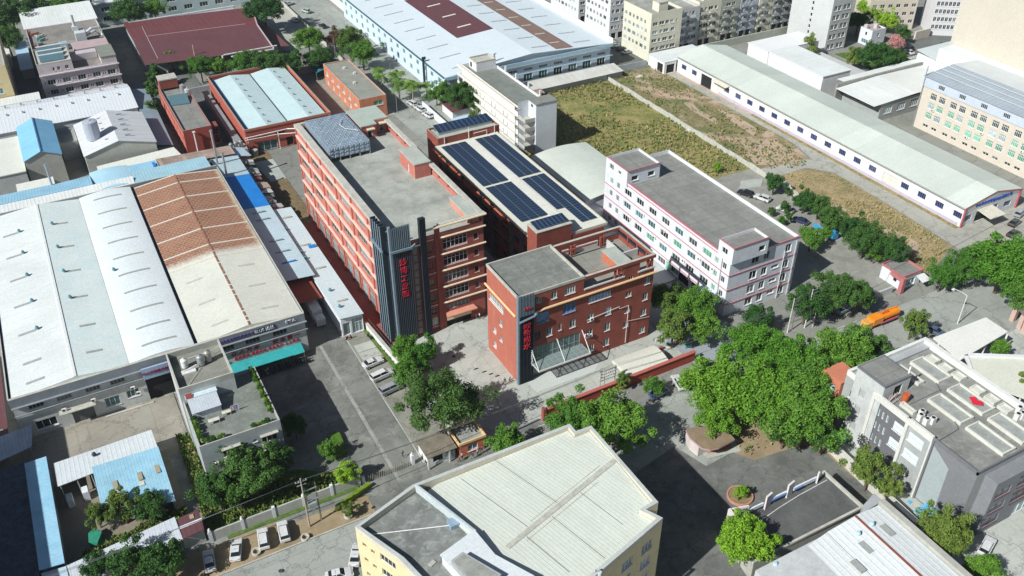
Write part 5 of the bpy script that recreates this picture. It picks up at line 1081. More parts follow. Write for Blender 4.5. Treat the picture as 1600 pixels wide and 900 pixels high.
# ================================================================ SIX STOREY GREY TOWER AND APARTMENT ROW
t = thing('narrow_tower', 'tall grey white office tower with paired windows behind the annex roofs', 'building', (262,240,0))
tbx = (259.3,234.6,269.3,255); Fo = []
for z in (1.0,4.8,8.5,12.0,15.5): Fo += [(1.0,2.6,z,z+1.9,dict(cols=2,glass=gl_dark)),(2.9,4.4,z,z+1.9,dict(cols=2,glass=gl_dark)),(5.6,7.2,z,z+1.9,dict(cols=2,glass=gl_dark)),(7.4,9.0,z,z+1.9,dict(cols=2,glass=gl_dark))]
Lo = [(10.2,11.2,z,z+1.3,dict(cols=1,glass=gl_dark)) for z in (2.4,4.6,6.8,9,11.2,13.4,15.6,17.8)]
block(t, tbx, 0, 23.5, mat('tower_grey_white', (.56,.58,.58), .8, .05, .3, (.42,.44,.44), .25, True), conc_roof, {'F': Fo, 'L': Lo}, par=.8)
def flats(label, x0, x1, y0, y1, h_, wm, styles, seed, front=True, trim=None, roofblk=True, balc=None):
    t = thing('apartment_block', label, 'apartment block', ((x0+x1)/2,y0,0)); rr = random.Random(seed); Fo, Lo = [], []
    nf = int(h_//3.1); W_ = x1-x0; D_ = y1-y0
    for f in range(1, nf):
        z = f*3.1+.9; u = .8
        while u+1.5 < W_-.5:
            w_ = rr.choice((1.2,1.6,.6,2.2)); 
            if u+w_ < W_-.4: Fo.append((u,u+w_,z,z+1.35,rr.choice(styles)))
            u += w_+rr.choice((.5,.7,1.1))
        u = 1.0
        while u+2 < D_-.5: 
            w_ = rr.choice((2.0,1.4,1.1)); Lo.append((u,u+w_,z,z+1.5,rr.choice(styles))); u += w_+1.1
    Fo += [(1+i*3.2,3.2+i*3.2,.1,2.5,None) for i in range(int((W_-2)//3.2))]
    if x0 > 215: Lo = []
    ops = {'F': Fo[:62], 'L': Lo[:38]}
    block(t, (x0,y0,x1,y1), 0, h_, wm, conc_roof, ops, par=.9, ptop=trim or coping)
    if balc:
        for f in range(1, nf):
            z = f*3.1
            for k in range(int(W_//4.2)): b = MB(); b.box(x0+.6+k*4.2, x0+3.4+k*4.2, y0-1.0, y0-.01, z, z+.12); b.box(x0+.6+k*4.2, x0+3.4+k*4.2, y0-1.0, y0-.92, z+.121, z+.95); b.build('balcony', balc, t)
    if roofblk: 
        q = MB(); q.box(x0+W_*.35,x0+W_*.35+4,y0+2.5,y0+6.5,h_-.88,h_+2.4); q.build('stair_house', wm, t); MB().box(x0+W_*.35-.2,x0+W_*.35+4.2,y0+2.3,y0+6.7,h_+2.41,h_+2.6).build('stair_house_roof', coping, t)
    return t
wdk = [dict(cols=2,glass=gl_dark,sill=False), dict(cols=2,glass=gl_dark), dict(cols=3,glass=gl_teal,sill=False), dict(cols=2,glass=gl_pale)]
flats('cream corner apartment house with a bay roof at the far end of the street', 196.3,210,259,276.5,18,cream_wall,wdk,1)
flats('white apartment house left of the cream corner house', 196.5,222,285.5,303,17.5,white_wall,wdk,2,trim=plain('dull_pink_coping', (.42,.2,.2)))
flats('white apartment house furthest left in the apartment group', 196.5,214,308,330,17,white_wall,wdk,3)
gy = mat('grey_green_render', (.42,.44,.38), .85, .1, .4, (.28,.3,.27), .4, True); gy2 = mat('blue_grey_render', (.42,.45,.50), .85, .1, .4, (.28,.3,.34), .4, True)
flats('grey flats with a red roof edge and long balconies in the apartment row', 210.8,221,262.5,276,16,ltgray_wall,wdk,4,trim=plain('red_edge', (.5,.14,.14)),balc=white_wall,roofblk=False)
flats('cream flats with two roof blocks in the apartment row', 221.3,232,263.5,277,17,cream_wall,wdk,5,balc=cream_wall)
flats('olive grey flats in the middle of the apartment row', 232.3,241,263.5,277,17.5,gy,wdk,6,balc=gy)
flats('blue grey flats between olive and cream in the apartment row', 241.3,250,263.3,277,18,gy2,wdk,7,balc=gy2)
flats('cream flats right of the blue grey ones in the apartment row', 250.3,257,263,277,19,cream_wall,wdk,8,balc=gy)
flats('dim grey flats ending the apartment row behind the narrow tower', 257.3,274,262.8,277,19.5,gy,wdk,9,balc=gy2)
flats('pale block seen beyond the apartment row', 226,256,300,320,22,ltgray_wall,wdk,12,roofblk=False)
flats('long grey block at the top edge beyond the row', 262,300,300,318,21,cream_wall,wdk,13,roofblk=False)
t = thing('street_wall', 'dim low wall at the foot of the apartment row', 'wall', (232,259,0)); MB().box(214.5,262,257.5,258,0,2.8).build('wall_panel', gy, t)
# ================================================================ TOP LEFT
t = thing('white_warehouse', 'long white gable warehouse at the left with rows of tiny roof vents', 'warehouse', (0,300,0))
gable(t, (-40,290.5,22.6,311.5), 0, 7.4, 9.2, 'x', white_wall, mat('bluish_white_roof', (.68,.72,.76), .5, .06, .08, (.5,.56,.62), .3, rib=(0,1.0), ribd=.10), over=.3, ridge=303.5)
vb = [(x,q) for q in (306.5,299.5) for x in (-14,-9.5,-4.8,0,4.6,9.3,14,18.6)]
for x, q in vb: MB().box(x,x+.5,q,q+.9,8.6,9.25).build('roof_vent', steel_g, t)
t = thing('blue_gabled_house', 'steep light blue gabled building between the white sheds', 'building', (-7,265,0))
gable(t, (-11.8,264.8,-2.3,289.5), 0, 8.6, 10.6, 'y', mat('grey_tan_render', (.44,.44,.40), .9, .12, .4, (.28,.28,.25), .4, True), mat('vivid_blue_roof', (.22,.50,.74), .5, .10, .2, (.34,.58,.76), .4, rib=(1,.9), ribd=.08), over=.3)
MB().box(-7.2,-6.9,264.5,289.8,10.62,10.9).build('ridge_cap', plain('navy_cap', (.10,.20,.32)), t)
t = thing('gabled_warehouse', 'white gabled warehouse with a large tank standing on its roof', 'warehouse', (13,259,0))
gable(t, (3.4,258.5,22.6,281.5), 0, 9.2, 11.8, 'y', mat('sage_render', (.50,.51,.46), .9, .10, .4, (.33,.33,.3), .4, True), mat('greyish_white_roof', (.66,.68,.70), .5, .07, .1, (.5,.52,.54), .3, rib=(1,3.1), ribd=.22), over=.3)
for i in range(5): MB().box(15.2,16.8,262+i*4,262.3+i*4,11.35,11.6).box(9.8,10.8,262+i*4,262.3+i*4,11.2,11.45).build('roof_vent', steel_g, t)
tank('water_tank', 'large grey blue tank standing on the white gabled roof', 7.3, 266.5, 10.2, 2.0, 5.6, plain('grey_blue_tank', (.40,.44,.52), .5))
t = thing('flat_white_shed', 'wide flat white roof at the left edge below the long white warehouse', 'shed', (-20,270,0))
MB().box(-40,-12.2,263,288,0,6.4).build('wall', ltgray_wall, t); MB().box(-40,-12.1,262.8,288.2,6.4,6.65).build('roof', mat('warm_white_roof', (.70,.72,.66), .6, .06, .1, (.55,.56,.5), .3), t)
t = thing('low_block', 'small dirty flat roofed block in the gap beside the blue gabled building', 'building', (.5,284,0)); block(t, (-2,279,3,289), 0, 5.5, gray_wall, conc_roof, par=.4)
t = thing('tall_annex', 'dim grey lean-to with a pale roof right of the long white warehouse', 'annex', (25,290,0)); slope(t, [(22.9,262,6.6),(27.5,262,5.4),(28.6,309,5.4),(22.9,309,6.6)], .1, mat('shaded_blue_roof', (.28,.36,.42), .6, .12, .2)); MB().box(23,27.3,262.5,308,0,5.2).build('wall', gray_wall, t)
t = thing('low_roof_shed', 'pale roofed shed joining the yellow building to the long white warehouse', 'shed', (-12,317,0)); MB().box(-40,-3.5,311.9,318,0,7.5).build('wall', white_wall, t); MB().box(-40,-3.4,311.8,318.2,7.5,7.7).build('roof', white_roof_x, t)
# yellow building
t = thing('yellow_building', 'tall yellow building cut by the left edge of the picture', 'building', (-20,318.6,0))
Ro = [(3+i*6,4.8+i*6,z,z+1.8,dict(cols=2,glass=gl_teal)) for i in range(7) for z in (3,6.6,10.2,13.4)]; Fo = [(9.0,10.8,z,z+1.8,dict(cols=2,glass=gl_teal)) for z in (9,12.6)]
block(t, (-24,318.6,-10.4,366), 0, 18, yellow_wall, conc_roof, {'R': Ro, 'F': Fo}, par=.6)
t = thing('blue_lane_shed', 'long blue roofed passage shed between the yellow building and the pink office', 'shed', (-6,345,0)); slope(t, [(-7.3,352,3.8),(-2.9,352,3.8),(-3.0,384,3.8),(-7.3,384,3.8)], .1, mat('soft_blue_sheet', (.38,.55,.70), .5, .1, .2)); MB().box(-7,-3.1,353,383,0,3.7).build('wall', gray_wall, t)
# pinkish office with cluttered roof
t = thing('pink_office', 'pinkish four storey office with a cluttered roof of ducts and solar heaters', 'office', (10,323,0))
po = (-1.8,322.5,22.6,372); Fo = []
for z in (.9,4.2,7.6): 
    for i in range(5): u = 1.8+i*4.7; Fo += [(u,u+2.5,z,z+1.7,dict(cols=3,glass=gl_dark)),(u+3.1,u+3.5,z+.4,z+1.3,dict(cols=1,glass=gl_dark,sill=False)),(u-.9,u-.5,z+.4,z+1.3,dict(cols=1,glass=gl_dark,sill=False))]
block(t, po, 0, 11.6, pinkoffice, mat('cluttered_roof_floor', (.24,.23,.21), .92, .3, .12, (.40,.36,.33), .55), {'F': Fo}, par=.9)
b = MB(); b.box(-1.9,23,322.0,322.49,10.9,11.2); b.box(-1.9,23,322.0,322.49,7.0,7.25); b.box(-1.9,23,322.0,322.49,3.5,3.75); b.build('moulding', plain('pale_pink_trim', (.66,.60,.62)), t)
b = MB(); b.dark = 1; [facade(b, t, f, (-1.8,322.6,8.9,326.5), 10.72, 14.4, [(4.4,5.1,12,13.3,dict(cols=1,glass=gl_dark)),(5.8,6.8,12,13.3,dict(cols=2,glass=gl_dark)),(8.2,9.4,12,13.3,dict(cols=2,glass=gl_dark))] if f == 'F' else []) for f in 'FRBL']; b.build('penthouse_wall', [pinkoffice, shadow_in], t)
p = MB(); ring(p, -1.8,322.6,8.9,338,14.403,14.9,.25); p.face([(-1.8,322.6,14.4),(8.9,322.6,14.4),(8.9,338,14.4),(-1.8,338,14.4)]); p.box(-1.8,8.9,326.6,338,10.8,14.39); p.build('penthouse_roof', coping, t)
MB().box(17.8,22.6,322.7,334,10.75,13.8).build('corner_block', pinkoffice, t); MB().box(17.6,22.7,322.5,334.2,13.8,14.0).build('corner_roof', mat('moss_roof', (.23,.25,.21), .9, .2, .3), t)
MB().box(9.2,17.5,332,335.5,10.8,13.0).build('roof_canopy', mat('pale_pink_canopy', (.52,.48,.50), .7, .1, .3), t); MB().box(11,22.5,338,346,10.8,12.6).build('roof_store', mat('rosy_store', (.46,.36,.37), .8, .12, .3), t)
for i in range(3):
    s_ = thing('solar_heater', ['front solar water heater rack on the pink office','middle solar water heater rack on the pink office','rear solar water heater rack on the pink office'][i], 'solar heater', (3,325+i*4,14.4), 0, 'solar heaters on the pink office')
    y = 325+i*4.3; b = MB(); b.face([(-.3,y,14.6),(7.2,y,14.6),(7.2,y+2.6,15.9),(-.3,y+2.6,15.9)]); b.build('collector', plain('collector_glass', (.10,.18,.22), .3), s_); MB().tube([(-.4,y+2.8,16.0),(7.3,y+2.8,16.0)], .26, 8).build('header_tank', steel_w, s_)
rr = random.Random(8)
t2 = thing('duct_plant', 'tall white duct stack with tangled pipes on the pink office roof', 'duct', (14,352,11))
b = MB(); b.box(13.2,16.6,349,354,10.75,14.5); b.cyl(13.8,353,14.5,20,.5,10); b.box(12.9,14.8,352,354,14.51,16); b.tube([(16.5,351,13.5),(19,351.5,14.8),(21.5,352,14.6),(22,350.5,12)], .5, 8); b.tube([(16.5,352.5,12),(20,354,13),(21.5,354.5,11.2)], .4, 8); b.build('duct', plain('duct_white', (.58,.62,.64)), t2)
t2 = thing('duct_plant', 'squat blue and black machine unit in the middle of the pink office roof', 'duct', (8,345,11)); b = MB(); b.box(7.2,9.8,345,348,10.75,13.0); b.tube([(9.8,346,11.6),(11.5,346,11.6)], .7, 8); b.build('unit', plain('unit_blue_grey', (.36,.46,.52)), t2)
for i in range(8):
    x = rr.uniform(-1,3); y = 338+i*4.0; b = MB(); b.tube([(x,y,11.2),(x+rr.uniform(1.5,3),y+rr.uniform(.5,2),11.3)], rr.uniform(.3,.5), 8); b.box(x-.6,x+.3,y+1,y+2,10.75,rr.uniform(11.4,12.2)); tag(b.build('roof_scrap', jm[(i+2)%4]), 'pipe and box clutter along the left side of the pink office roof', 'junk', 'clutter on the pink office roof')
t = thing('white_shed', 'white roofed shed with blue wall rising behind the pink office roof', 'shed', (10,374,0)); b = MB(); b.dark = 1
hb = (-2,372.3,23,391); facade(b, t, 'F', hb, 0, 11.5, [(11.4,12.6,9.2,11.2,None)]); [facade(b, t, f, hb, 0, 11.5, []) for f in 'RBL']; b.build('wall', [mat('blue_shed_wall', (.40,.52,.66), .8, .08, .3), shadow_in], t)
slope(t, [(-2.4,371.8,11.6),(23.2,371.8,11.6),(23.2,391,13.0),(-2.4,391,13.0)], .12, white_roof_x)
t = thing('cream_hut', 'small cream roofed hut beside the dark alley at the far left', 'hut', (-12,372,0)); MB().box(-15,-9.4,368,378,0,4.5).build('wall', ltgray_wall, t); MB().box(-15.2,-9.2,367.8,378.2,4.5,4.7).build('roof', plain('ivory_canopy', (.70,.72,.66)), t)
# back factories on the top edge
t = thing('back_factory', 'pale factory on the top edge behind the maroon roof', 'factory', (50,398,0)); b = MB(); b.dark = 1; hb = (24,398,96,440); facade(b, t, 'F', hb, 0, 9, [(3+i*6.4,6.4+i*6.4,z,z+1.8,dict(cols=3,glass=gl_dark,sill=False)) for i in range(10) for z in (2,5.8)]); [facade(b, t, f, hb, 0, 9, []) for f in 'RBL']; b.build('wall', [mat('aqua_grey_wall', (.48,.58,.60), .8, .08, .3), shadow_in], t); MB().box(23.6,96.4,397.6,440,9.0,9.4).build('roof', white_roof_x, t)
# maroon roof
t = thing('maroon_warehouse', 'wide warehouse under a maroon roof with white eaves lines', 'warehouse', (54,330,0))
MB().box(32.5,74.5,337,376,0,6.4).build('wall', gray_wall, t)
slope(t, [(31.5,329,6.2),(75.4,322.5,6.2),(75.4,343,8.8),(31.5,349,8.8)], .15, maroon_roof); slope(t, [(31.5,349.03,8.8),(75.4,343.03,8.8),(80.5,372,6.6),(32,378,6.6)], .15, mat('maroon_ribbed_roof', (.17,.055,.06), .6, .12, .2, (.22,.09,.09), .4, rib=(0,2.2), ribd=.45))
tr = MB(); tr.box(36.5,36.9,330,372,8.95,9.15) if False else None
tr.tube([(36.6,329.5,6.4),(36.6,348,8.95),(37.5,366,7.8)], .12, 4); tr.tube([(37,351,8.9),(72,346.5,8.95)], .1, 4); tr.tube([(75.6,322.5,6.4),(75.6,343,9.0),(80.8,372,6.9)], .3, 4); tr.build('roof_trim', plain('pale_trim', (.50,.42,.42)), t)
MB().box(60,75.4,321.5,322.4,6.3,6.6).box(34,75,376,377,0,7).build('rear_wall', ltgray_wall, t)
slope(t, [(77,331,4.0),(83.5,331,3.2),(82,372,3.2),(79,372,4.0)], .12, mat('maroon_lean_to', (.19,.08,.08), .7, .15, .3)); MB().box(77,79,331,371,0,3.8).build('wall', gray_wall, t)
t = thing('white_pipe_rack', 'white frame of posts and a beam along the front of the maroon roof', 'rack', (60,318,0)); b = MB(); [b.cyl(x,319,0,8.5,.35,8) for x in (56.5,61.6)]; b.box(57,76,318.8,319.3,8.5,8.8); b.build('frame', steel_w, t)
tag(MB().tube([(48.8,329,0),(48.8,329,10.5)], .3, 8, r1=.2).build('chimney', mat('tan_chimney', (.42,.30,.25), .8, .2, .5)), 'thin brownish chimney in front of the maroon roof', 'chimney')
t = thing('boundary_wall', 'long grey wall below the maroon roof, above the hedge trees', 'wall', (60,312,0)); MB().box(36,92,309.6,310,0,2.6).build('wall_panel', gray_wall, t)
# red building with roof tanks
t = thing('red_block', 'narrow red building with a dark roof and rooftop tanks', 'building', (35,262,0))
rb = (31.0,261.5,39.2,300); block(t, rb, 0, 9.4, mat('red_block_front', (.36,.075,.055), .8, .1, .4), conc_roof_b, {'L': []}, par=.7, ptop=coping_dark)
b = MB(); b.dark = 1; facade(b, t, 'L', (30.93,261.6,39,299.9), 0, 8.6, row(1.2,9,4.2,2.6,5.2,7.0,dict(cols=3,glass=gl_pale,sill=False))+row(1.2,9,4.2,2.6,1.4,3.2,dict(cols=3,glass=gl_pale,sill=False))); b.build('side_wall', [pink_wall, shadow_in], t)
b = MB(); b.box(31.3,36.9,296,300.2,9.41,12.2); b.build('stair_house_wall', red_wall, t); MB().box(31.2,37.0,295.9,300.4,12.2,12.6).build('stair_house_roof', coping, t)
b = MB(); [b.box(39.25,41.3,262.5,266,z,z+.25) for z in (2.8,5.6,8.2)]; [b.box(41.0,41.3,262.5,266,z+.26,z+1.2) for z in (2.8,5.6)]; b.build('balcony', red_wall, t)
ff = thing('solar_heater', 'flat dark solar heater on the narrow red building', 'solar heater', (34,288,8.7)); b = MB(); b.face([(31.8,283,8.9),(37.4,282,8.9),(37.6,287,10.2),(32,288,10.2)]); b.build('collector', plain('collector_glass', (.10,.18,.22), .3), ff); MB().tube([(32,288.3,10.2),(37.8,287.3,10.2)], .2, 8).build('header_tank', steel_g, ff)
tank('water_tank', 'steel tank at the rear of the narrow red building roof', 37.6, 292, 8.7, 1.0, 2.6, steel_g); tank('water_tank', 'second steel tank behind the first on the narrow red building', 38.3, 288.2, 8.7, 1.0, 2.4, plain('pale_steel', (.52,.56,.56), .4, .3))
tag(MB().tube([(33.8,260.8,0),(33.8,260.8,8.6)], .22, 8).box(33.4,34.2,260.4,261.2,8.6,8.8).build('vent_pipe', steel_w), 'white vent pipe against the end wall of the narrow red building', 'pipe')
for i, x in enumerate((42.5,44.0,45.6)): tank('water_tank', ['first','second','third'][i]+' of three small steel tanks in the gap before the cyan roof', x, 254.5+i*.3, 3.5, .6, 2.0, steel_g, 'small tanks before the cyan roof')
t = thing('tank_platform', 'low concrete platform carrying three small tanks', 'platform', (44,255,0)); MB().box(38.5,47,253,257.5,0,3.5).build('slab', coping_dark, t)
# cyan roofed red workshop
t = thing('cyan_roof_workshop', 'red workshop with a wide pale cyan roof in two slopes', 'workshop', (56,256,0))
cb = (47.6,256.5,74.2,303.5); b = MB(); b.dark = 1
facade(b, t, 'F', (47.6,256.5,73.6,303.5), 0, 7.3, [(3,6.5,4.2,4.9,None),(9,12,4.4,5.1,None),(3,9,.1,3,dict(cols=3,glass=gl_teal,sill=False)),(12,14,.1,2.8,None)]); [facade(b, t, f, cb, 0, 7.3, []) for f in 'RBL']; b.build('wall', [mat('brick_red_workshop', (.42,.11,.08), .8, .12, .4, (.26,.07,.05), .3, True), shadow_in], t)
rf = MB(); zc = lambda x: 7.0 + (.9 if 0 else .9*(1-abs((x-54.5)/6.0)) if x < 61 else .9*(1-abs((x-67.5)/6.2)))
xs = (49.2,54.5,60.9,61.1,67.5,73.2)
for i in range(5): xa, xb = xs[i], xs[i+1]; rf.face([(xa,256.9,zc(xa)),(xb,256.9,zc(xb)),(xb,301.5,zc(xb)),(xa,301.5,zc(xa))])
rf.build('roof', cyan_roof, t); MB().box(60.85,61.15,256.9,301.5,7.05,7.15).build('valley_gutter', plain('dark_gutter', (.05,.06,.09)), t)
p = MB(); ring(p, 47.4,256.3,74.4,303.8,7.303,8.0,.35,0,1); p.build('parapet', [orange_wall, coping_dark], t); MB().box(47.8,49.1,256.9,303,7.0,7.05).build('gutter', plain('blue_gutter', (.04,.10,.22)), t)
for i in range(8): 
    for xq in (55.3,68.3): MB().box(xq-.1,xq+.45,259+i*5.4,259.5+i*5.4,7.8,8.2).build('roof_vent', steel_g, t)
slope(t, [(44.5,258,3.8),(46.6,258,3.8),(46.6,302,3.8),(44.5,302,3.8)], .1, mat('shaded_lean_to', (.25,.27,.28), .8, .15, .3), 'lean_to'); MB().box(44.8,46.5,259,301,0,3.7).build('lean_to_wall', gray_wall, t)
pr = MB(); pr.tube([(47,255.8,5.6),(60,255.4,6.0),(66.5,250,7.0)], .16, 6); pr.tube([(47,255.2,5.2),(57,254.8,5.2),(66,249,6.4)], .12, 6); [pr.cyl(x,255.3,0,5.6,.12,6) for x in (47.8,57)]; pr.build('pipe', steel_w, t)
tag(MB().cyl(49,254.5,0,2.0,1.0,12).build('cart', mat('grey_unit', (.4,.4,.38), .7, .1, .4)), 'round grey drum standing by the red workshop wall', 'drum')
# orange two storey house
t = thing('orange_house', 'long two storey orange walled house with a flat grey roof', 'house', (90,262,0))
ob2 = (85.8,262.3,95.0,297.5); 
Lw = row(2.2,6,5.6,2.4,4.0,5.6,dict(cols=3,glass=gl_pale))+row(2.2,6,5.6,2.4,.8,2.4,dict(cols=3,glass=gl_pale,sill=False))
block(t, ob2, 0, 7.3, mat('salmon_orange_wall', (.60,.22,.12), .85, .15, .4, (.70,.42,.32), .5, True), mat('house_grey_roof', (.29,.30,.26), .92, .2, .3, (.20,.2,.18), .5), {'L': Lw, 'F': [(4.8,8.0,4.2,5.8,dict(cols=2,glass=gl_green))]}, par=.35)
for i, (x, y) in enumerate(((89,276),(90.5,290),(92.0,284))): MB().box(x,x+.9,y,y+.7,6.96,7.6).build('roof_vent', steel_w, t)
MB().box(95.3,97.5,262,290,0,.12).build('kerb', coping, t)
t = thing('blue_net_canopy', 'teal blue netted canopy behind the orange house', 'canopy', (89,306,0)); b = MB()
for i in range(8):
    xa, xb = 84+i*1.4, 85.4+i*1.4; f = lambda x: 3+1.2*math.sin(math.pi*(x-84)/11.2); b.face([(xa,301,f(xa)),(xb,301,f(xb)),(xb,310,f(xb)),(xa,310,f(xa))])
b.build('net', mat('teal_net', (.02,.16,.22), .7, .3, .8, (.2,.45,.5), .4), t); b = MB(); [b.cyl(x,y,0,3,.08,6) for x in (84,95.2) for y in (301.2,309.8)]; b.build('post', steel_g, t)
tag(MB().prism(rect(94.5,300,97,305),2.4,2.55).cyl(94.7,300.3,0,2.4,.05,5).cyl(96.8,304.8,0,2.4,.05,5).build('sun_awning', plain('green_teal_awning', (.10,.36,.30))), 'small green awning between the orange house and the palms', 'awning')
# lane wall
t = thing('lane_wall', 'pale wall along the tree lined lane by the white factory', 'wall', (108,262,0)); MB().box(107.2,107.5,214,262,0,2.4).build('wall_panel', lav_wall, t)
t = thing('lane_wall', 'long low wall between the workshop yards and the upper lane', 'wall', (97,330,0)); MB().box(97.9,98.2,302,392,0,1.6).build('wall_panel', coping, t)

# ================================================================ LOWER LEFT SHEDS
t = thing('blue_workshop', 'L shaped shed with white strip roof and corrugated blue roof with tan panels', 'workshop', (-9,124,0))
slope(t, [(-18.2,135.8,4.4),(-.8,136.6,4.7),(-1.0,142.4,4.6),(-18.2,142.4,4.2)], .1, mat('white_shed_roof', (.62,.67,.70), .55, .08, .2, (.48,.54,.58), .4, rib=(0,.8), ribd=.1), 'roof_sheet')
slope(t, [(-12.2,126.0,3.5),(-.6,123.4,3.5),(-.7,136.9,4.85),(-12.2,137.4,4.85)], .1, mat('corrugated_blue_roof', (.30,.55,.70), .5, .16, .25, (.48,.64,.70), .6, rib=(0,.55), ribd=.35), 'roof_sheet')
for x, y in ((-9.2,131.5),(-5.0,131.6),(-1.9,131.9)): MB().box(x-.4,x+.4,y-1.2,y+.9,4.45,4.52).build('roof_light', mat('tan_panel', (.36,.33,.24), .6, .1, 1), t)
for x, y in ((-9.2,129.6),(-5.0,129.8)): MB().box(x-.4,x+.4,y-.6,y+.5,4.18,4.26).build('roof_light', plain('cream_strip', (.62,.60,.50)), t)
b = MB(); b.box(-17.8,-1.1,137.6,142.2,0,4.0) if False else b.box(-12,-1,126.6,126.8,0,3.3); b.box(-1.1,-.9,124,142,0,3.3); b.box(-12,-11.8,126.9,136,0,3.4); b.box(-18,-1.1,142.0,142.2,0,4.1); [b.cyl(x,136.1,0,4.2,.09,6) for x in (-17.8,-15,-12.6)]; b.build('wall', gray_wall, t)
tag(MB().box(-17.6,-16.6,134.2,136.0,0,2.0).box(-14.9,-13.9,134.4,136.1,0,2.3).build('crate_stack', lav_wall), 'two pale cabinets under the white strip roof', 'cabinet')
turb = MB(); turb.cyl(-11.6,140.5,4.3,4.9,.25,8); turb.tube([(-11.6,140.5,4.9),(-11.2,140.5,5.2)], .35, 8, 1); turb.build('turbine_vent', [steel_g, steel_d], t)
t = thing('blue_long_shed', 'narrow blue roofed shed running to the bottom left corner', 'shed', (-21,118,0))
slope(t, [(-22.9,118.2,4.3),(-19.1,117.6,4.5),(-19.2,144.6,4.5),(-22.9,144.8,4.3)], .1, blue_roof_y, 'roof_sheet'); MB().box(-22.6,-19.5,119,144,0,4.1).build('wall', gray_wall, t)
slope(t, [(-22.7,114.6,3.4),(-19.0,115.5,3.6),(-19.1,117.5,3.8),(-22.8,118.1,3.6)], .1, pale_blue_roof, 'roof_sheet')
slope(t, [(-27,112,3.0),(-21,113.6,3.2),(-21.4,116.4,3.3),(-27,115,3.2)], .08, maroon_roof, 'roof_sheet')
t = thing('street_shed', 'long white sheet shed along the street wall with a maroon end', 'shed', (-10,117,0))
slope(t, [(-30,111.6,3.1),(-1.3,114.6,3.1),(-1.5,119.6,3.7),(-30,116.4,3.7)], .1, mat('white_ribbed_sheet', (.60,.64,.70), .5, .08, .2, (.48,.52,.58), .4, rib=(0,.9), ribd=.25), 'roof_sheet')
slope(t, [(-1.2,114.5,3.25),(2.3,114.9,3.2),(2.4,116.9,3.5),(-1.2,116.7,3.5)], .1, maroon_roof, 'roof_sheet'); slope(t, [(-1.2,117.0,3.55),(2.4,117.2,3.55),(2.4,119.6,3.4),(-1.2,119.3,3.4)], .1, maroon_roof, 'roof_sheet')
slope(t, [(-1.25,116.6,3.6),(2.5,116.8,3.6),(2.5,117.3,3.65),(-1.25,117.1,3.65)], .06, lav_wall, 'roof_patch'); MB().box(.7,1.4,117.9,118.9,3.62,3.7).build('roof_light', mat('tan_panel', (.36,.33,.24), .6, .1, 1), t)
slope(t, [(-30,106.8,2.7),(-6,110.4,2.7),(-6,111.3,3.0),(-30,108,3.0)], .08, lav_wall, 'roof_sheet'); MB().box(-29,-1.6,115,116,0,3.0).box(-1.5,2.2,115.2,119,0,3.1).build('wall', gray_wall, t)
bk = MB(); rr = random.Random(2)
for i in range(22): x = -19+i*.55; bk.prism([(x,112.35),(x+.42,112.4),(x+.4,112.65),(x-.05,112.6)], 3.25, 3.42)
bk.build('ridge_bricks', mat('rust_brick', (.30,.10,.08), .9, .3, 1), t)
t = thing('maroon_side_shed', 'maroon sheet roof on the left edge beside the big factory', 'shed', (-30,170,0)); slope(t, [(-40,152,3.5),(-25,152,3.5),(-25,186,3.5),(-40,186,3.5)], .1, maroon_roof); MB().box(-39,-26,153,185,0,3.3).build('wall', gray_wall, t)
for x, y in ((-27,157),(-27.5,166)): MB().box(x,x+1.2,y,y+.4,3.62,3.68).build('roof_light', plain('cream_strip', (.62,.60,.50)), t)
t = thing('shadow_block', 'plain tall block standing outside the left edge', 'building', (-48,140,0)); block(t, (-60,80,-38.6,153), 0, 19.6, gray_wall, conc_roof)
t = thing('glass_lean_to', 'pale glass sheeted lean-to at the lower left corner of the big factory', 'lean-to', (-24,150,0)); slope(t, [(-30,148,3.4),(-21.5,150,3.4),(-20.8,155.8,3.9),(-30,154.5,3.9)], .08, mat('glassy_blue_sheet', (.42,.50,.60), .4, .15, .6, rib=(0,.6), ribd=.4)); b = MB(); [b.cyl(x,149.9,0,3.3,.07,6) for x in (-29.5,-25.5,-21.8)]; b.build('post', steel_g, t)
# dark leaf littered roof, bottom left
t = thing('littered_roof_shed', 'dark shed roof littered with leaves at the lower left corner', 'shed', (-27,125,0)); MB().box(-34,-23.2,112,146,0,3.4).build('wall', darkgray_wall, t); MB().box(-34.2,-23.1,117,146.2,3.4,3.55).build('roof', mat('leafy_dark_roof', (.07,.10,.14), .8, .5, .6, (.015,.018,.015), .95), t)
# street wall and hedge wall
t = thing('street_wall', 'light grey street wall with round lamp posts beside the parked white cars', 'wall', (14,115,0))
b = MB(); b.box(2.6,29.8,114.6,114.9,0,2.3); b.build('wall_panel', mat('street_wall_grey', (.46,.47,.44), .9, .12, .4, (.3,.3,.27), .4, True), t); b = MB(); [b.box(x-.25,x+.25,114.5,115.0,0,2.7) for x in (3.0,8.5,14,19.4,24.6,29.7)]; b.build('pillar', lav_wall, t)
for x in (3.0,8.5,19.4):
    l_ = MB(); l_.tube([(x,114.75,2.7),(x,114.75,3.0),(x,114.75,3.2)], .28, 10, r1=.12); l_.build('globe_lamp', steel_w, t)
t = thing('yard_wall', 'low white wall with green verge between the parking bays and the red path', 'wall', (48.6,147,0))
b = MB(); b.prism([(47.5,158.2),(47.9,158.4),(49.7,135.4),(49.3,135.2)], 0, 1.7); b.build('wall_panel', white_wall, t); b = MB(); b.prism([(47.35,158.3),(48.05,158.5),(49.85,135.3),(49.15,135.1)], 1.703, 1.8); b.build('cap', coping, t)
tag(MB().tube([(48.3,158,1.8),(48.3,158,2.6),(49.9,136,2.6)], .04, 4).build('railing', frame_d), 'thin dark rail on the yard wall', 'railing')
o = sheet('green_verge', [(46.7,158.2),(47.4,158.2),(49.1,136),(48.0,136)], G*4, g_lawn)

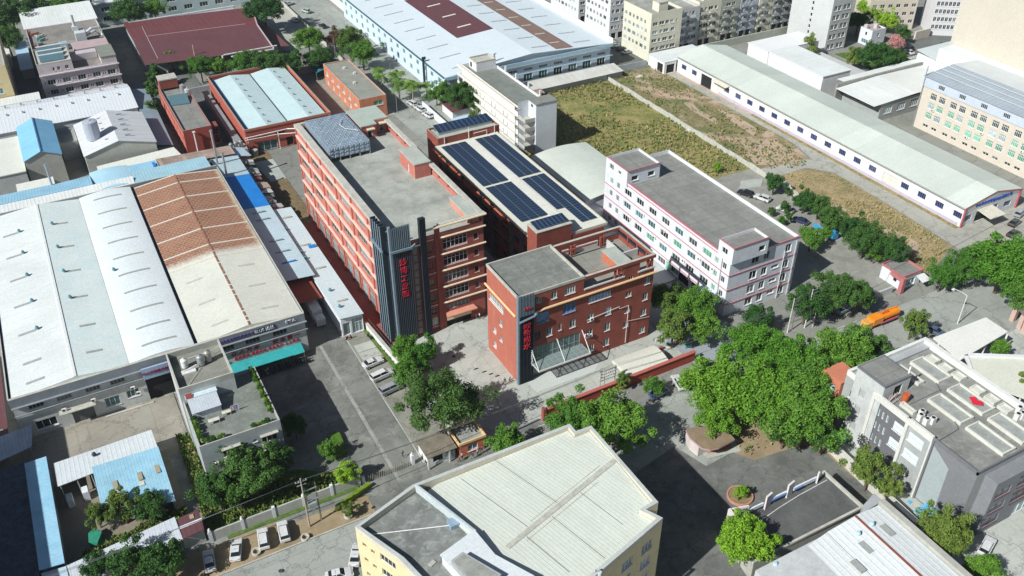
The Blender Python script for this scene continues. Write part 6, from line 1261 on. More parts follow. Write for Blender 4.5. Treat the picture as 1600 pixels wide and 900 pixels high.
# ================================================================ BOTTOM: CREAM BUILDING
t = thing('cream_factory', 'yellowish factory with a ribbed cream roof and a stained concrete roof corner', 'factory', (45,72,0))
ZB = 19.0
P5 = [(21.7,89.8),(32.4,93.3),(60.8,93.2),(60.8,91.2),(63.7,91.1),(63.7,72.2),(61.2,72.0),(62.5,69.4),(37,62.5),(28.6,66.5),(25.2,81.2)]
b = MB(); b.dark = 1
def wall_poly(b, root, pts, z0, z1, opsby):
    n = len(pts)
    for i in range(n):
        a, c = Vector(pts[(i+1) % n]+(0,)), Vector(pts[i]+(0,)); W_ = (c-a).length; u = (c-a)/W_; nx, ny = u.y, -u.x
        ops = opsby.get(i, []); us = sorted(set([0, W_]+[o[k] for o in ops for k in (0,1)])); zs = sorted(set([z0, z1]+[o[k] for o in ops for k in (2,3)]))
        Pq = lambda uu, zz, dd=0: (a.x+u.x*uu-nx*dd, a.y+u.y*uu-ny*dd, zz)
        for j in range(len(zs)-1):
            for k in range(len(us)-1):
                uc, zc_ = (us[k]+us[k+1])/2, (zs[j]+zs[j+1])/2
                if not any(o[0]<uc<o[1] and o[2]<zc_<o[3] for o in ops): b.face([Pq(us[k],zs[j]),Pq(us[k+1],zs[j]),Pq(us[k+1],zs[j+1]),Pq(us[k],zs[j+1])])
        for (ua,ub,za,zb_,st) in ops:
            for q in ([Pq(ua,za),Pq(ua,zb_),Pq(ua,zb_,.2),Pq(ua,za,.2)],[Pq(ub,za),Pq(ub,za,.2),Pq(ub,zb_,.2),Pq(ub,zb_)],[Pq(ua,za),Pq(ua,za,.2),Pq(ub,za,.2),Pq(ub,za)],[Pq(ua,zb_),Pq(ub,zb_),Pq(ub,zb_,.2),Pq(ua,zb_,.2)]): b.face(q)
            me, pn_ = win_mesh(ub-ua, zb_-za, st.get('cols',2), st.get('rows',1), st.get('glass',gl_dark), st.get('frame',frame_w), st.get('sill',True)); p_ = Pq(ua,za,.198)
            put('pane', pn_, put('window', me, root, (p_[0]-root.location.x,p_[1]-root.location.y,p_[2]), math.atan2(u.y,u.x)))
w1 = dict(cols=2,glass=gl_dark,frame=plain('tan_frame', (.45,.38,.22)),sill=False)
lo = []
for z in (16.0,12.6,9.2): lo += [(1.2,2.0,z-.2,z+.6,w1),(3.0,3.8,z-.3,z+.5,w1)] + [(5.0,8.2,z-.4,z+1.2,dict(cols=4,glass=gl_dark,sill=False))]
lo = [(u_,v_,a_,c_,s_) for (u_,v_,a_,c_,s_) in lo]
# edge 10 runs from the last point back to the first: the left wall
Lw_len = (Vector(P5[10])-Vector(P5[0])).length
ed = {10: [(Lw_len-v_, Lw_len-u_, a_, c_, s_) for (u_,v_,a_,c_,s_) in lo]}
P5r = P5
def ccw(p): return sum(p[i][0]*p[(i+1)%len(p)][1]-p[(i+1)%len(p)][0]*p[i][1] for i in range(len(p)))
# wall_poly expects clockwise input (walks each edge backwards)
ed = {10: [(u_, v_, a_, c_, s_) for (u_,v_,a_,c_,s_) in lo]}
rw = dict(cols=3,glass=gl_pale,sill=True)
ed[7] = [(u_,u_+2.4,z_,z_+2.0,rw) for u_ in (12.5,17.5,22) for z_ in (14.3,10.6,6.9)]
wall_poly(b, t, P5r, 0, ZB-1.0, ed); b.build('wall', [mat('pale_yellow_render', (.72,.62,.38), .85, .08, .4, (.5,.42,.26), .3, True), shadow_in], t)
OUT = P5; IN = [(22.4,89.5),(32.5,92.7),(60.2,92.6),(60.2,90.6),(63.1,90.5),(63.1,72.8),(60.3,72.4),(61.6,69.8),(37.1,63.2),(29.2,66.9),(25.9,81.2)]
p = MB(); n = len(OUT)
for i in range(n):
    j = (i+1) % n; a, c, ai, ci = OUT[i], OUT[j], IN[i], IN[j]; z0, z1 = ZB-.998, ZB+.15
    p.face([a+(z1,), ai+(z1,), ci+(z1,), c+(z1,)][::-1], 1); p.face([a+(z0,),c+(z0,),c+(z1,),a+(z1,)][::-1]); p.face([ai+(z0,),ci+(z0,),ci+(z1,),ai+(z1,)])
p.build('parapet', [mat('parapet_cream', (.62,.58,.46), .85, .1, .4), mat('white_grey_coping', (.50,.53,.52), .8, .12, .4, (.3,.3,.3), .4)], t)
MB().face([(x,y,ZB-1.0) for x,y in OUT[::-1]]).build('roof_slab', mat('stained_dark_roof', (.20,.21,.20), .92, .38, .25, (.42,.46,.43), .85, bump=.2), t)
rf = MB()
fl0, fld = Vector((39.5,75.8)), Vector((23.6,7.1)).normalized(); fln = Vector((-fld.y,fld.x))
cz = lambda x, y: ZB-.15 - abs((Vector((x,y))-fl0).dot(fln))*.05
A_, B_ = (37.0,74.9), (63.0,82.75)
for q in ([A_,B_,(63.0,90.5),(60.1,90.6),(60.1,92.6),(33.6,92.6)], [A_,(38.6,70.0),(41.0,64.3),(61.5,69.85),(60.2,72.5),(63.0,72.8),B_]): rf.face([(x,y,cz(x,y)) for x,y in q])
rf.build('corrugated_roof', mat('ribbed_cream_roof', (.66,.70,.63), .6, .08, .12, (.46,.45,.37), .4, fine=.12, space='obj', rib=(0,.62), ribd=.30, panels=(0,4.3,.10), run=(1,.08,1)), t)
rf_o = [o for o in t.children if o.name.startswith('corrugated_roof')][0]
ang = math.atan2(fld.y, fld.x); rf_o.data.transform(Matrix.Rotation(-ang, 4, 'Z')); rf_o.rotation_euler = (0,0,ang)
rc_ = MB()
for (off, wd, x0_, x1_) in ((0,.42,.2,24.4),(-1.1,.07,3,19),(1.0,.05,6,22)):
    p0_ = fl0+fld*x0_+fln*off; p1_ = fl0+fld*x1_+fln*off; q = [p0_-fln*wd,p1_-fln*wd,p1_+fln*wd,p0_+fln*wd]; rc_.face([(v_.x,v_.y,ZB-.08 if off == 0 else cz(v_.x,v_.y)+.03) for v_ in q])
rc_.build('ridge_flashing', mat('worn_flashing', (.50,.50,.44), .7, .25, 1.0, (.3,.28,.22), .6), t)
for (u_, v0_, v1_) in ((5.0,.6,15),(11.5,.6,14.5),(3.6,-9,-.6),(9.0,-11,-.6),(15.5,-9,-.6)):
    p0_ = fl0+fld*u_+fln*v0_; p1_ = fl0+fld*u_+fln*v1_; q = [p0_-fld*.06,p0_+fld*.06,p1_+fld*.06,p1_-fld*.06]; MB().face([(v_.x,v_.y,cz(v_.x,v_.y)+.03) for v_ in q]).build('roof_seam', plain('dark_seam', (.25,.25,.22)), t)
wl2_ = MB(); pts_ = [(32.6,92.7),(36.6,80.3),(36.9,75.0),(38.6,70.0),(41.2,64.4)]
for k in range(4):
    a, c = pts_[k], pts_[k+1]; wl2_.prism([a,(a[0]+.35,a[1]),(c[0]+.35,c[1]),c], ZB-.99, ZB+.55)
wl2_.build('dividing_wall', mat('blue_white_kerb', (.50,.56,.58), .8, .1, .4), t)
MB().prism([(30.5,78.3),(36.5,79.9),(37.0,74.6),(39.9,69.0),(34,66.5),(31.2,74)], ZB-.98, ZB+.9).build('roof_house', lav_wall, t); MB().prism([(30.3,78.5),(36.6,80.2),(37.2,74.8),(40.3,69.0),(34,66.2),(31.0,74)], ZB+.903, ZB+1.05).build('roof_house_roof', mat('bluish_white_slab', (.66,.70,.72), .7, .05, .2), t)
p = MB(); p.prism([(30.9,76.0),(33.0,76.6),(36.0,70.6),(32,69)], ZB-.97, ZB+2.2); p.build('lift_tower', gray_wall, t); MB().prism([(31.2,75.7),(32.9,76.2),(35.6,70.8),(32.3,69.4)], ZB+2.203, ZB+2.22).build('lift_roof', conc_roof, t)
tag(MB().box(34.2,35.6,83.2,84.8,ZB-.98,ZB-.2).build('skylight_hatch', mat('blue_hatch', (.26,.36,.46), .5, .1, .5)), 'blue grey roof hatch at the end of the long white pipe', 'hatch')
tag(MB().tube([(23.5,88.1,ZB-.85),(34.2,84.0,ZB-.7)], .09, 6).build('roof_pipe', steel_w), 'long straight white pipe lying on the stained roof corner', 'pipe')
tag(MB().prism([(28.6,79.2),(29.6,79.6),(29.9,79.0),(28.9,78.6)], ZB-.98, ZB-.8).build('drain_kerb', coping), 'small square drain kerb on the stained roof', 'drain')
pr = MB(); pr.tube([(48.6,65.2,ZB-4),(48.6,65.2,ZB+1.0),(48.0,65.6,ZB+1.2)], .28, 8); tag(pr.build('vent_pipe', mat('blue_white_pipe', (.55,.60,.64), .5, .1, .5)), 'pale pipe elbow over the front eave of the cream factory', 'pipe')

# ================================================================ RIGHT: GREY MODERN BUILDING
t = thing('grey_office', 'grey modern office with white frames and framed skylights on its roof', 'office', (126,66,0))
HB = 14.8
gx0, gx1 = 116.0, 136.5
b = MB(); b.dark = 1
wA = dict(cols=4, rows=2, glass=plain('bright_window_film', (.62,.70,.74), .3)); wB = dict(cols=2, glass=gl_pale, frame=frame_w)
Lmid = [(.8,4.0,z,z+2.0,wA) for z in (11.4-1.0,6.6)]; 
Lfr = []
for z in (10.4,7.4,4.4): Lfr += [(.6+i*1.0,1.1+i*1.0,z,z+1.7,dict(cols=1,glass=gl_pale,sill=False)) for i in range(4)]
Lfr += [(5.3,7.6,z,z+2.0,wA) for z in (10.2,6.4)]
m1 = (gx0,69.8,gx1,77.6); m2 = (gx0,64.6,gx1,69.8); m3 = (gx0,55.4,gx1,64.6); m4 = (gx0,77.6,gx1,84.3)
facade(b, t, 'L', m1, 0, HB-1, Lfr); b.build('dark_panel_wall', [mat('slate_dark_wall', (.155,.155,.17), .8, .08, .4), shadow_in], t)
b = MB(); b.dark = 1; facade(b, t, 'L', m2, 0, HB-1, Lmid); facade(b, t, 'L', m4, 0, HB-1, [(1.5,2.6,z,z+1.8,dict(cols=2,glass=gl_dark)) for z in (9.5,5.5)]); facade(b, t, 'F', (gx0,55.4,gx1,84.3), 0, HB-1, []); facade(b, t, 'B', (gx0,55.4,gx1,84.3), 0, HB-1, []); facade(b, t, 'R', (gx0,55.4,gx1,84.3), 0, HB-1, []); b.build('wall', [mat('mid_grey_wall', (.38,.40,.40), .8, .1, .4, (.28,.29,.29), .3, True), shadow_in], t)
b = MB(); b.dark = 1; facade(b, t, 'L', m3, 0, HB-1, []); b.build('blank_wall', [mat('flat_slate_wall', (.20,.205,.22), .8, .06, .3), shadow_in], t)
MB().face([(gx0-.02,63.9,.5),(gx0-.02,60.0,.5),(gx0-.02,60.2,11.0),(gx0-.02,63.9,13.2)][::-1]).build('pale_panel', midgray_wall, t)
fr = MB()
for y in (77.3,69.6): fr.box(gx0-.5, gx0-.003, y-.3, y+.3, 0, HB)
fr.box(gx0-.5,gx0-.003,69.91,76.99,HB-1.0,HB+.3); fr.box(gx0-.5,gx0-.003,64.3,69.29,HB-1.0,HB+.35); fr.box(gx0-.35,gx0-.003,64.3,64.6,0,HB-1.01); fr.build('white_frame', mat('bone_white_frame', (.66,.66,.62), .8, .08, .4, (.5,.5,.46), .3, True), t)
MB().box(gx0-.3,gx0-.003,64.0,64.28,0,HB-.5).build('dark_pier', darkgray_wall, t)
MB().face([(gx0,55.4,HB-1),(gx1,55.4,HB-1),(gx1,84.3,HB-1),(gx0,84.3,HB-1)]).build('roof', mat('office_flat_roof', (.24,.245,.23), .92, .3, .2, (.42,.42,.37), .8, bump=.1), t)
p = MB(); p.box(gx0,gx1,83.7,84.3,HB-.997,HB+.2); p.box(gx1-.9,gx1,55.4,83.69,HB-.997,HB+.2); p.box(gx0,gx0+.3,77.6,83.69,HB-.997,HB+.2); p.build('parapet', mat('white_coping', (.72,.73,.70), .8, .06, .3, (.5,.5,.47), .3), t)
p = MB(); p.box(gx0,gx0+.3,55.4,64.5,HB-.997,HB-.2); p.box(gx0,gx1-1,55.4,55.7,HB-.996,HB-.3); p.build('dark_parapet', darkgray_wall, t)
MB().box(gx0+.31,gx1-.91,82.2,83.69,HB-.995,HB-.55).build('gutter_ledge', gray_wall, t)
st_ = MB(); st_.dark = 1; sb3 = (gx0,75.8,gx0+6.4,82.2); sbL = []
facade(st_, t, 'L', sb3, 0, HB+2.4, [(1.6,2.9,z,z+2.0,dict(cols=2,glass=gl_dark)) for z in (3.5,7.5,11.5)]); facade(st_, t, 'F', sb3, HB-.99, HB+2.4, [(2.6,4.6,HB-.9,HB+1.4,None)]); facade(st_, t, 'R', sb3, HB-.99, HB+2.4, []); facade(st_, t, 'B', sb3, HB-.99, HB+2.4, [])
for v in range(len(st_.v)): st_.v[v] = (st_.v[v][0]-.25 if st_.v[v][0] < gx0+.5 and st_.v[v][0] > gx0-.01 else st_.v[v][0],)+st_.v[v][1:]
st_.build('stair_tower_wall', [ltgray_wall, shadow_in], t)
MB().box(gx0-.35,gx0+6.5,75.7,82.3,HB+2.4,HB+2.75).build('stair_tower_roof', darkgray_wall, t); MB().box(gx0+.1,gx0+6.1,76.1,81.9,HB+2.753,HB+2.77).build('stair_tower_slab', conc_roof_b, t)
MB().box(gx0+6.1,gx0+6.3,76.2,76.5,HB+2.78,HB+4.3).build('vent_pipe', steel_w, t)
for i, (x0_,y0_,x1_,y1_,lb) in enumerate(((128.7,74.2,132.2,80.9,'largest framed skylight bed next to the white parapet'),(125.0,75.6,126.6,81.2,'narrow framed bed beside the rooftop stair tower'),(128.5,64.6,131.9,72.2,'framed bed crossed by the red cloth'),(123.2,64.8,126.6,72.0,'framed bed in the centre of the grey office roof'),(128.4,56.5,131.8,63.5,'framed bed near the lower right of the roof'),(123.2,56.3,126.5,63.8,'framed bed behind the dark parapet corner'),(118.0,70.6,119.0,73.6,'small framed bed on the left parapet'))):
    f_ = thing('skylight', lb, 'skylight', ((x0_+x1_)/2,(y0_+y1_)/2,HB-1), 0, 'framed beds on the grey office roof'); p = MB(); ring(p, x0_,y0_,x1_,y1_,HB-.997,HB-.35,.28); p.build('rim', mat('white_kerb', (.62,.62,.56), .85, .1, .5), f_)
    MB().face([(x0_,y0_,HB-.7),(x1_,y0_,HB-.7),(x1_,y1_,HB-.7),(x0_,y1_,HB-.7)]).build('cover', mat('skylight_cover', (.34,.36,.34), .6, .25, .5, (.5,.52,.5), .6), f_)
for i, (x,y) in enumerate(((133.3,79.5),(133.4,76.6),(133.6,73.8),(133.4,69.5),(133.6,66.6),(133.6,63.8))):
    f_ = thing('roof_box', 'small framed hatch in the row along the white parapet', 'hatch', (x,y,HB-1), 0, 'small hatches on the grey office roof'); p = MB(); ring(p, x-.9,y-1.1,x+.9,y+1.1,HB-.997,HB-.4,.25); p.face([(x-.9,y-1.1,HB-.6),(x+.9,y-1.1,HB-.6),(x+.9,y+1.1,HB-.6),(x-.9,y+1.1,HB-.6)]); p.build('rim', mat('white_kerb', (.62,.62,.56)), f_)
b = MB(); b.prism([(129.0,67.2),(130.2,66.0),(130.9,66.6),(130.4,67.4),(130.9,68.1),(129.9,68.6),(129.5,67.8)], HB-.3, HB-.12); tag(b.build('red_cloth', mat('crimson_cloth', (.75,.02,.05), .8, .2, 1.0)), 'crumpled bright red cloth lying on a roof bed', 'cloth')
b = MB(); b.cyl(119.6,73.9,HB-.99,HB+.6,.62,12); b.tube([(119.6,73.9,HB+.6),(119.6,73.9,HB+.8)], .66, 12); tag(b.build('rust_barrel', mat('rust_orange', (.50,.11,.04), .8, .25, 1.0)), 'rust orange barrel beside the rooftop stair tower', 'barrel')
acb = MB(); acb.box(-.5,.5,-.4,.4,0,1.4); acb.tube([(0,0,1.4),(0,0,1.45)], .34, 10, 1); acm = acb.build('condenser', [steel_w, black], link=False)
rr = random.Random(3)
for i, (x,y) in enumerate(((118.2,69.2),(118.3,68.0),(119.2,69.8),(119.4,67.6),(133.2,61.2),(134.2,61.0),(134.6,60.0),(133.9,59.0),(135.0,62.2))):
    o = put('condenser', acm, None, (x,y,HB-.99), rr.uniform(-.1,.1)); tag(o, 'white air conditioning unit in the cluster behind the white frame' if i < 4 else 'white air conditioning unit in the cluster at the right parapet', 'condenser', 'condensers by the white frame' if i < 4 else 'condensers by the right parapet')
b = MB(); b.tube([(gx0+.4,74.9,HB-.7),(118.7,75.2,HB+.2),(119.8,75.3,HB-.5)], .08, 5); b.tube([(gx0+.5,74.2,HB-.6),(118.2,74.4,HB-.1),(118.5,73.4,HB-.6)], .08, 5); [b.cyl(gx0+1+i*.6,75.2,HB-.99,HB+.6,.05,5) for i in range(4)]; tag(b.build('pipe_bundle', plain('pinkish_pipes', (.55,.42,.42))), 'bundle of pinkish pipes below the rooftop stair tower', 'pipes')
b = MB(); b.tube([(gx0+.3,63.9,HB-.8),(122.2,64.3,HB-.85),(127.8,73.2,HB-.9),(133,81,HB-.9)], .07, 4); b.tube([(gx0+3,72.8,HB-.9),(128,72.9,HB-.9)], .05, 4); tag(b.build('cable_run', frame_d), 'dark cables running across the grey office roof', 'cable')
# dark front part with windows and gate to the right
p = MB(); p.dark = 1; fr2 = (118.4,53.0,136.4,55.39); facade(p, t, 'F', (118.4,53.0,124.0,55.39), 0, HB-2.0, [(.8,4.6,z,z+2.0,dict(cols=2,glass=gl_teal,frame=plain('maroon_frame', (.14,.05,.06)))) for z in (1.5,5,8.6)]); facade(p, t, 'L', (118.4,53,124,55.39), 0, HB-2, []); p.face([(118.4,53,HB-2),(136.4,53,HB-2),(136.4,55.39,HB-2),(118.4,55.39,HB-2)])
facade(p, t, 'F', (124.0,53.0,136.4,55.39), 0, HB-2.0, [(.8,11.2,4.6,7.4,dict(cols=6,rows=2,glass=gl_teal,frame=plain('maroon_frame', (.14,.05,.06)))),(.8,11.2,8.6,11.6,dict(cols=6,rows=2,glass=gl_teal,frame=plain('maroon_frame', (.14,.05,.06)))),(3,8,.1,3.2,dict(cols=3,glass=gl_pale,sill=False))]); p.build('front_bay', [mat('plum_grey_wall', (.23,.24,.26), .8, .1, .4), shadow_in], t)
# orange framed tower part
t = thing('orange_frame_wing', 'orange brick framed wing at the rear corner of the grey office', 'building', (119,86,0))
b = MB(); b.dark = 1; fw = (115.4,84.5,120.2,89.0); facade(b, t, 'L', fw, 0, 11.6, [(1.2,3.6,.1,4.2,None),(1.2,3.6,5.2,10.2,dict(cols=3,rows=2,glass=plain('mint_glass', (.40,.58,.56), .2)))], depth=.5); [facade(b, t, f, fw, 0, 11.6, []) for f in 'FRB']; b.build('wall', [mat('salmon_brick', (.55,.20,.12), .85, .08, .5, (.42,.15,.1), .3, True), shadow_in], t)
MB().box(115.3,120.3,84.4,89.1,11.6,11.8).build('roof', mat('salmon_brick', (.55,.20,.12)), t)
# white canopies right of it
t = thing('white_canopy', 'large white canopy by the street lamp at the right', 'canopy', (158,86,0))
slope(t, [(148.6,83.0,5.0),(165.4,84.6,5.0),(165.6,90.3,5.0),(149.8,90.8,5.0)], .25, mat('canopy_white', (.76,.76,.71), .7, .05, .2, (.58,.57,.5), .3)); b = MB(); [b.cyl(x,y,0,5,.2,8) for x in (150.5,158,164.8) for y in (84.2,89.6)]; b.build('column', white_wall, t)
slope(t, [(146.0,76.6,5.3),(149.8,68.5,5.3),(162.5,76.0,5.3),(150.9,83.0,5.3)], .2, mat('canopy_cream', (.66,.67,.58), .7, .06, .2, (.52,.52,.44), .4)); pz = MB(); pz.prism([(149.8,83.2),(150.8,83.6),(163.2,75.9),(162.2,75.5)], 5.52, 5.9); pz.prism([(145.2,76.5),(146,77.2),(150.8,83.1),(149.9,83.3)], 5.52, 5.9); pz.build('rim', white_wall, t)
b = MB(); [b.cyl(x,y,0,5.2,.2,8) for x,y in ((148,77),(150.5,70),(160,76),(151,81.5))]; b.build('column', white_wall, t)
MB().box(137.4,145.2,60,84,0,5.0).build('white_flat', mat('white_flat_roof', (.72,.73,.68), .8, .05, .2, (.55,.56,.5), .3), t)
t = thing('gate_colonnade', 'dark roofed gate lodge with pink pillars at the right edge', 'gate lodge', (176,90,0))
MB().prism([(174.5,86.0),(177.5,91.6),(184,91),(190,86),(184,80)], 3.6, 3.9).build('roof', mat('lodge_roof', (.24,.22,.19), .9, .25, .4, (.32,.34,.2), .5), t); b = MB(); [b.box(x-.5,x+.5,y-.5,y+.5,0,3.59) for x,y in ((177.0,90.6),(175.9,87.9),(175.3,86.4),(181,88))]; b.build('pillar', mat('pale_pink_stone', (.55,.38,.33), .9, .12, .5), t); MB().box(178,184,86.5,89,0,3.5).build('wall', white_wall, t)
# guard house right
t = thing('guard_house', 'grey gate house with a pink red frame beside the straw field', 'gate house', (168,114,0))
g1 = (163.9,111.2,170.3,117.5); b = MB(); b.dark = 1; facade(b, t, 'F', g1, 0, 3.6, [(1.2,4.6,.6,2.6,dict(cols=3,glass=gl_teal))]); facade(b, t, 'L', g1, 0, 3.6, [(3.8,4.8,1.4,2.4,None)]); facade(b, t, 'R', g1, 0, 3.6, []); facade(b, t, 'B', g1, 0, 3.6, []); b.build('wall', [lav_wall, shadow_in], t)
MB().face([(163.9,111.2,3.6),(170.3,111.2,3.6),(170.3,117.5,3.6),(163.9,117.5,3.6)]).build('roof', conc_roof_b, t); p = MB(); ring(p, 163.7,111.0,170.5,117.7,3.603,4.1,.25); p.build('parapet', mat('faded_pink_red', (.46,.17,.17), .8, .12, .4), t); MB().box(162.6,163.6,109.9,110.9,0,4.3).box(162.7,163.65,111,114,3.3,4.1).build('pillar', mat('faded_pink_red', (.46,.17,.17)), t)
slope(t, [(167.6,108.4,2.6),(170.4,108.4,2.6),(170.8,110.95,2.9),(168.2,110.95,2.9)], .1, white_wall, 'awning')
t = thing('boundary_wall', 'grey wall stub beside the gate house of the side lot', 'wall', (152,111,0)); MB().box(146,161.5,111.3,111.7,0,1.8).build('wall_panel', ltgray_wall, t)
t = thing('boundary_wall', 'low kerb wall between the side lot and the straw field', 'wall', (171,150,0)); MB().box(173.2,173.5,143,169,0,1.6).build('wall_panel', coping, t)
# guard house bottom centre with rounded roof
t = thing('round_guard_house', 'small guard house with a rounded brown roof at the dark forecourt gate', 'guard house', (91,91,0))
poly = [(88.3,90.0),(89.3,89.0),(91,88.6),(95.0,88.9),(95.2,92.0),(91.5,94.9),(88.6,95.2),(88.0,93)]
MB().prism([(x, max(y, 90.9)) for x,y in poly], 0.08, 2.7).build('wall', mat('pale_pink_wall', (.62,.55,.53), .85, .1, .4), t); MB().prism([((x-91.4)*1.03+91.4,(y-92)*1.03+92) for x,y in poly], 2.703, 3.1, 0, 1).build('roof', [plain('pink_rim', (.48,.33,.32)), mat('brown_flat_roof', (.27,.20,.13), .95, .25, .4, (.14,.12,.10), .5)], t)
MB().box(92.5,94,90.7,90.88,.1,2.2).build('window', gl_dark, t)
# planter
t = thing('round_planter', 'round pink rimmed planter with a small bush in the dark forecourt', 'planter', (88.7,79.2,0)); b = MB(); N_ = 26
for i in range(N_):
    a0, a1 = 2*math.pi*i/N_, 2*math.pi*(i+1)/N_; pt = lambda a, r_, z_: (88.7+math.cos(a)*r_, 79.2+math.sin(a)*r_, z_)
    b.face([pt(a0,2.35,0),pt(a1,2.35,0),pt(a1,2.35,.6),pt(a0,2.35,.6)]); b.face([pt(a0,2.35,.6),pt(a1,2.35,.6),pt(a1,2.1,.6),pt(a0,2.1,.6)]); b.face([pt(a0,2.1,.6),pt(a1,2.1,.6),pt(a1,2.1,.3),pt(a0,2.1,.3)])
b.build('rim', plain('salmon_rim', (.52,.25,.20)), t); MB().face([(88.7+math.cos(2*math.pi*i/N_)*2.1,79.2+math.sin(2*math.pi*i/N_)*2.1,.45) for i in range(N_)]).build('soil', mat('soil', (.26,.20,.10), .95, .3, 1.2), t)
# dark flat roof with gate portals
t = thing('flat_roof_store', 'dark flat roofed store between the dark forecourt and the lower white roof', 'store', (93,68,0))
pts = [(102.3,73.8),(102.3,64.8),(78.4,64.4),(79.5,71.0),(82.0,73.9)]
MB().prism(pts, 0, 4.2).build('wall', mat('store_wall', (.42,.42,.38), .9, .15, .4, (.28,.28,.25), .4), t); MB().face([(x,y,4.206) for x,y in pts]).build('roof', dark_flat, t)
p = MB(); p.box(102.3,102.75,64.4,73.9,4.21,4.75); p.box(78.3,102.29,64.4,64.8,4.21,4.7); p.build('parapet', coping, t); MB().tube([(84.5,70.6,4.3),(90,71.4,4.3),(95,71.9,4.3),(101.8,72.2,4.3)], .07, 5).build('roof_pipe', steel_w, t)
t = thing('gate_portal', 'white and blue sign beam between three pale piers along the dark flat roof', 'gate sign', (90,73,0))
pm3 = mat('pinkish_white_pier', (.70,.64,.64), .85, .08, .4)
for x, y, w_, h_ in ((88.3,72.7,.75,7.4),(93.4,72.9,.8,7.4),(99.9,72.9,.3,6.6)): MB().prism([(x-w_,y-.5),(x+w_,y-.15),(x+w_,y+.2),(x-w_,y-.15)], 4.2, h_).build('pier', pm3, t)
for x0_, x1_, z0_ in ((84.2,87.5,4.9),(89.1,92.6,5.0),(94.3,99.6,5.0)): MB().box(x0_,x1_,72.65,72.9,z0_,z0_+.75).build('beam', lav_wall, t)
MB().box(89.2,92.5,72.5,72.64,5.15,5.5).build('blue_stripe', plain('sign_blue', (.10,.22,.48)), t); MB().box(94.4,96.2,72.5,72.64,5.15,5.45).build('blue_stripe', plain('sign_blue', (.10,.22,.48)), t)
t = thing('screen_wall', 'pale angled screen wall above the bright green tree', 'screen wall', (82,73,0)); MB().prism([(81.0,73.6),(84.2,72.7),(84.2,73.0),(81.0,73.9)], 4.2, 6.6).build('panel', pm3, t); MB().prism([(80.0,71.0),(80.5,71.0),(81.0,73.8),(80.5,73.8)], 0, 6.8).build('panel', pm3, t)
# right boundary wall
t = thing('long_boundary_wall', 'long weathered white wall running down beside the grey office', 'wall', (110.5,75,0)); b = MB(); b.prism([(111.3,91.5),(111.7,91.3),(109.6,49),(109.1,49)][::-1], 0, 2.5); b.build('wall_panel', mat('weathered_white_wall', (.58,.56,.50), .9, .15, .4, (.33,.31,.28), .5, True), t); b = MB(); b.prism([(110.9,91.5),(111.9,91.3),(109.9,49),(108.8,49)][::-1], 2.503, 2.65); b.build('cap', mat('wall_cap', (.60,.59,.55), .9, .15, .4, (.36,.34,.3), .5), t)
# bottom right white roof
t = thing('lower_white_warehouse', 'white roofed warehouse at the bottom with a rust red ridge line', 'warehouse', (93,50,0))
MB().box(76,103.6,30,61.8,0,7.2).build('wall', ltgray_wall, t)
lr = mat('clean_white_roof', (.70,.73,.74), .55, .05, .1, (.50,.51,.48), .45, rib=(0,1.1), ribd=.06, run=(1,.08,1))
slope(t, [(91.0,30,7.4),(97.0,30,7.9),(97.0,61.9,7.9),(91.0,61.9,7.4)], .1, lr, 'roof_sheet'); slope(t, [(97.05,30,7.9),(102.8,30,7.3),(102.8,62,7.3),(97.05,62,7.9)], .1, lr, 'roof_sheet'); slope(t, [(75.5,30,6.6),(90.9,30,7.3),(90.9,61.9,7.3),(75.5,60.4,6.6)], .1, lr, 'roof_sheet')
MB().box(96.85,97.2,30,61.9,8.0,8.15).build('ridge_cap', mat('rust_red_ridge', (.26,.08,.06), .8, .2, .6), t); MB().box(102.9,104.0,30,62.3,6.4,8.1).build('parapet', mat('parapet_grey', (.42,.42,.38), .9, .15, .4, (.3,.3,.27), .4), t); MB().prism([(99,61.95),(103.9,62.35),(103.9,64.2),(99.8,63.0)], 5.0, 7.6).build('corner_wall', gray_wall, t)
for x, y in ((94.0,56.5),(99.5,57.3),(90.2,54.5),(84,53)): MB().prism([(x-.6,y-1.2),(x+.6,y-1.2),(x+.6,y+1.2),(x-.6,y+1.2)], 7.55 if x < 97 else 7.75, 7.85 if x < 97 else 7.95).build('roof_light', vent_m, t)
for x, y, z in ((94.6,58.9,7.8),(97.9,59.2,7.9),(79.5,61.2,6.7)): b = MB(); b.cyl(x,y,z,z+.5,.28,8); b.tube([(x,y,z+.5),(x,y,z+.9)], .42, 10, r1=.25); b.build('turbine_vent', plain('pale_blue_vent', (.42,.62,.72)), t)

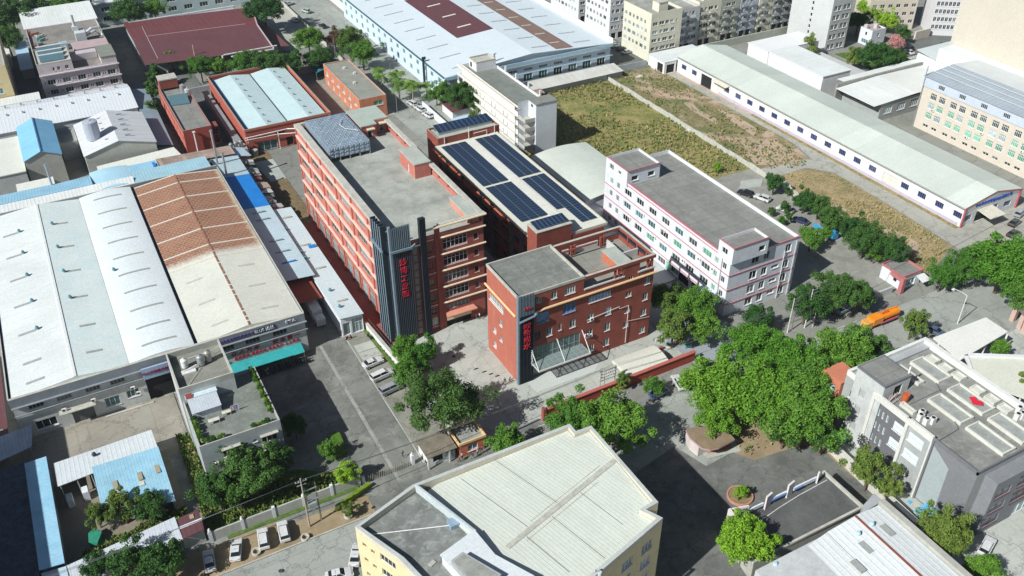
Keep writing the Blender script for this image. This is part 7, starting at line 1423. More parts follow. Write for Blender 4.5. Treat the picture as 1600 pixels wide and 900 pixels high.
# ================================================================ GATE LODGES, WALLS OF THE COURTYARD
t = thing('gate_lodge', 'orange red gate lodge with a cream slab roof under the big tree', 'gate lodge', (50.5,114,0))
g2 = (48.9,112.0,54.0,116.8); b = MB(); b.dark = 1; facade(b, t, 'F', g2, 0, 3.2, [(1.6,3.7,.9,2.4,dict(cols=2,glass=gl_blue))]); [facade(b, t, f, g2, 0, 3.2, []) for f in 'RBL']; b.build('wall', [orange_wall, shadow_in], t); MB().face([(48.9,112,3.2),(54,112,3.2),(54,116.8,3.2),(48.9,116.8,3.2)]).build('roof', conc_roof, t); p = MB(); ring(p, 48.6,111.8,54.3,117.0,3.203,3.7,.3); p.build('parapet', mat('apricot_slab', (.72,.50,.27), .8, .1, .5), t)
t = thing('gate_lodge', 'grey gate lodge with a notice board left of the orange lodge', 'gate lodge', (44,114,0))
g3 = (42.6,112.6,48.0,117.2); b = MB(); b.dark = 1; facade(b, t, 'F', g3, 0, 3.0, [(1.0,3.0,.8,2.3,None)]); [facade(b, t, f, g3, 0, 3.0, []) for f in 'RBL']; b.build('wall', [white_wall, shadow_in], t); MB().box(42.2,48.3,111.9,117.4,3.0,3.2).build('roof', mat('leaf_roof', (.20,.18,.14), .95, .3, .5, (.30,.26,.2), .5), t)
MB().box(46.2,48.0,112.35,112.5,.9,2.3).build('notice_board', mat('notice_board', (.30,.45,.55), .6, .3, 1.5), t); t_ = MB(); t_.box(42.3,42.6,111.9,112.2,0,3.0); t_.box(46.6,46.9,111.9,112.2,0,3.0); t_.build('post', ltgray_wall, t)
# retracting gate
t = thing('folding_gate', 'low steel folding gate stretched across the yard entrance', 'gate', (35.5,115,0))
for i in range(20):
    x = 31.4+i*.43; b = MB(); b.tube([(x,114.6,.05),(x+.2,114.75,1.3),(x+.25,115.1,1.3),(x+.05,115.3,.05)], .05, 5); b.tube([(x,114.6,.4),(x+.43,115.3,.4)], .03, 4); b.build('gate_frame', plain('tan_steel', (.45,.42,.36), .4, .3), t)
MB().box(40.1,40.7,114.6,115.3,0,2.4).build('gate_post', lav_wall, t); MB().box(30.3,30.9,114.7,115.3,0,1.6).build('gate_post', white_wall, t)
tag(MB().tube([(40.4,114.95,2.4),(40.4,114.95,2.55)], .12, 8).tube([(40.4,114.95,2.55),(40.4,114.95,2.8),(40.4,114.95,3.0)], .26, 10, r1=.1).build('globe_lamp', steel_w), 'round white lamp on the entrance gate post', 'lamp')
t = thing('red_boundary_wall', 'brick red wall between the office courtyard and the street', 'wall', (86,113.6,0)); b = MB(); b.prism([(68.3,113.4),(68.3,113.75),(105.2,114.1),(105.2,113.7)][::-1], 0, 2.4); b.build('wall_panel', mat('dull_brick_red', (.36,.07,.05), .85, .12, .4, (.22,.05,.04), .4, True), t); b = MB(); b.prism([(68.2,113.2),(68.2,113.95),(105.3,114.3),(105.3,113.5)][::-1], 2.403, 2.6); b.build('cap', mat('red_cap', (.45,.13,.10), .8, .1, .5), t); MB().box(67.6,68.2,113.1,114.0,0,3.0).build('pillar', red_wall, t)
tag(MB().prism([(61.5,113.2),(66.8,113.6),(66.8,113.9),(61.5,113.5)], .4, .55).cyl(62,113.4,0,.4,.06,5).cyl(66,113.7,0,.4,.06,5).build('barrier', steel_g), 'low grey barrier rail left of the brick red wall', 'barrier')
t = thing('carport', 'cream carport roof behind the brick red boundary wall', 'carport', (93,115.5,0)); b = MB()
for i in range(8):
    ya_, yb_ = 111.9+i*.74+2, 112.64+i*.74+2; f = lambda y: 2.3+.75*math.sin(math.pi*min(1,(y-113.9)/6.6)); b.face([(88.0,ya_,f(ya_)),(98.6,ya_,f(ya_)),(98.6,yb_,f(yb_)),(88.0,yb_,f(yb_))]); 
b.face([(88.0,113.9+i*.74,f(113.9+i*.74)+.02) for i in range(9)]+[(88.0,119.8,2.1),(88.0,113.9,2.0)]); b.build('canopy', mat('cream_membrane', (.66,.65,.58), .8, .05, .2, (.5,.48,.42), .3), t); b = MB(); [b.cyl(x,119.5,0,2.3,.08,6) for x in (88.4,93,98)]; b.build('post', steel_w, t)
# fence in the field
t = thing('field_fence', 'long pale concrete panel fence dividing the two scrub fields', 'fence', (174,215,0))
rr = random.Random(9); y = 151.0
for k in range(36):
    y0_ = 150+k*3.0
    if 159.5 < y0_ < 168: continue
    x = 173.9; z_ = 1.7+rr.uniform(-.15,.2); MB().box(x-.06,x+.06,y0_,y0_+2.86,0,z_).build('fence_panel', mat('fence_concrete', (.50,.50,.46), .9, .15, .5, (.3,.3,.26), .5), t); MB().box(x-.12,x+.12,y0_+2.87,y0_+2.99,0,z_+.15).build('post', coping, t)
t = thing('white_field_gate', 'white sheet gate panels at the field crossing', 'gate', (174,164,0)); MB().box(173.7,173.9,159.6,163.3,0,2.6).box(173.7,173.9,163.5,167.6,0,2.4).build('gate_panel', lav_wall, t)
t = thing('boundary_wall', 'concrete wall at the head of the olive field', 'wall', (150,263,0)); MB().prism([(120,259.6),(120,259.9),(194.2,257.3),(194.2,257.0)][::-1], 0, 1.9).build('wall_panel', gray_wall, t)
tag(MB().prism([(163,168),(166.5,171.5),(173,169.5),(169,166.0)], .05, .18).build('concrete_ramp', conc_light), 'short pale concrete ramp leading to the white gate panels', 'ramp')
# ================================================================ VEGETATION
def crown_mesh(name, m, seed, K, N, leaf, elong=1.0, zsc=.8, shell=(.35,.80), cr=(.20,.34)):
    rr = random.Random(seed); cs = []
    while len(cs) < K:
        v = Vector((rr.gauss(0,1),rr.gauss(0,1),rr.gauss(0,1))).normalized()
        if v.z < -.55: continue
        lump = 1+.22*math.sin(v.x*3.1+seed)*math.cos(v.y*2.7+seed*.7)+.10*math.sin(v.x*7+v.y*5+seed); v *= rr.uniform(*shell)*lump*(1.22 if rr.random() < .1 else 1); cs.append((Vector((v.x,v.y,v.z*zsc)), rr.uniform(*cr)))
    b = MB()
    for i in range(N):
        c, r_ = cs[i % K] if rr.random() < .93 else rr.choice(cs)
        dv = Vector((rr.gauss(0,1),rr.gauss(0,1),rr.gauss(.25,1))).normalized(); p = c + dv*r_*(rr.random()**.35)*(1 if rr.random() < .93 else 1.25)
        n = (dv*.8 + Vector((rr.gauss(0,.55),rr.gauss(0,.55),rr.gauss(.3,.5)))).normalized(); a = n.orthogonal().normalized(); a.rotate(Matrix.Rotation(rr.uniform(0,6.28),3,n)); q = n.cross(a)
        s_ = leaf*rr.uniform(.6,1.25); e = s_*elong
        b.face([p-a*e, p-q*s_*.55+n*s_*.15, p+a*e, p+q*s_*.55+n*s_*.15])
    return b.build(name, m, link=False)
def trunk_mesh(seed):
    rr = random.Random(seed); b = MB(); b.tube([(0,0,0),(.01,.01,.3),(.02,-.01,.58)], .035, 8, r1=.022)
    for k in range(6):
        a = k*1.05+rr.uniform(-.3,.3); e = rr.uniform(.16,.30); b.tube([(.015,0,.42+.025*k),(math.cos(a)*e*.5,math.sin(a)*e*.5,.56+.02*k),(math.cos(a)*e,math.sin(a)*e,.72+.025*k)], .016, 6, r1=.006)
    return b.build('trunk', bark, link=False)
TRK = [trunk_mesh(i) for i in range(3)]
KIND = {'r': (leaf_bright,), 'm': (leaf_mid,), 'b': (leaf_bright,), 'y': (leafmat('lime_green_leaves', (.13,.28,.015), (.26,.45,.04)),), 'd': (leaf_dark,), 'o': (leaf_olive,), 'p': (leaf_rust,), 'k': (leaf_pink,), 'f': (leafmat('feathery_leaves', (.040,.095,.020), (.09,.17,.04)),)}
leaf_mix = leafmat('round_crown_leaves', (.045,.14,.018), (.10,.24,.03)); KIND['r'] = (leaf_mix,); KIND['m'] = (leaf_mid,)
CR = {}
def crown_for(k, big, var):
    key = (k, big, var)
    if key not in CR:
        sd = hash((k, var)) % 1000 if False else sum(map(ord, k))*7+var*13+big
        if k == 'f': CR[key] = crown_mesh('crown', KIND[k][0], sd, 90, 16000, .026, 1.6, .62, (.3,.95), (.10,.22))
        elif big: CR[key] = crown_mesh('crown', KIND[k][0], sd, 110, 19000, .034, 1.1, .72, (.25,.88), (.11,.22))
        elif k == 'o': CR[key] = crown_mesh('crown', KIND[k][0], sd, 46, 6500, .048, 1.3, .85, (.3,.9), (.12,.24))
        else: CR[key] = crown_mesh('crown', KIND[k][0], sd, 60, 8500, .048, 1.1, .85, (.25,.84), (.15,.27))
    return CR[key]
TREES = [
 (50.3,142.2,3.37,8.2,'r','round green tree behind the yard wall, left of a pair beside the pale courtyard'),
 (53.4,138.4,3.6,8.7,'r','round green tree casting its shadow on the pale courtyard'),
 (48.2,135.2,3.27,7.9,'r','lowest of the three round trees beside the yard wall'),
 (49.0,119.8,8.12,16.2,'f','large feathery tree spreading over the parking bays and the gate lodges'),
 (56.3,107.7,3.68,8.1,'m','leafy shrub tree between the orange gate lodge and the cream ribbed roof'),
 (69.3,105.3,5.3,11.4,'m','tree against the brick red wall, left half of the clump above the cream roof'),
 (74.8,99.2,6.62,14.0,'m','broad dense tree at the top right corner of the cream ribbed roof'),
 (97.8,98.5,7.44,14.9,'b','bright tree at the left front of the big roadside grove'),
 (103.6,91.9,7.21,14.5,'b','largest bright crown in the middle of the roadside grove'),
 (113.4,105.2,6.27,12.7,'b','bright crown on the upper left of the roadside grove'),
 (116.7,96.7,6.68,13.5,'b','crown in the top middle of the roadside grove'),
 (106.7,84.4,7.15,15.1,'m','crown near the sandy bank at the lower right of the grove'),
 (126.9,94.2,6.5,13.8,'m','crown at the upper right end of the grove, nearest the orange tank truck'),
 (131.9,93.8,5.78,12.9,'d','darker crown at the far right tip of the grove by the street'),
 (118.7,90.2,5.55,11.9,'m',"crown between the grove's middle and the grey office corner"),
 (103.5,84.8,3.95,9.1,'d','small dark crown on the lower edge of the grove by the transformer'),
 (113.2,89.9,6.45,13.7,'m','crown low on the right side of the grove, left of the orange framed wing'),
 (94.1,93.4,4.26,8.9,'b','small bright crown overhanging the round guard house'),
 (107.8,128.0,4.42,11.3,'o','olive tree touching the right corner of the small red office'),
 (111.6,123.1,5.35,11.5,'m','green tree between the small red office and the white banded factory'),
 (103.4,119.6,3.98,10.3,'o','olive tree above the cream carport roof'),
 (110.0,117.4,3.87,8.5,'m','low green tree in front of the pale blue porch'),
 (90.6,108.8,2.2,5.2,'m','small street tree in front of the brick red wall over a blue car'),
 (86.5,113.3,1.7,4.8,'o','small round bush beside the cream carport'),
 (122.9,114.3,3.65,8.4,'d',"dark tree at the foot of the white banded factory's front"),
 (134.6,112.3,4.96,11.2,'d','dark tree behind the utility poles'),
 (143.1,112.0,5.18,11.6,'d','dark tree in the middle of the dark trio by the side lot'),
 (148.4,109.7,3.76,8.7,'d','dark tree right of the dark trio by the side lot'),
 (168.7,160.8,3.0,7.1,'d','lone dark tree by the field crossing'),
 (168.7,149.3,3.41,7.9,'d','first dark tree of the hedge row along the straw field'),
 (169.8,144.9,3.37,7.8,'d','second tree of the hedge row, darker, beside the blue truck'),
 (167.1,137.0,3.77,8.7,'d','third tree of the hedge row, above the bright shrub'),
 (169.4,132.2,3.72,8.6,'d','fourth tree of the hedge row along the straw field'),
 (165.8,125.5,4.87,11.0,'d','broad dark tree in the lower half of the hedge row'),
 (168.4,119.2,4.49,10.2,'d','last dark tree of the hedge row beside the guard house'),
 (167.0,122.5,2.67,5.9,'b','bright green tree tucked among the dark hedge row end'),
 (157.0,134.2,3.36,7.5,'m','mid green tree at the near end of the side lane cars'),
 (164.5,136.7,1.8,4.4,'m','small tree between the blue truck and the dark hedge'),
 (171.5,106.5,3.89,8.6,'m','green street tree right of the grey guard house'),
 (178.3,105.9,4.67,10.1,'m','second green street tree right of the grey guard house'),
 (182.6,99.7,8.25,16.5,'b','very large bright tree at the right edge over the street'),
 (180.5,93.0,5.06,10.9,'m','lower crown at the right edge above the gate colonnade'),
 (108.6,80.0,3.69,8.5,'d','dark tree below the orange framed wing'),
 (109.3,69.6,3.75,9.7,'o','olive tree in front of the dark panelled wall'),
 (110.7,65.6,2.37,6.4,'o',"small olive tree in front of the grey office's middle wall"),
 (109.0,53.0,4.5,11.5,'o',"broad olive tree at the blank grey wall's corner"),
 (111.0,46.3,2.88,6.5,'m','small green tree at the bottom edge near the white car'),
 (79.1,67.6,4.99,11.2,'y','brightest yellow green tree at the bottom beside the screen wall'),
 (88.4,78.8,1.37,3.7,'y','small bush in the round pink planter'),
 (6.2,120.6,4.45,10.1,'d','dark tree in front of the grey annex, left'),
 (12.0,120.8,5.4,12.1,'d',"dark tree covering the grey annex's lower windows"),
 (17.6,123.6,3.61,8.3,'d',"dark tree at the grey annex's right corner"),
 (-14.9,115.2,2.59,6.2,'d','dark street tree at the bottom left, first from the left'),
 (-9.8,112.3,3.81,8.8,'d','dark street tree at the bottom left, second from the left'),
 (-4.9,109.8,4.12,9.4,'d','dark street tree at the bottom left, third from the left'),
 (27.9,115.8,2.43,5.9,'y','small bright tree beside the folding gate'),
 (27.2,123.4,2.03,4.9,'m','hedge like shrub in the annex shade'),
 (23.3,131.7,2.69,6.4,'d','dark shrub mass in the annex shadow'),
 (-9.1,125.7,2.98,7.9,'o','scrubby bush on the edge of the corrugated blue roof'),
 (-5.0,124.1,3.1,7.3,'d','dark bush below the corrugated blue roof'),
 (-13.3,126.9,2.2,6.0,'o','pale bush in the shed yard'),
 (41.6,335.6,3.92,8.2,'b','bright tree at the corner of the maroon roof'),
 (48.2,319.7,4.92,10.6,'m','first tree of the row behind the red block'),
 (55.2,317.9,4.05,8.9,'m','second tree of the row behind the cyan roof'),
 (62.0,313.3,5.37,11.5,'m','third tree of the row behind the cyan roof'),
 (68.6,308.0,6.01,13.4,'d','fourth tree of the row behind the cyan roof'),
 (75.7,305.5,5.59,12.5,'d',"fifth tree of the row, at the cyan roof's far corner"),
 (89.1,323.9,5.91,12.6,'m','tall tree by the upper yard beside the lane'),
 (87.0,304.7,5.2,11.7,'d','dark tree left of the blue net canopy'),
 (98.4,321.7,3.81,10.9,'p','reddish tree above the blue net canopy'),
 (101.9,315.9,5.19,13.1,'o','thin olive tree beside the upper lane'),
 (102.0,302.5,5.73,12.2,'m','green tree left of the palms on the lane'),
 (113.1,259.0,4.42,9.6,'m','green tree left of the dark pair beside the dormitory'),
 (115.9,249.1,5.96,13.3,'d','dark tree hiding the small maroon shed'),
 (123.7,251.8,5.24,11.7,'d',"dark tree against the dormitory's left end"),
 (114.8,238.9,2.62,7.0,'o','scrubby bush along the lane wall'),
 (-5.1,392.6,9.27,20.2,'d','dark tree in the top left corner'),
 (5.1,406.5,7.63,16.8,'d','dark tree on the top edge, second from the left'),
 (17.1,401.8,8.42,17.6,'m','green mass of crown on the top edge behind the blue walled shed'),
 (35.2,382.2,7.27,16.0,'d','dark tree between the blue walled shed and the maroon roof'),
 (45.9,390.9,5.18,11.1,'m',"thin tree above the maroon roof's left corner"),
 (82.6,358.9,7.79,17.1,'d','dark tree at the top beside the upper yard'),
 (-8.9,379.1,5.94,13.2,'d','dark tree at the left edge above the cream hut'),
 (294.9,247.1,6.08,13.5,'y','pale yellow green tree before the beige apartments'),
 (283.4,242.3,4.96,11.2,'d','dark tree next to the narrow grey tower'),
 (294.2,238.1,4.49,10.2,'y','bright yellow green street tree below the beige apartments'),
 (291.4,227.2,3.41,7.9,'d',"small round dark tree at the beige block's foot"),
 (257.1,208.3,6.91,15.2,'d','big dark tree beside the gate house'),
 (265.4,207.8,4.52,10.2,'d','dark tree joined to the big one beside the gate house'),
 (255.7,216.7,3.42,8.9,'o','olive shrub left of the big dark tree'),
 (247.8,232.2,3.74,9.7,'o','rounded olive tree rising from the white annex roof'),
 (279.4,219.8,3.54,8.9,'k','pink blossoming tree in the far street'),
 (292.7,208.2,3.05,6.9,'m','shrubs curving round the ramp'),
 (151.1,97.0,3.06,8.1,'o','thin grey green tree beside two parked cars on the street'),
 (171.7,158.0,1.06,3.0,'d','tiny round bush by the parked cars'),
 (159.4,147.0,1.18,3.1,'m','small round shrub in the side lane'),
 (160.2,152.0,1.19,3.3,'d','small dark conifer in the side lane'),
 (163.3,178.4,1.29,3.5,'y',"small round bush at the olive field's corner"),
 (161.7,83.2,2.31,5.4,'m','tree patch between the white canopies'),
 (155.5,72.7,2.57,6.9,'o','olive tree at the right edge above the grey office'),
]

for i, (x, y, R_, h_, k, lb) in enumerate(TREES):
    shrub = h_ < 5.4; t = thing('bush' if shrub else 'tree', lb, 'bush' if shrub else 'tree', (x,y,0))
    o = put('crown', crown_for(k, R_ > 4.3, i % 3), t, (0,0,h_*.55), i*1.7, (R_*1.12, R_*1.08, max(R_*.95, h_*.5)))
    put('trunk', TRK[i % 3], t, (0,0,0), i*2.1, (h_*.75, h_*.75, h_*.92))
# palms along the lane
def palm_mesh(seed):
    rr = random.Random(seed); b = MB()
    for k in range(18):
        a = k*.349*1.02+rr.uniform(-.15,.15); el = rr.uniform(.1,1.0); L_ = rr.uniform(2.6,3.4); prev = None; dx, dy = math.cos(a), math.sin(a)
        pts = []
        for s_ in range(7):
            q = s_/6; r_ = L_*q*(.95-.15*el); z = .2+el*1.5*q - (1.1+1.6*(1-el))*q*q; pts.append(Vector((dx*r_, dy*r_, z)))
        for s_ in range(6):
            w_ = .45*math.sin(math.pi*(s_+.6)/6.6); n = Vector((-dy,dx,0)); c = (pts[s_]+pts[s_+1])/2
            for sg in (-1,1):
                for h2 in range(2): f0 = pts[s_]+(pts[s_+1]-pts[s_])*(h2*.5); b.face([f0, f0+(pts[s_+1]-pts[s_])*.42, f0+(pts[s_+1]-pts[s_])*.7+n*sg*w_*1.7-Vector((0,0,w_*.9)), f0+(pts[s_+1]-pts[s_])*.35+n*sg*w_*1.7-Vector((0,0,w_*1.0))])
    return b.build('crown', leafmat('palm_leaves', (.05,.12,.02), (.12,.22,.04)), link=False)
PM = [palm_mesh(1), palm_mesh(2)]
tm = MB().tube([(0,0,0),(.08,.02,2.5),(.05,0,5.2)], .24, 8, r1=.15).build('trunk', mat('palm_bark', (.30,.27,.22), .9, .2, 1), link=False)
for i, (x, y, s_, lb) in enumerate(((102.2,288,1.05,'palm at the upper end of the palm row on the lane'),(105.2,279,1.25,'palm in the middle of the lane row, over the white lamp pole'),(103.2,272,1.2,'palm close behind the orange house wall'),(106.3,267.5,1.3,'lowest palm of the lane row, nearest the parked white cars'),(101.2,283,.95,'small palm pressed between the taller lane palms'),(111.5,268,1.0,'palm on the far side of the lane before the white factory'),(112.5,262,.9,'small palm by the pale lane wall'))):
    t = thing('palm_tree', lb, 'palm', (x,y,0)); put('crown', PM[i % 2], t, (0,0,5.1*s_), i, s_); put('trunk', tm, t, (0,0,0), 0, s_)
# column conifers
cm = crown_mesh('crown', leaf_dark, 77, 30, 2600, .16, 1.0, 3.6, (.2,.8), (.25,.45))
CON = ((33.0,322,1.5,'tall slender conifer, upper one between the pink office and the red block'),(29.5,306,1.5,'tall slender conifer in the middle of the dark alley'),(27.5,292,1.4,'tall slender conifer, lowest one beside the white warehouse end'),(163.5,150.5,.8,'small upright conifer between the parked cars of the side lane'),(161.8,147.0,.6,'very small upright conifer in the side lane'))
for i, (x, y, s_, lb) in enumerate(CON):
    t = thing('conifer', lb, 'conifer', (x,y,0)); put('crown', cm, t, (0,0,3.2*s_+.3), i, (s_*1.7,s_*1.7,s_)); put('trunk', tm, t, (0,0,0), 0, .6*s_)
# scrub and grass tufts
def tufts(name, poly, N, cols, hmin, hmax, seed, kind='stuff'):
    rr = random.Random(seed); xs = [p[0] for p in poly]; ys = [p[1] for p in poly]; b = MB(); n = 0
    def inside(x, y):
        c = False; j = len(poly)-1
        for i in range(len(poly)):
            if (poly[i][1] > y) != (poly[j][1] > y) and x < (poly[j][0]-poly[i][0])*(y-poly[i][1])/(poly[j][1]-poly[i][1])+poly[i][0]: c = not c
            j = i
        return c
    while n < N:
        x = rr.uniform(min(xs), max(xs)); y = rr.uniform(min(ys), max(ys)); n += 1
        if not inside(x, y): continue
        if math.sin(x*.23+seed)*math.sin(y*.19)+math.sin(x*.07+y*.11)*.8 < rr.uniform(-1.3,.9): continue
        h_ = rr.uniform(hmin, hmax); mi = rr.randrange(len(cols))
        for k in range(5):
            a = rr.uniform(0,6.28); w_ = h_*.22; dx, dy = math.cos(a), math.sin(a); lx, ly = rr.uniform(-.4,.4)*h_, rr.uniform(-.4,.4)*h_
            b.face([(x-dx*w_,y-dy*w_,.2),(x+dx*w_,y+dy*w_,.2),(x+dx*w_*.5+lx,y+dy*w_*.5+ly,.2+h_),(x-dx*w_*.5+lx,y-dy*w_*.5+ly,.2+h_)], mi)
    return struct(b.build(name, cols, loc=(0,0,0)), kind)
tA = mat('tuft_olive', (.30,.31,.10), .9, .3, .4); tB = mat('tuft_straw', (.52,.44,.22), .9, .3, .4); tC = mat('tuft_green', (.17,.27,.06), .9, .3, .4); tD = mat('tuft_brown', (.40,.31,.17), .9, .3, .4)
tufts('field_grass', [(120,177),(173.5,177),(173.5,261),(122,263)], 10500, [tA,tB,tA,tC,tD], .2, .8, 1)
tufts('scrub_grass', [(174.5,173),(190,169),(194,183),(195,256),(174.5,260)], 2600, [tB,tC,tD,tC], .2, .7, 2)
tufts('straw_grass', [(173.8,113),(190.4,119),(192.6,161),(180,168),(173.8,164)], 2600, [tB,tB,tA,tB], .2, .6, 3)
tufts('garden_weeds', [(5.8,114.9),(29.5,114.9),(29.5,119),(5.8,125.5)], 1300, [tC,tA,tC], .3, .9, 4)
tufts('bed_weeds', [(2.9,118),(5.3,118),(5.3,143),(2.9,143)], 700, [tC,tA,tC], .3, 1.0, 5)
tufts('shed_weeds', [(-17,119.8),(.4,121.2),(.4,124.2),(-17,122.4)], 900, [tC,tA,tC], .4, 1.2, 6)
tufts('verge_weeds', [(47.4,158),(48.3,158),(48.9,136),(48.1,136)], 260, [tC,tC], .2, .4, 7)
tufts('bank_grass', [(96,89),(97,86),(108,85),(111,80),(111,98),(96,98)], 700, [tB,tD,tC], .2, .6, 8)
rows_ = MB()
for i in range(9): rows_.box(3.0,5.2,119+i*2.6,119.35+i*2.6,.2,.4)
struct(rows_.build('bed_kerbs', terracotta), 'structure')
# pot plants on the roof garden
pot = MB().tube([(0,0,0),(0,0,.45)], .2, 8, r1=.28).build('pot', mat('pot_clay', (.36,.30,.26), .9, .2, 1), link=False); pc_ = crown_for('y', False, 0); pc2 = crown_for('m', False, 1)
pts = [(19.2,143.2-i*.85,'right') for i in range(17)] + [(6.4,134.0-i*.9,'left') for i in range(8)] + [(7.2+i*.9,127.2,'front') for i in range(4)] + [(15.5+i*.8,127.0,'front') for i in range(4)]
for i, (x, y, sd) in enumerate(pts):
    t = thing('potted_plant', {'right':'leafy pot plant in the row along the right parapet of the roof garden','left':'leafy pot plant in the row along the left parapet of the roof garden','front':'leafy pot plant along the front parapet of the roof garden'}[sd], 'pot plant', (x,y,10.4), 0, 'pot plants on the %s parapet of the roof garden' % sd)
    put('pot', pot, t); put('foliage', (pc_, pc2, CR[('d',True,0)] if ('d',True,0) in CR else pc2)[i % 3], t, (0,0,.85), i, .45+.25*((i*7) % 3)/2)
for x, y, w_, l_, m_, nm, lb in ((9.5,132.0,2.0,.9,plain('pale_table', (.62,.62,.55)),'table','pale table with a cloth left of the other table on the roof garden'),(12.0,133.0,1.6,.8,plain('cream_table', (.66,.64,.52)),'table','cream table next to hanging laundry on the roof garden')):
    t = thing(nm, lb, 'table', (x,y,10.4)); MB().box(x-w_/2,x+w_/2,y-l_/2,y+l_/2,11.1,11.18).build('table_top', m_, t); b = MB(); [b.box(x+a*(w_/2-.1)-.04,x+a*(w_/2-.1)+.04,y+c*(l_/2-.1)-.04,y+c*(l_/2-.1)+.04,10.4,11.1) for a in (-1,1) for c in (-1,1)]; b.build('legs', steel_w, t)
b = MB(); 
for k, xx in enumerate((13.0,13.4,13.8)): b.box(xx,xx+.33,133.1,133.14,10.9,12.0,k)
b.box(12.9,14.3,133.05,133.09,12.01,12.05,0); b.cyl(12.92,133.07,10.4,12.0,.03,5,0); b.cyl(14.28,133.07,10.4,12.0,.03,5,0)
tag(b.build('laundry', [plain('white_linen', (.75,.75,.78)), plain('pink_linen', (.62,.20,.32)), plain('blue_linen', (.15,.22,.5))]), 'white pink and blue laundry hanging on the roof garden', 'laundry')

# ================================================================ VEHICLES
def car_set(colname, col, kind):
    pm = plain('car_paint_'+colname, col, .25, .1, .6, .6); tr = plain('car_glass', (.015,.02,.025), .08); W_ = .90; S = {}
    if kind == 'sedan': prof = [(-2.3,.35),(-2.32,.72),(-2.2,.92),(-1.5,.98),(1.0,.96),(1.9,.84),(2.25,.66),(2.3,.35)]; cab = [(-1.75,.97),(-1.15,1.42),(.15,1.46),(.98,.95)]; rf = (-1.12,.12)
    elif kind == 'suv': prof = [(-2.3,.4),(-2.34,.85),(-2.28,1.05),(1.1,1.08),(2.0,.98),(2.3,.75),(2.32,.4)]; cab = [(-2.2,1.05),(-1.95,1.64),(.25,1.68),(1.05,1.07)]; rf = (-1.9,.2)
    else: prof = [(-2.45,.35),(-2.5,.9),(-2.45,1.1),(1.5,1.10),(2.2,.92),(2.5,.68),(2.52,.35)]; cab = [(-2.4,1.09),(-2.25,1.72),(.75,1.76),(1.6,1.09)]; rf = (-2.2,.7)
    b = MB(); n = len(prof)
    def sec(y, s_, k=0): return [(x*s_, y, z+k) for x, z in prof]
    rings = [sec(-W_,.97), sec(-W_*.86,1.0,.03), sec(W_*.86,1.0,.03), sec(W_,.97)]
    for a, c in zip(rings, rings[1:]):
        for i in range(n-1): b.face([a[i],a[i+1],c[i+1],c[i]][::-1])
    b.face([(x,y,z) for x,y,z in rings[0]][::-1]); b.face(rings[-1])
    S['body'] = b.build('body', pm, link=False)
    g = MB(); cw, ct = W_*.86, W_*.66; n2 = len(cab)
    lo = [(x,-cw,z) if i in (0,3) else (x,-ct,z) for i,(x,z) in enumerate(cab)]; ro = [(x,-y,z) for x,y,z in lo]
    g.face([lo[0],lo[3],lo[2],lo[1]]); g.face([ro[0],ro[1],ro[2],ro[3]]); g.face([lo[0],lo[1],ro[1],ro[0]]); g.face([lo[3],ro[3],ro[2],lo[2]])
    S['windows'] = g.build('windows', tr, link=False)
    r_ = MB(); zt = cab[1][1]; r_.face([(cab[1][0]-.03,-ct-.02,zt+.01),(cab[2][0]+.03,-ct-.02,cab[2][1]+.01),(cab[2][0]+.03,ct+.02,cab[2][1]+.01),(cab[1][0]-.03,ct+.02,zt+.01)]); r_.face([(cab[1][0]-.03,-ct-.02,zt-.05),(cab[2][0]+.03,-ct-.02,cab[2][1]-.05),(cab[2][0]+.03,-ct-.02,cab[2][1]+.01),(cab[1][0]-.03,-ct-.02,zt+.01)])
    r_.face([(cab[1][0]-.03,ct+.02,zt+.01),(cab[2][0]+.03,ct+.02,cab[2][1]+.01),(cab[2][0]+.03,ct+.02,cab[2][1]-.05),(cab[1][0]-.03,ct+.02,zt-.05)])
    for px in (-.45,): # door pillars
        for sg in (-1,1): r_.face([(px-.05,sg*(cw-.01)+sg*.012,cab[0][1]),(px+.05,sg*(cw-.01)+sg*.012,cab[0][1]),(px+.05,sg*(ct)+sg*.025,zt),(px-.05,sg*(ct)+sg*.025,zt)])
    for (bx_, tx) in ((cab[0][0],cab[1][0]),(cab[3][0],cab[2][0])):
        for sg in (-1,1): r_.face([(bx_-.06,sg*(cw+.012),cab[0][1]),(bx_+.06,sg*(cw+.012),cab[0][1]),(tx+.06,sg*(ct+.02),zt),(tx-.06,sg*(ct+.02),zt)])
    S['roof'] = r_.build('roof', pm, link=False)
    if kind != 'sedan' or colname == 'white': s2 = MB().box(-.55,.05,-.42,.42,zt+.015,zt+.03); S['sunroof'] = s2.build('sunroof', tr, link=False)
    S['wheel'] = MB().tube([(0,-.11,0),(0,.11,0)], .33, 14).build('wheel', black, link=False); S['rim'] = MB().tube([(0,-.125,0),(0,.125,0)], .2, 10).build('rim', steel_g, link=False)
    h_ = MB(); h_.box(0,.06,-.2,.2,-.07,.07); S['lamp'] = h_.build('headlight', plain('lamp_lens', (.7,.72,.7), .2), link=False); h2 = MB(); h2.box(-.04,0,-.18,.18,-.08,.08); S['tail'] = h2.build('tail_light', plain('tail_lens', (.45,.02,.02), .3), link=False)
    S['ax'] = prof[-1][0]; return S
CARS = {}
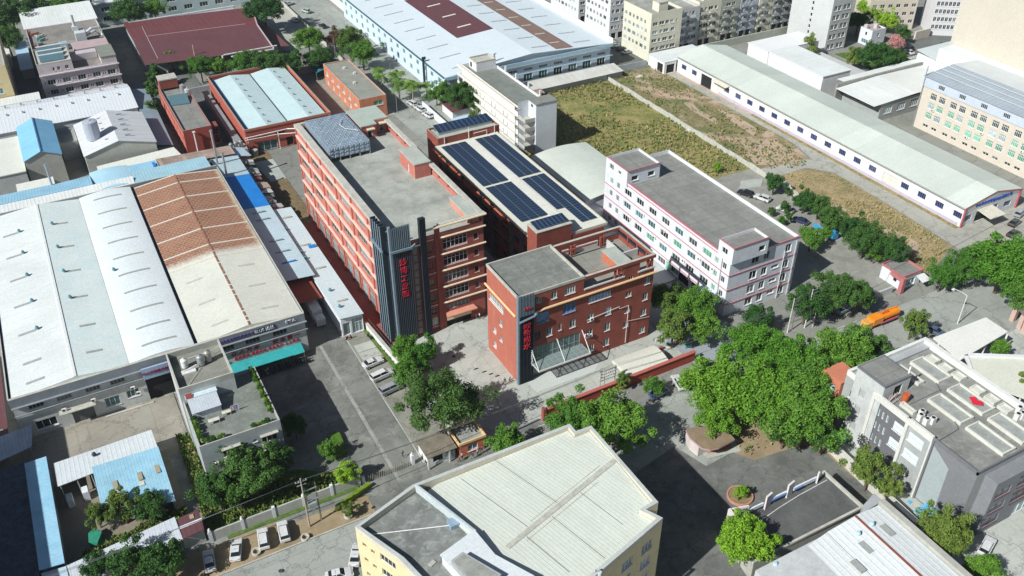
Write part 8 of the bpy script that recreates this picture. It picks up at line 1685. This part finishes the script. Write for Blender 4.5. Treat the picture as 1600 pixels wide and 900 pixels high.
def car(colname, col, kind, x, y, deg, label, group=None, z=.2):
    key = (colname, kind)
    if key not in CARS: CARS[key] = car_set(colname, col, kind)
    S = CARS[key]; t = thing('car' if kind != 'van' else 'minivan', label, 'car' if kind != 'van' else 'van', (x,y,z), R(deg), group)
    for k in ('body','windows','roof','sunroof'):
        if k in S: put(k, S[k], t)
    a = 1.42 if kind != 'van' else 1.55
    for wx in (-a, a):
        for wy in (-.82, .82): put('rim', S['rim'], put('wheel', S['wheel'], t, (wx, wy, .33)))
    for wy in (-.6, .6): put('headlight', S['lamp'], t, (S['ax']-.05, wy, .66)); put('tail_light', S['tail'], t, (-S['ax']*.985, wy, .8))
WH, SV, BK, NV, GY = (.72,.73,.73), (.34,.37,.40), (.02,.022,.025), (.03,.045,.11), (.12,.13,.14)
for x, y, d_, k, lb in ((1.6,110.2,83,'sedan','white sedan parked furthest left beneath the maroon shed end'),(6.1,110.3,72,'sedan','white sedan parked askew beside the ring shaped kerb'),(10.8,110.4,80,'suv','white car third from the left under the street wall'),(14.3,110.3,82,'suv','white suv parked nearest the wooden pole frame')): car('white',WH,k,x,y,d_,lb,'white cars parked below the street wall')
car('white',WH,'sedan',44.3,145.4,8,'white sedan in the uppermost of three marked bays','cars in the yard parking bays'); car('white',WH,'van',44.4,140.6,8,'white minivan in the middle parking bay','cars in the yard parking bays'); car('silver',SV,'van',44.5,135.8,8,'grey silver minivan in the lowest parking bay','cars in the yard parking bays')
car('white',WH,'sedan',19.7,97.2,-12,'white sedan parked against the left wall of the cream factory'); car('white',WH,'sedan',23.5,99.6,60,'white car half hidden behind the cream factory corner')
car('blue',(.06,.14,.30),'sedan',92.0,108.4,8,'blue car in the shade of the small street tree'); car('white',WH,'suv',97.4,109.0,75,'white car at the edge of the bright roadside grove')
for x, y, c_, cn, k, lb in ((161.9,164.2,BK,'black','suv','dark car at the far end of the side lane'),(164.2,160.0,WH,'white','suv','white car second from the far end of the side lane'),(165.4,152.2,WH,'white','suv','white suv in the middle of the side lane'),(165.0,145.9,NV,'navy','sedan','navy car behind the blue truck in the side lane')): car(cn,c_,k,x,y,115 if y > 160 else 110,lb,'cars along the side lane')
car('silver',SV,'suv',219.0,120.5,15,'silver suv before the long warehouse gable'); car('black',BK,'sedan',208.6,114.6,10,'black sedan on the apron at the right edge'); car('black',BK,'sedan',213.5,118.0,12,'black car between the silver suv and the black sedan')
car('white',WH,'suv',117.6,50.3,20,'white car with a dark sunroof in the lower right yard'); car('white',WH,'sedan',156.0,98.3,-70,'small white car on the street beside the thin tree'); car('slate',(.10,.14,.22),'sedan',157.8,95.5,-75,'slate blue car next to the white canopy corner'); car('pale_teal',(.35,.45,.46),'sedan',146.0,112.6-1.2,6,'pale green car in the shade of the dark tree trio')
for x, y, lb in ((105.0,265.4,'upper white car of three on the palm lane'),(105.5,260.2,'middle white car of three on the palm lane'),(105.9,254.6,'lowest white car of three on the palm lane')): car('white',WH,'suv',x,y,100,lb,'white cars on the palm lane')
car('white',WH,'sedan',100.3,387.5,20,'white car turning at the very top of the lane'); car('mint',(.50,.60,.56),'suv',103.6,374.5,110,'pale car at the top of the lane'); car('black',BK,'sedan',103.8,353.5,100,'black car alone on the upper lane'); car('white',WH,'sedan',104.6,334.5,100,'white car half hidden by the lane trees'); car('white',WH,'suv',96.2,366,95,'white car beside the blue machine in the upper yard'); car('green',(.05,.25,.18),'van',104.3,341.5,100,'green vehicle behind the trees on the upper lane')
for i, (x, y, c_, cn, lb) in enumerate(((194.4,281.0,WH,'white','white car furthest back in the row by the cream corner house'),(194.5,277.6,SV,'silver','silver car in the row by the cream corner house'),(194.6,273.8,BK,'black','dark car in the row by the cream corner house'),(194.5,269.8,SV,'silver','silver car nearest the shop front of the cream corner house'))): car(cn,c_,'sedan',x,y,5,lb,'cars by the cream corner house')
car('black',BK,'van',290.0,222.0,70,'dark van beside the pink tree in the far street'); car('white',WH,'sedan',286.5,218.8,80,'white car below the pink tree in the far street')
# box truck between factory and strip warehouse
t = thing('box_truck', 'white box truck parked in the shade between the factory and the strip warehouse', 'truck', (39.6,169,.1)); mt_ = plain('truck_white', (.52,.56,.58), .5)
MB().box(38.6,40.9,168.6,174.6,.9,3.3).build('cargo_box', mt_, t); c_ = MB(); c_.box(38.7,40.8,166.2,168.4,.6,2.4); c_.build('cab', mt_, t); MB().face([(38.85,166.19,1.5),(40.65,166.19,1.5),(40.55,166.5,2.41),(38.95,166.5,2.41)]).build('windscreen', gl_dark, t); MB().box(38.9,40.6,168.4,174.4,.5,.88).build('chassis', black, t)
for y in (167.2,172.8):
    for x in (38.8,40.7): MB().tube([(x-.14,y,.5),(x+.14,y,.5)], .45, 12).build('wheel', black, t)
t.location = (38.9,166.0,.1)
# orange tank truck
t = thing('tank_truck', 'orange tank truck with hoses parked on the wide street', 'truck', (150.5,104.2,.1)); og = plain('truck_orange', (.85,.27,.01), .45, 0, .5, .3); ord_ = plain('truck_red_orange', (.62,.09,.02), .5)
b = MB(); b.tube([(148.4,104.2,2.15),(148.6,104.2,2.15),(155.0,104.2,2.3),(155.2,104.2,2.3)], 1.05, 18); b.build('tank', og, t)
MB().box(146.1,149.3,103.0,105.4,1.3,3.0).build('pump_box', og, t); MB().box(146.3,155.0,103.25,105.15,.85,1.12).build('chassis', ord_, t)
c_ = MB(); c_.prism([(144.2,103.1),(146.0,103.1),(146.0,105.3),(144.2,105.3)], .6, 2.5); c_.build('cab', plain('cab_orange', (.70,.36,.08)), t); MB().face([(144.19,103.3,1.5),(144.19,105.1,1.5),(144.5,105.1,2.51),(144.5,103.3,2.51)]).build('windscreen', gl_dark, t)
MB().tube([(149.0,104.2,3.35),(151.5,104.5,3.5),(154.5,104.2,3.55),(155.6,104.2,3.2),(155.8,104.2,2.2)], .16, 8).build('hose_boom', og, t); MB().box(149.5,152.0,103.8,104.6,3.15,3.35).build('walkway', ord_, t); t.scale = (.9,.9,.9); MB().box(148.8,155.1,102.95,103.1,.9,1.35).build('side_panel', plain('side_magenta', (.42,.12,.20)), t)
for x in (145.1,151.6,153.0,154.3):
    for y in (103.25,105.15): MB().tube([(x,y-.16,.52),(x,y+.16,.52)], .5, 14).build('wheel', black, t)
# blue truck in the side lane
t = thing('stake_truck', 'small blue truck with a covered load among the side lane shrubs', 'truck', (166.6,140.5,.1)); bl_ = plain('truck_blue', (.03,.30,.60), .5)
MB().box(165.5,167.6,137.0,141.6,.8,2.2).build('cargo_bed', bl_, t); MB().box(165.6,167.5,137.2,141.5,2.2,2.35).build('load', mat('grey_load', (.28,.26,.25), .9, .25, 1.5), t); c_ = MB().box(165.6,167.5,134.9,136.8,.5,2.2); c_.build('cab', bl_, t); MB().face([(165.8,134.89,1.3),(167.3,134.89,1.3),(167.2,135.2,2.21),(165.9,135.2,2.21)]).build('windscreen', gl_dark, t)
for y in (135.7,140.6):
    for x in (165.7,167.4): MB().tube([(x-.12,y,.42),(x+.12,y,.42)], .42, 12).build('wheel', black, t)
# scooters
def scooter(cn, col):
    pm = plain('scooter_'+cn, col, .4); S = []
    b = MB(); b.box(-.35,.25,-.14,.14,.28,.36); b.prism([(-.75,-.14),(-.2,-.15),(-.2,.15),(-.75,.14)], .37, .72); b.prism([(.28,-.16),(.5,-.12),(.5,.12),(.28,.16)], .3, .98); S.append(('body', b.build('body', pm, link=False), (0,0,0)))
    S.append(('seat', MB().prism([(-.8,-.13),(-.1,-.12),(-.1,.12),(-.8,.13)], .74, .82).build('seat', black, link=False), (0,0,0)))
    S.append(('handlebar', MB().tube([(.42,-.33,1.02),(.36,0,1.06),(.42,.33,1.02)], .025, 5).tube([(.36,0,1.06),(.52,0,.5)], .03, 5).build('handlebar', frame_d, link=False), (0,0,0)))
    wm_ = MB().tube([(0,-.05,0),(0,.05,0)], .23, 12).build('wheel', black, link=False); S += [('wheel', wm_, (.6,0,.23)), ('wheel', wm_, (-.62,0,.23))]; return S
SCO = [scooter('black', (.03,.03,.035)), scooter('white', (.55,.56,.58)), scooter('blue', (.05,.12,.25)), scooter('red', (.30,.03,.03)), scooter('green', (.05,.18,.14))]
rr = random.Random(6)
for i in range(30):
    t = thing('scooter', 'scooter in the packed row under the turquoise awning', 'scooter', (18.2+i*.49+rr.uniform(-.06,.06),153.5+rr.uniform(-.25,.25),.2), R(90+rr.uniform(-12,12)), 'scooters under the turquoise awning')
    for nm, me, lc in SCO[rr.choice((0,0,0,1,2,3,4,0))]: put(nm, me, t, lc)
for (x, y, a, k, lb) in ((42.9,156.2,10,3,'red scooter before the glass front of the strip warehouse'),(46.9,154.4,100,0,'black scooter beside the green verge of the yard wall'),(23.2,158.6-2.4,15,0,'black scooter at the left end under the awning edge')):
    t = thing('scooter', lb, 'scooter', (x,y,.2), R(a)); [put(nm, me, t, lc) for nm, me, lc in SCO[k]]

# ================================================================ POLES, LAMPS, WIRES
wood = mat('weathered_pole', (.40,.36,.30), .9, .2, 1.5)
t = thing('transformer_frame', 'two pole frame carrying a transformer beside the parked white cars', 'pole frame', (19.8,110,0)); b = MB(); b.tube([(18.7,109.8,0),(18.7,109.8,12)], .17, 8, r1=.12); b.build('pole', wood, t); b = MB(); b.tube([(21.0,110.3,0),(21.0,110.3,9.6)], .16, 8, r1=.12); b.build('pole', wood, t)
[MB().box(18.6,21.1,109.85,110.05,z,z+.14).build('crossarm', steel_g, t) for z in (3.4,4.2,6.0,7.4,8.6)]; [MB().box(17.7+q,19.7-q,109.75,109.9,11.2-q*4,11.32-q*4).build('crossarm', steel_g, t) for q in (0,.2)]; MB().box(19.2,20.6,109.5,110.5,4.36,5.5).build('transformer', mat('transformer_grey', (.30,.34,.34), .6, .1, 1), t)
b = MB(); [b.cyl(x,109.82,11.33,11.6,.06,6) for x in (17.8,18.3,19.1,19.6)]; b.build('insulator', steel_w, t)
t = thing('street_lamp', 'tall white street lamp with a bent arm beside the white canopy', 'street lamp', (165.2,95.7,0)); MB().tube([(165.2,95.7,0),(165.2,95.7,7.8)], .13, 8, r1=.09).build('pole', steel_w, t); MB().tube([(165.2,95.7,7.8),(164.2,97.0,8.5),(163.4,98.0,8.8)], .07, 6).build('arm', steel_w, t); MB().box(162.8,163.5,97.6,98.2,8.7,8.9).build('lamp_head', steel_w, t)
for i, (x, y, h_, lb) in enumerate(((129.4,111.6,9.4,'left white utility pole with crossarms before the dark trees'),(134.0,111.1,10.6,'taller right white utility pole with crossarms'),(135.7,110.4,6.0,'short thin pole right of the tall utility pole'),(131.0,111.9,6.2,'short thin pole right of the left utility pole'))):
    t = thing('utility_pole', lb, 'pole', (x,y,0)); MB().tube([(x,y,0),(x,y,h_)], .15 if i < 2 else .09, 8, r1=.1 if i < 2 else .07).build('pole', mat('white_concrete_pole', (.62,.61,.56), .9, .12, 1), t)
    [MB().box(x-.2,x+1.6,y-.06,y+.06,h_-.4-k*.9,h_-.3-k*.9).build('crossarm', steel_g, t) for k in range(4 if i < 2 else 1)]
t = thing('lattice_frame', 'cluster of short poles and fittings at the brick red wall', 'pole frame', (83.4,114.4,0)); b = MB(); [b.tube([(x,y,0),(x,y,h_)], .1, 6) for x, y, h_ in ((81.7,114.6,6.2),(83.2,115.3,5.4),(85.4,114.8,6.0))]; b.build('pole', wood, t)
[MB().box(81.5,85.6,114.6,114.75,z,z+.1).build('crossarm', steel_g, t) for z in (3.2,4.0,4.8,5.6)]; b = MB(); rr = random.Random(4); [b.cyl(81.6+k*.45,114.68,z+.1,z+.38,.09,6) for k in range(9) for z in (4.0,4.8,5.6)]; b.build('insulator', steel_w, t)
t = thing('transformer_frame', 'pole transformer on the sandy bank beside the long white wall', 'pole frame', (107.5,84.4,0)); b = MB(); [b.tube([(x,84.4,0),(x,84.4,6.8)], .13, 6) for x in (106.3,109.0)]; b.build('pole', wood, t); [MB().box(106.1,109.2,84.3,84.5,z,z+.12).build('crossarm', steel_g, t) for z in (2.6,5.2,6.3)]; MB().box(106.9,108.4,83.9,84.9,2.75,3.9).build('transformer', mat('transformer_grey', (.30,.34,.34)), t)
for x, y, h_, lb in ((98.4,262.5,11,'white lamp pole rising among the palms'),(113.3,233,11.5,'thin tall lamp pole beside the sky blue carport'),(100.5,257,7,'thin lamp pole by the parked cars on the palm lane'),(96.8,318,9,'thin pole beside the blue net canopy'),(104.5,282,9.5,'dark lamp pole above the palm row'),(181.0,113.5,7,'thin leaning pole beside the right street trees'),(88.9,229.5,3,'short post in the garden strip')):
    t = thing('lamp_post', lb, 'lamp post', (x,y,0)); MB().tube([(x,y,0),(x,y,h_)], .1, 6, r1=.06).build('pole', steel_g, t); MB().tube([(x,y,h_-.05),(x-.9,y,h_+.25)], .05, 5).build('arm', steel_g, t)
wi = MB()
def wire(a, c, sag):
    a, c = Vector(a), Vector(c); pts = [a+(c-a)*(i/10)-Vector((0,0,sag*4*(i/10)*(1-i/10))) for i in range(11)]; wi.tube(pts, .025, 3, caps=False)
for k, dx in enumerate((-.8,-.3,.4,.9)):
    wire((-60,110.5+k*.3,11.5),(18.7+dx,109.82,11.6),1.2); wire((18.7+dx,109.82,11.6),(81.7+k,114.7,6.0+.2*k),1.0); wire((82+k,114.7,6.0+.2*k),(129.4+k*.3,111.6,9.2-.5*k),1.2); wire((129.4+k*.3,111.6,9.2-.5*k),(134.2+k*.3,111.1,10.2-.5*k),.1)
for k in range(3): wire((134.5,111.1,10.2-k*.6),(200,118,10.5-k*.6),1.8); wire((109,84.4,6.4),(134,111.1,8.0),.8) if k == 0 else None
tag(wi.build('power_lines', frame_d), 'dark power lines strung along the street between the pole frames', 'power lines')

# ================================================================ PEOPLE
def person_mesh(walk, shirt, trousers):
    me = bpy.data.meshes.new('person_skin'); s_ = .28 if walk else .1
    V = [(0,0,.98),(0,0,1.2),(0,0,1.42),(0,0,1.52),(0,.01,1.66),(.10,0,.9),(.11,s_*.6,.5),(.11,s_,.06),(.11,s_+.16,.03),(-.10,0,.9),(-.11,-s_*.3,.5),(-.11,-s_,.06),(-.11,-s_+.16,.03),(.20,0,1.40),(.25,-s_*.4,1.14),(.25,s_*.1+.04,.88),(.25,s_*.2+.05,.80),(-.20,0,1.40),(-.25,s_*.4,1.14),(-.25,s_*.5+.06,.88),(-.25,s_*.5+.08,.80)]
    E = [(0,1),(1,2),(2,3),(3,4),(0,5),(5,6),(6,7),(7,8),(0,9),(9,10),(10,11),(11,12),(2,13),(13,14),(14,15),(15,16),(2,17),(17,18),(18,19),(19,20)]
    RD = [.15,.14,.16,.06,.105,.09,.065,.05,.045,.09,.065,.05,.045,.065,.05,.035,.035,.065,.05,.035,.035]
    me.from_pydata(V, E, []); o = bpy.data.objects.new('person_skin', me); C.objects.link(o); m_ = o.modifiers.new('s','SKIN'); 
    for i, r_ in enumerate(RD): me.skin_vertices[0].data[i].radius = (r_, r_*.85)
    me.skin_vertices[0].data[0].use_root = True; o.modifiers.new('u','SUBSURF').levels = 1
    dg = bpy.context.evaluated_depsgraph_get(); nm = bpy.data.meshes.new_from_object(o.evaluated_get(dg)); bpy.data.objects.remove(o); nm.name = 'body'
    nm.materials.clear(); [nm.materials.append(x) for x in (plain('skin', (.50,.32,.23)), shirt, trousers, black)]
    for p_ in nm.polygons: z = p_.center.z; p_.material_index = 3 if z < .08 else 2 if z < .98 else 1 if (z < 1.5 and not (abs(p_.center.x) > .2 and z < .95)) else 0
    return nm
hm = MB().tube([(0,-.01,1.68),(0,-.01,1.76),(0,-.01,1.80)], .11, 10, r1=.05).build('hair', black, link=False)
pm_ = [person_mesh(True, plain('shirt_dark', (.04,.05,.07)), plain('trousers_navy', (.03,.04,.07))), person_mesh(False, plain('shirt_white', (.6,.6,.6)), plain('trousers_black', (.02,.02,.02))), person_mesh(True, plain('shirt_red', (.45,.06,.05)), plain('trousers_grey', (.10,.10,.11)))]
for i, (x, y, a, k, lb) in enumerate(((39.4,117.2,40,0,'person in dark clothes walking in the yard beside the folding gate'),(48.2,111.0,80,2,'person in a red top outside the grey gate lodge'),(50.8,110.6,120,0,'person in dark clothes before the orange gate lodge window'),(52.0,110.9,200,1,'person in a white shirt right of the orange gate lodge window'),(53.0,111.1,90,0,'person in dark clothes at the right end of the gate lodge group'),(66.0,126.3,150,0,'person in dark clothes by the left corner of the red office'),(71.5,148.9,90,1,'person in a white shirt at the entrance of the big red block'),(70.9,149.2,30,2,'person in a red top at the entrance of the big red block'),(49.0,111.4,10,1,'person in a white shirt between the two gate lodges'))):
    t = thing('person', lb, 'person', (x,y,.25), R(a)); put('body', pm_[k], t); put('hair', hm, t)
# low things in the courtyard corner and yards
rr = random.Random(12)
b = MB(); b.tube([(66.4,126.2,.2),(66.9,126.0,.9),(67.5,126.4,.9),(68.0,126.6,.2)], .07, 5); b.tube([(67.3,127,.2),(67.8,127.2,.8)], .12, 6); tag(b.build('rack', plain('dark_brown_frame', (.10,.06,.04))), 'small dark brown rack standing at the red office corner', 'rack')
for x, y, lb in ((62.9,133.6,'first'),(64.0,131.9,'second'),(64.9,130.6,'third'),(65.8,129.4,'fourth')): tag(MB().box(x-.45,x+.45,y-.06,y+.06,.2,.34).build('wheel_stop', black), lb+' short black wheel stop in the line left of the red office', 'wheel stop', 'wheel stops left of the red office')
for x, y, r_, lb in ((17.2,107.6,.75,'concrete ring planter beside the fourth parked white car'),(25.4,108.7,.8,'concrete ring planter with a thin shrub right of the pole frame'),(9.0,108.6,.8,'concrete ring kerb between the parked white cars')):
    b = MB(); N_ = 16
    for i in range(N_):
        a0, a1 = 2*math.pi*i/N_, 2*math.pi*(i+1)/N_; pt = lambda a, q, z_: (x+math.cos(a)*q, y+math.sin(a)*q, z_)
        b.face([pt(a0,r_,.1),pt(a1,r_,.1),pt(a1,r_,.6),pt(a0,r_,.6)]); b.face([pt(a0,r_,.6),pt(a1,r_,.6),pt(a1,r_*.72,.6),pt(a0,r_*.72,.6)]); b.face([pt(a0,r_*.72,.6),pt(a1,r_*.72,.6),pt(a1,r_*.72,.1),pt(a0,r_*.72,.1)])
    tag(b.build('ring_planter', coping), lb, 'planter')
t = thing('bush', 'thin yellow green shrub growing from the concrete ring right of the pole frame', 'bush', (25.4,108.7,.2)); put('foliage', crown_for('o', False, 1), t, (0,0,1.6), 1, 1.6); put('stem', TRK[0], t, (0,0,0), 0, 1.8)
hb_ = MB(); hb_.prism([(24.2,110.6),(31.5,113.2),(31.2,113.9),(24.0,111.5)], .25, .95); tag(hb_.build('clipped_hedge', leafmat('yellow_green_hedge', (.13,.22,.02), (.25,.33,.04))), 'low clipped yellow green hedge leading to the folding gate', 'hedge')
hb_ = MB(); hb_.prism([(28.0,122.6),(30.6,123.6),(30.9,128.5),(29.6,129.6),(28.9,127.2),(26.6,126.2)], .1, 1.0); tag(hb_.build('clipped_hedge', leafmat('shade_hedge', (.06,.14,.02), (.10,.20,.03))), 'clipped hedge island at the edge of the annex shadow', 'hedge')
tag(MB().prism([(-15.5,123.2),(-14.2,122.4),(-13.2,124.5),(-14.1,126.0),(-15.3,125.3)], .1, 1.5).build('tarpaulin_pile', mat('green_tarp', (.03,.26,.17), .7, .2, 1.2)), 'green tarpaulin heap in the shed yard', 'tarpaulin')
tag(MB().box(42.6,43.6,113.2,114.4,.1,.8).build('crate', jm[0]), 'pale crate left of the grey gate lodge', 'crate')
for i in range(14):
    x, y = rr.uniform(101,116), rr.uniform(118,124); s_ = rr.uniform(.3,.9); tag(MB().prism([(x-s_,y-s_*.5),(x+s_,y-s_*.7),(x+s_*.7,y+s_*.6),(x-s_*.8,y+s_*.5)], .1, rr.uniform(.3,1.0)).build('rubble', jm[i % 4]), 'scattered piece of rubbish in the shaded yard by the blue porch', 'junk', 'rubbish in the shaded yard')
for i in range(12):
    x, y = 113.6+rr.uniform(-1,1.2), rr.uniform(50,90); s_ = rr.uniform(.25,.7); m_ = (plain('tarp_blue', (.10,.42,.70)), jm[0], jm[2])[i % 3]; tag(MB().prism([(x-s_,y-s_),(x+s_,y-s_*.7),(x+s_*.7,y+s_),(x-s_*.8,y+s_*.7)], .1, rr.uniform(.4,1.3)).build('stored_goods', m_), 'odd heap of stored goods between the long wall and the grey office', 'junk', 'goods behind the long white wall')
for i, (x, y, w_, l_, lb) in enumerate(((113.4,59.5,1.6,3.2,'blue tarpaulin shelter at the foot of the blank grey wall'),(113.8,80.2,1.2,2.0,'bright blue tarpaulin by the olive tree at the wall'))): tag(slope(None, [(x-w_,y-l_/2,1.8),(x+w_,y-l_/2,2.3),(x+w_,y+l_/2,2.3),(x-w_,y+l_/2,1.8)], .06, plain('tarp_blue', (.10,.42,.70)), 'tarpaulin'), lb, 'tarpaulin')
for i, (x, y, lb) in enumerate(((134.0,187.5,'white rubbish heap beside the field fence'),(173.0,205,'pale rubbish heap at the fence in the scrub field'),(184.6,249,'white litter heap at the head of the scrub field'),(147.5,177.0,'white plastic sheet at the olive field corner'),(157,178.5,'blue tarpaulin scrap at the olive field corner'))): 
    b = MB(); [b.prism([(x+q-1,y-.5),(x+q+.6,y-.8),(x+q+.9,y+.7),(x+q-.6,y+.6)], .1, .35+.1*q) for q in (0,1.3)]; tag(b.build('litter_heap', jm[0] if i != 4 else plain('tarp_blue', (.10,.42,.70))), lb, 'litter')
tag(MB().box(95.4,97.4,340.6,343.6,.3,2.2).build('machine', plain('machine_blue', (.14,.34,.55))), 'blue machine standing in the upper yard', 'machine')
for z_, x in ((0,186.0),(1,188.5)): pass

rr = random.Random(31)
def pallet(x, y, a, lb, grp, m_, hh):
    t = thing('pallet_stack', lb, 'pallet', (x,y,.2), R(a), grp); b = MB(); [b.box(-.6,.6,-.5+k*.25,-.36+k*.25,.12,.16) for k in range(5)]; [b.box(q,q+.1,-.5,.62,0,.119) for q in (-.6,-.05,.5)]; b.build('pallet', mat('pallet_wood', (.34,.25,.15), .9, .25, 2), t); MB().prism([(-.55,-.45),(.55,-.45),(.5,.55),(-.5,.55)], .165, hh).build('load', m_, t)
pm4 = [plain('carton', (.42,.30,.18)), plain('wrapped_white', (.62,.64,.64)), plain('blue_drums', (.06,.18,.42)), plain('grey_goods', (.28,.29,.30))]
for i in range(12): pallet(-14+rr.uniform(0,16), 145+rr.uniform(0,8.5), rr.uniform(0,90), 'loaded pallet standing in the brown yard before the big factory', 'pallets in the brown yard', pm4[i % 4], rr.uniform(.5,1.5))
for i in range(9): pallet(78+rr.uniform(0,7), 150+rr.uniform(0,50), rr.uniform(0,90), 'loaded pallet in the alley between the big red block and the solar roof', 'pallets in the alley by the solar roof', pm4[i % 4], rr.uniform(.5,1.6))
for i in range(10): pallet(105+rr.uniform(0,13), 141+rr.uniform(0,8), rr.uniform(0,90), 'loaded pallet beside the pale slab left of the banded factory', 'pallets by the pale slab', pm4[i % 4], rr.uniform(.5,1.6)+.5)
for i in range(8): pallet(120+rr.uniform(0,18), 58+rr.uniform(-10,-6), rr.uniform(0,90), 'loaded pallet in the lower right yard before the grey office', 'pallets in the lower right yard', pm4[i % 4], rr.uniform(.5,1.4))
for i in range(10): pallet(77+rr.uniform(0,20), 345+rr.uniform(0,35), rr.uniform(0,90), 'loaded pallet in the upper yard beside the maroon roof', 'pallets in the upper yard', pm4[i % 4], rr.uniform(.6,1.6))
struct(MB().box(-60, 29, 106.9, 107.1, .0, .32).build('kerb', coping)); struct(MB().box(105.5, 146, 107.0, 107.2, .0, .32).build('kerb', coping)); struct(MB().box(66, 87, 111.9, 112.1, .0, .3).build('kerb', coping))
# ================================================================ AIR
hz = MB().box(-1600, 1600, -400, 2700, -1.0, 126.5).build('haze', bpy.data.materials.new('haze_air')); hz['kind'] = 'stuff'
hm_ = hz.data.materials[0]; hm_.use_nodes = True; nt = hm_.node_tree; nt.nodes.remove(nt.nodes['Principled BSDF'])
pv = nt.nodes.new('ShaderNodeVolumePrincipled'); pv.inputs['Color'].default_value = (.80,.90,1,1); pv.inputs['Density'].default_value = .00012; pv.inputs['Anisotropy'].default_value = .3
nt.links.new(pv.outputs[0], nt.nodes['Material Output'].inputs['Volume'])
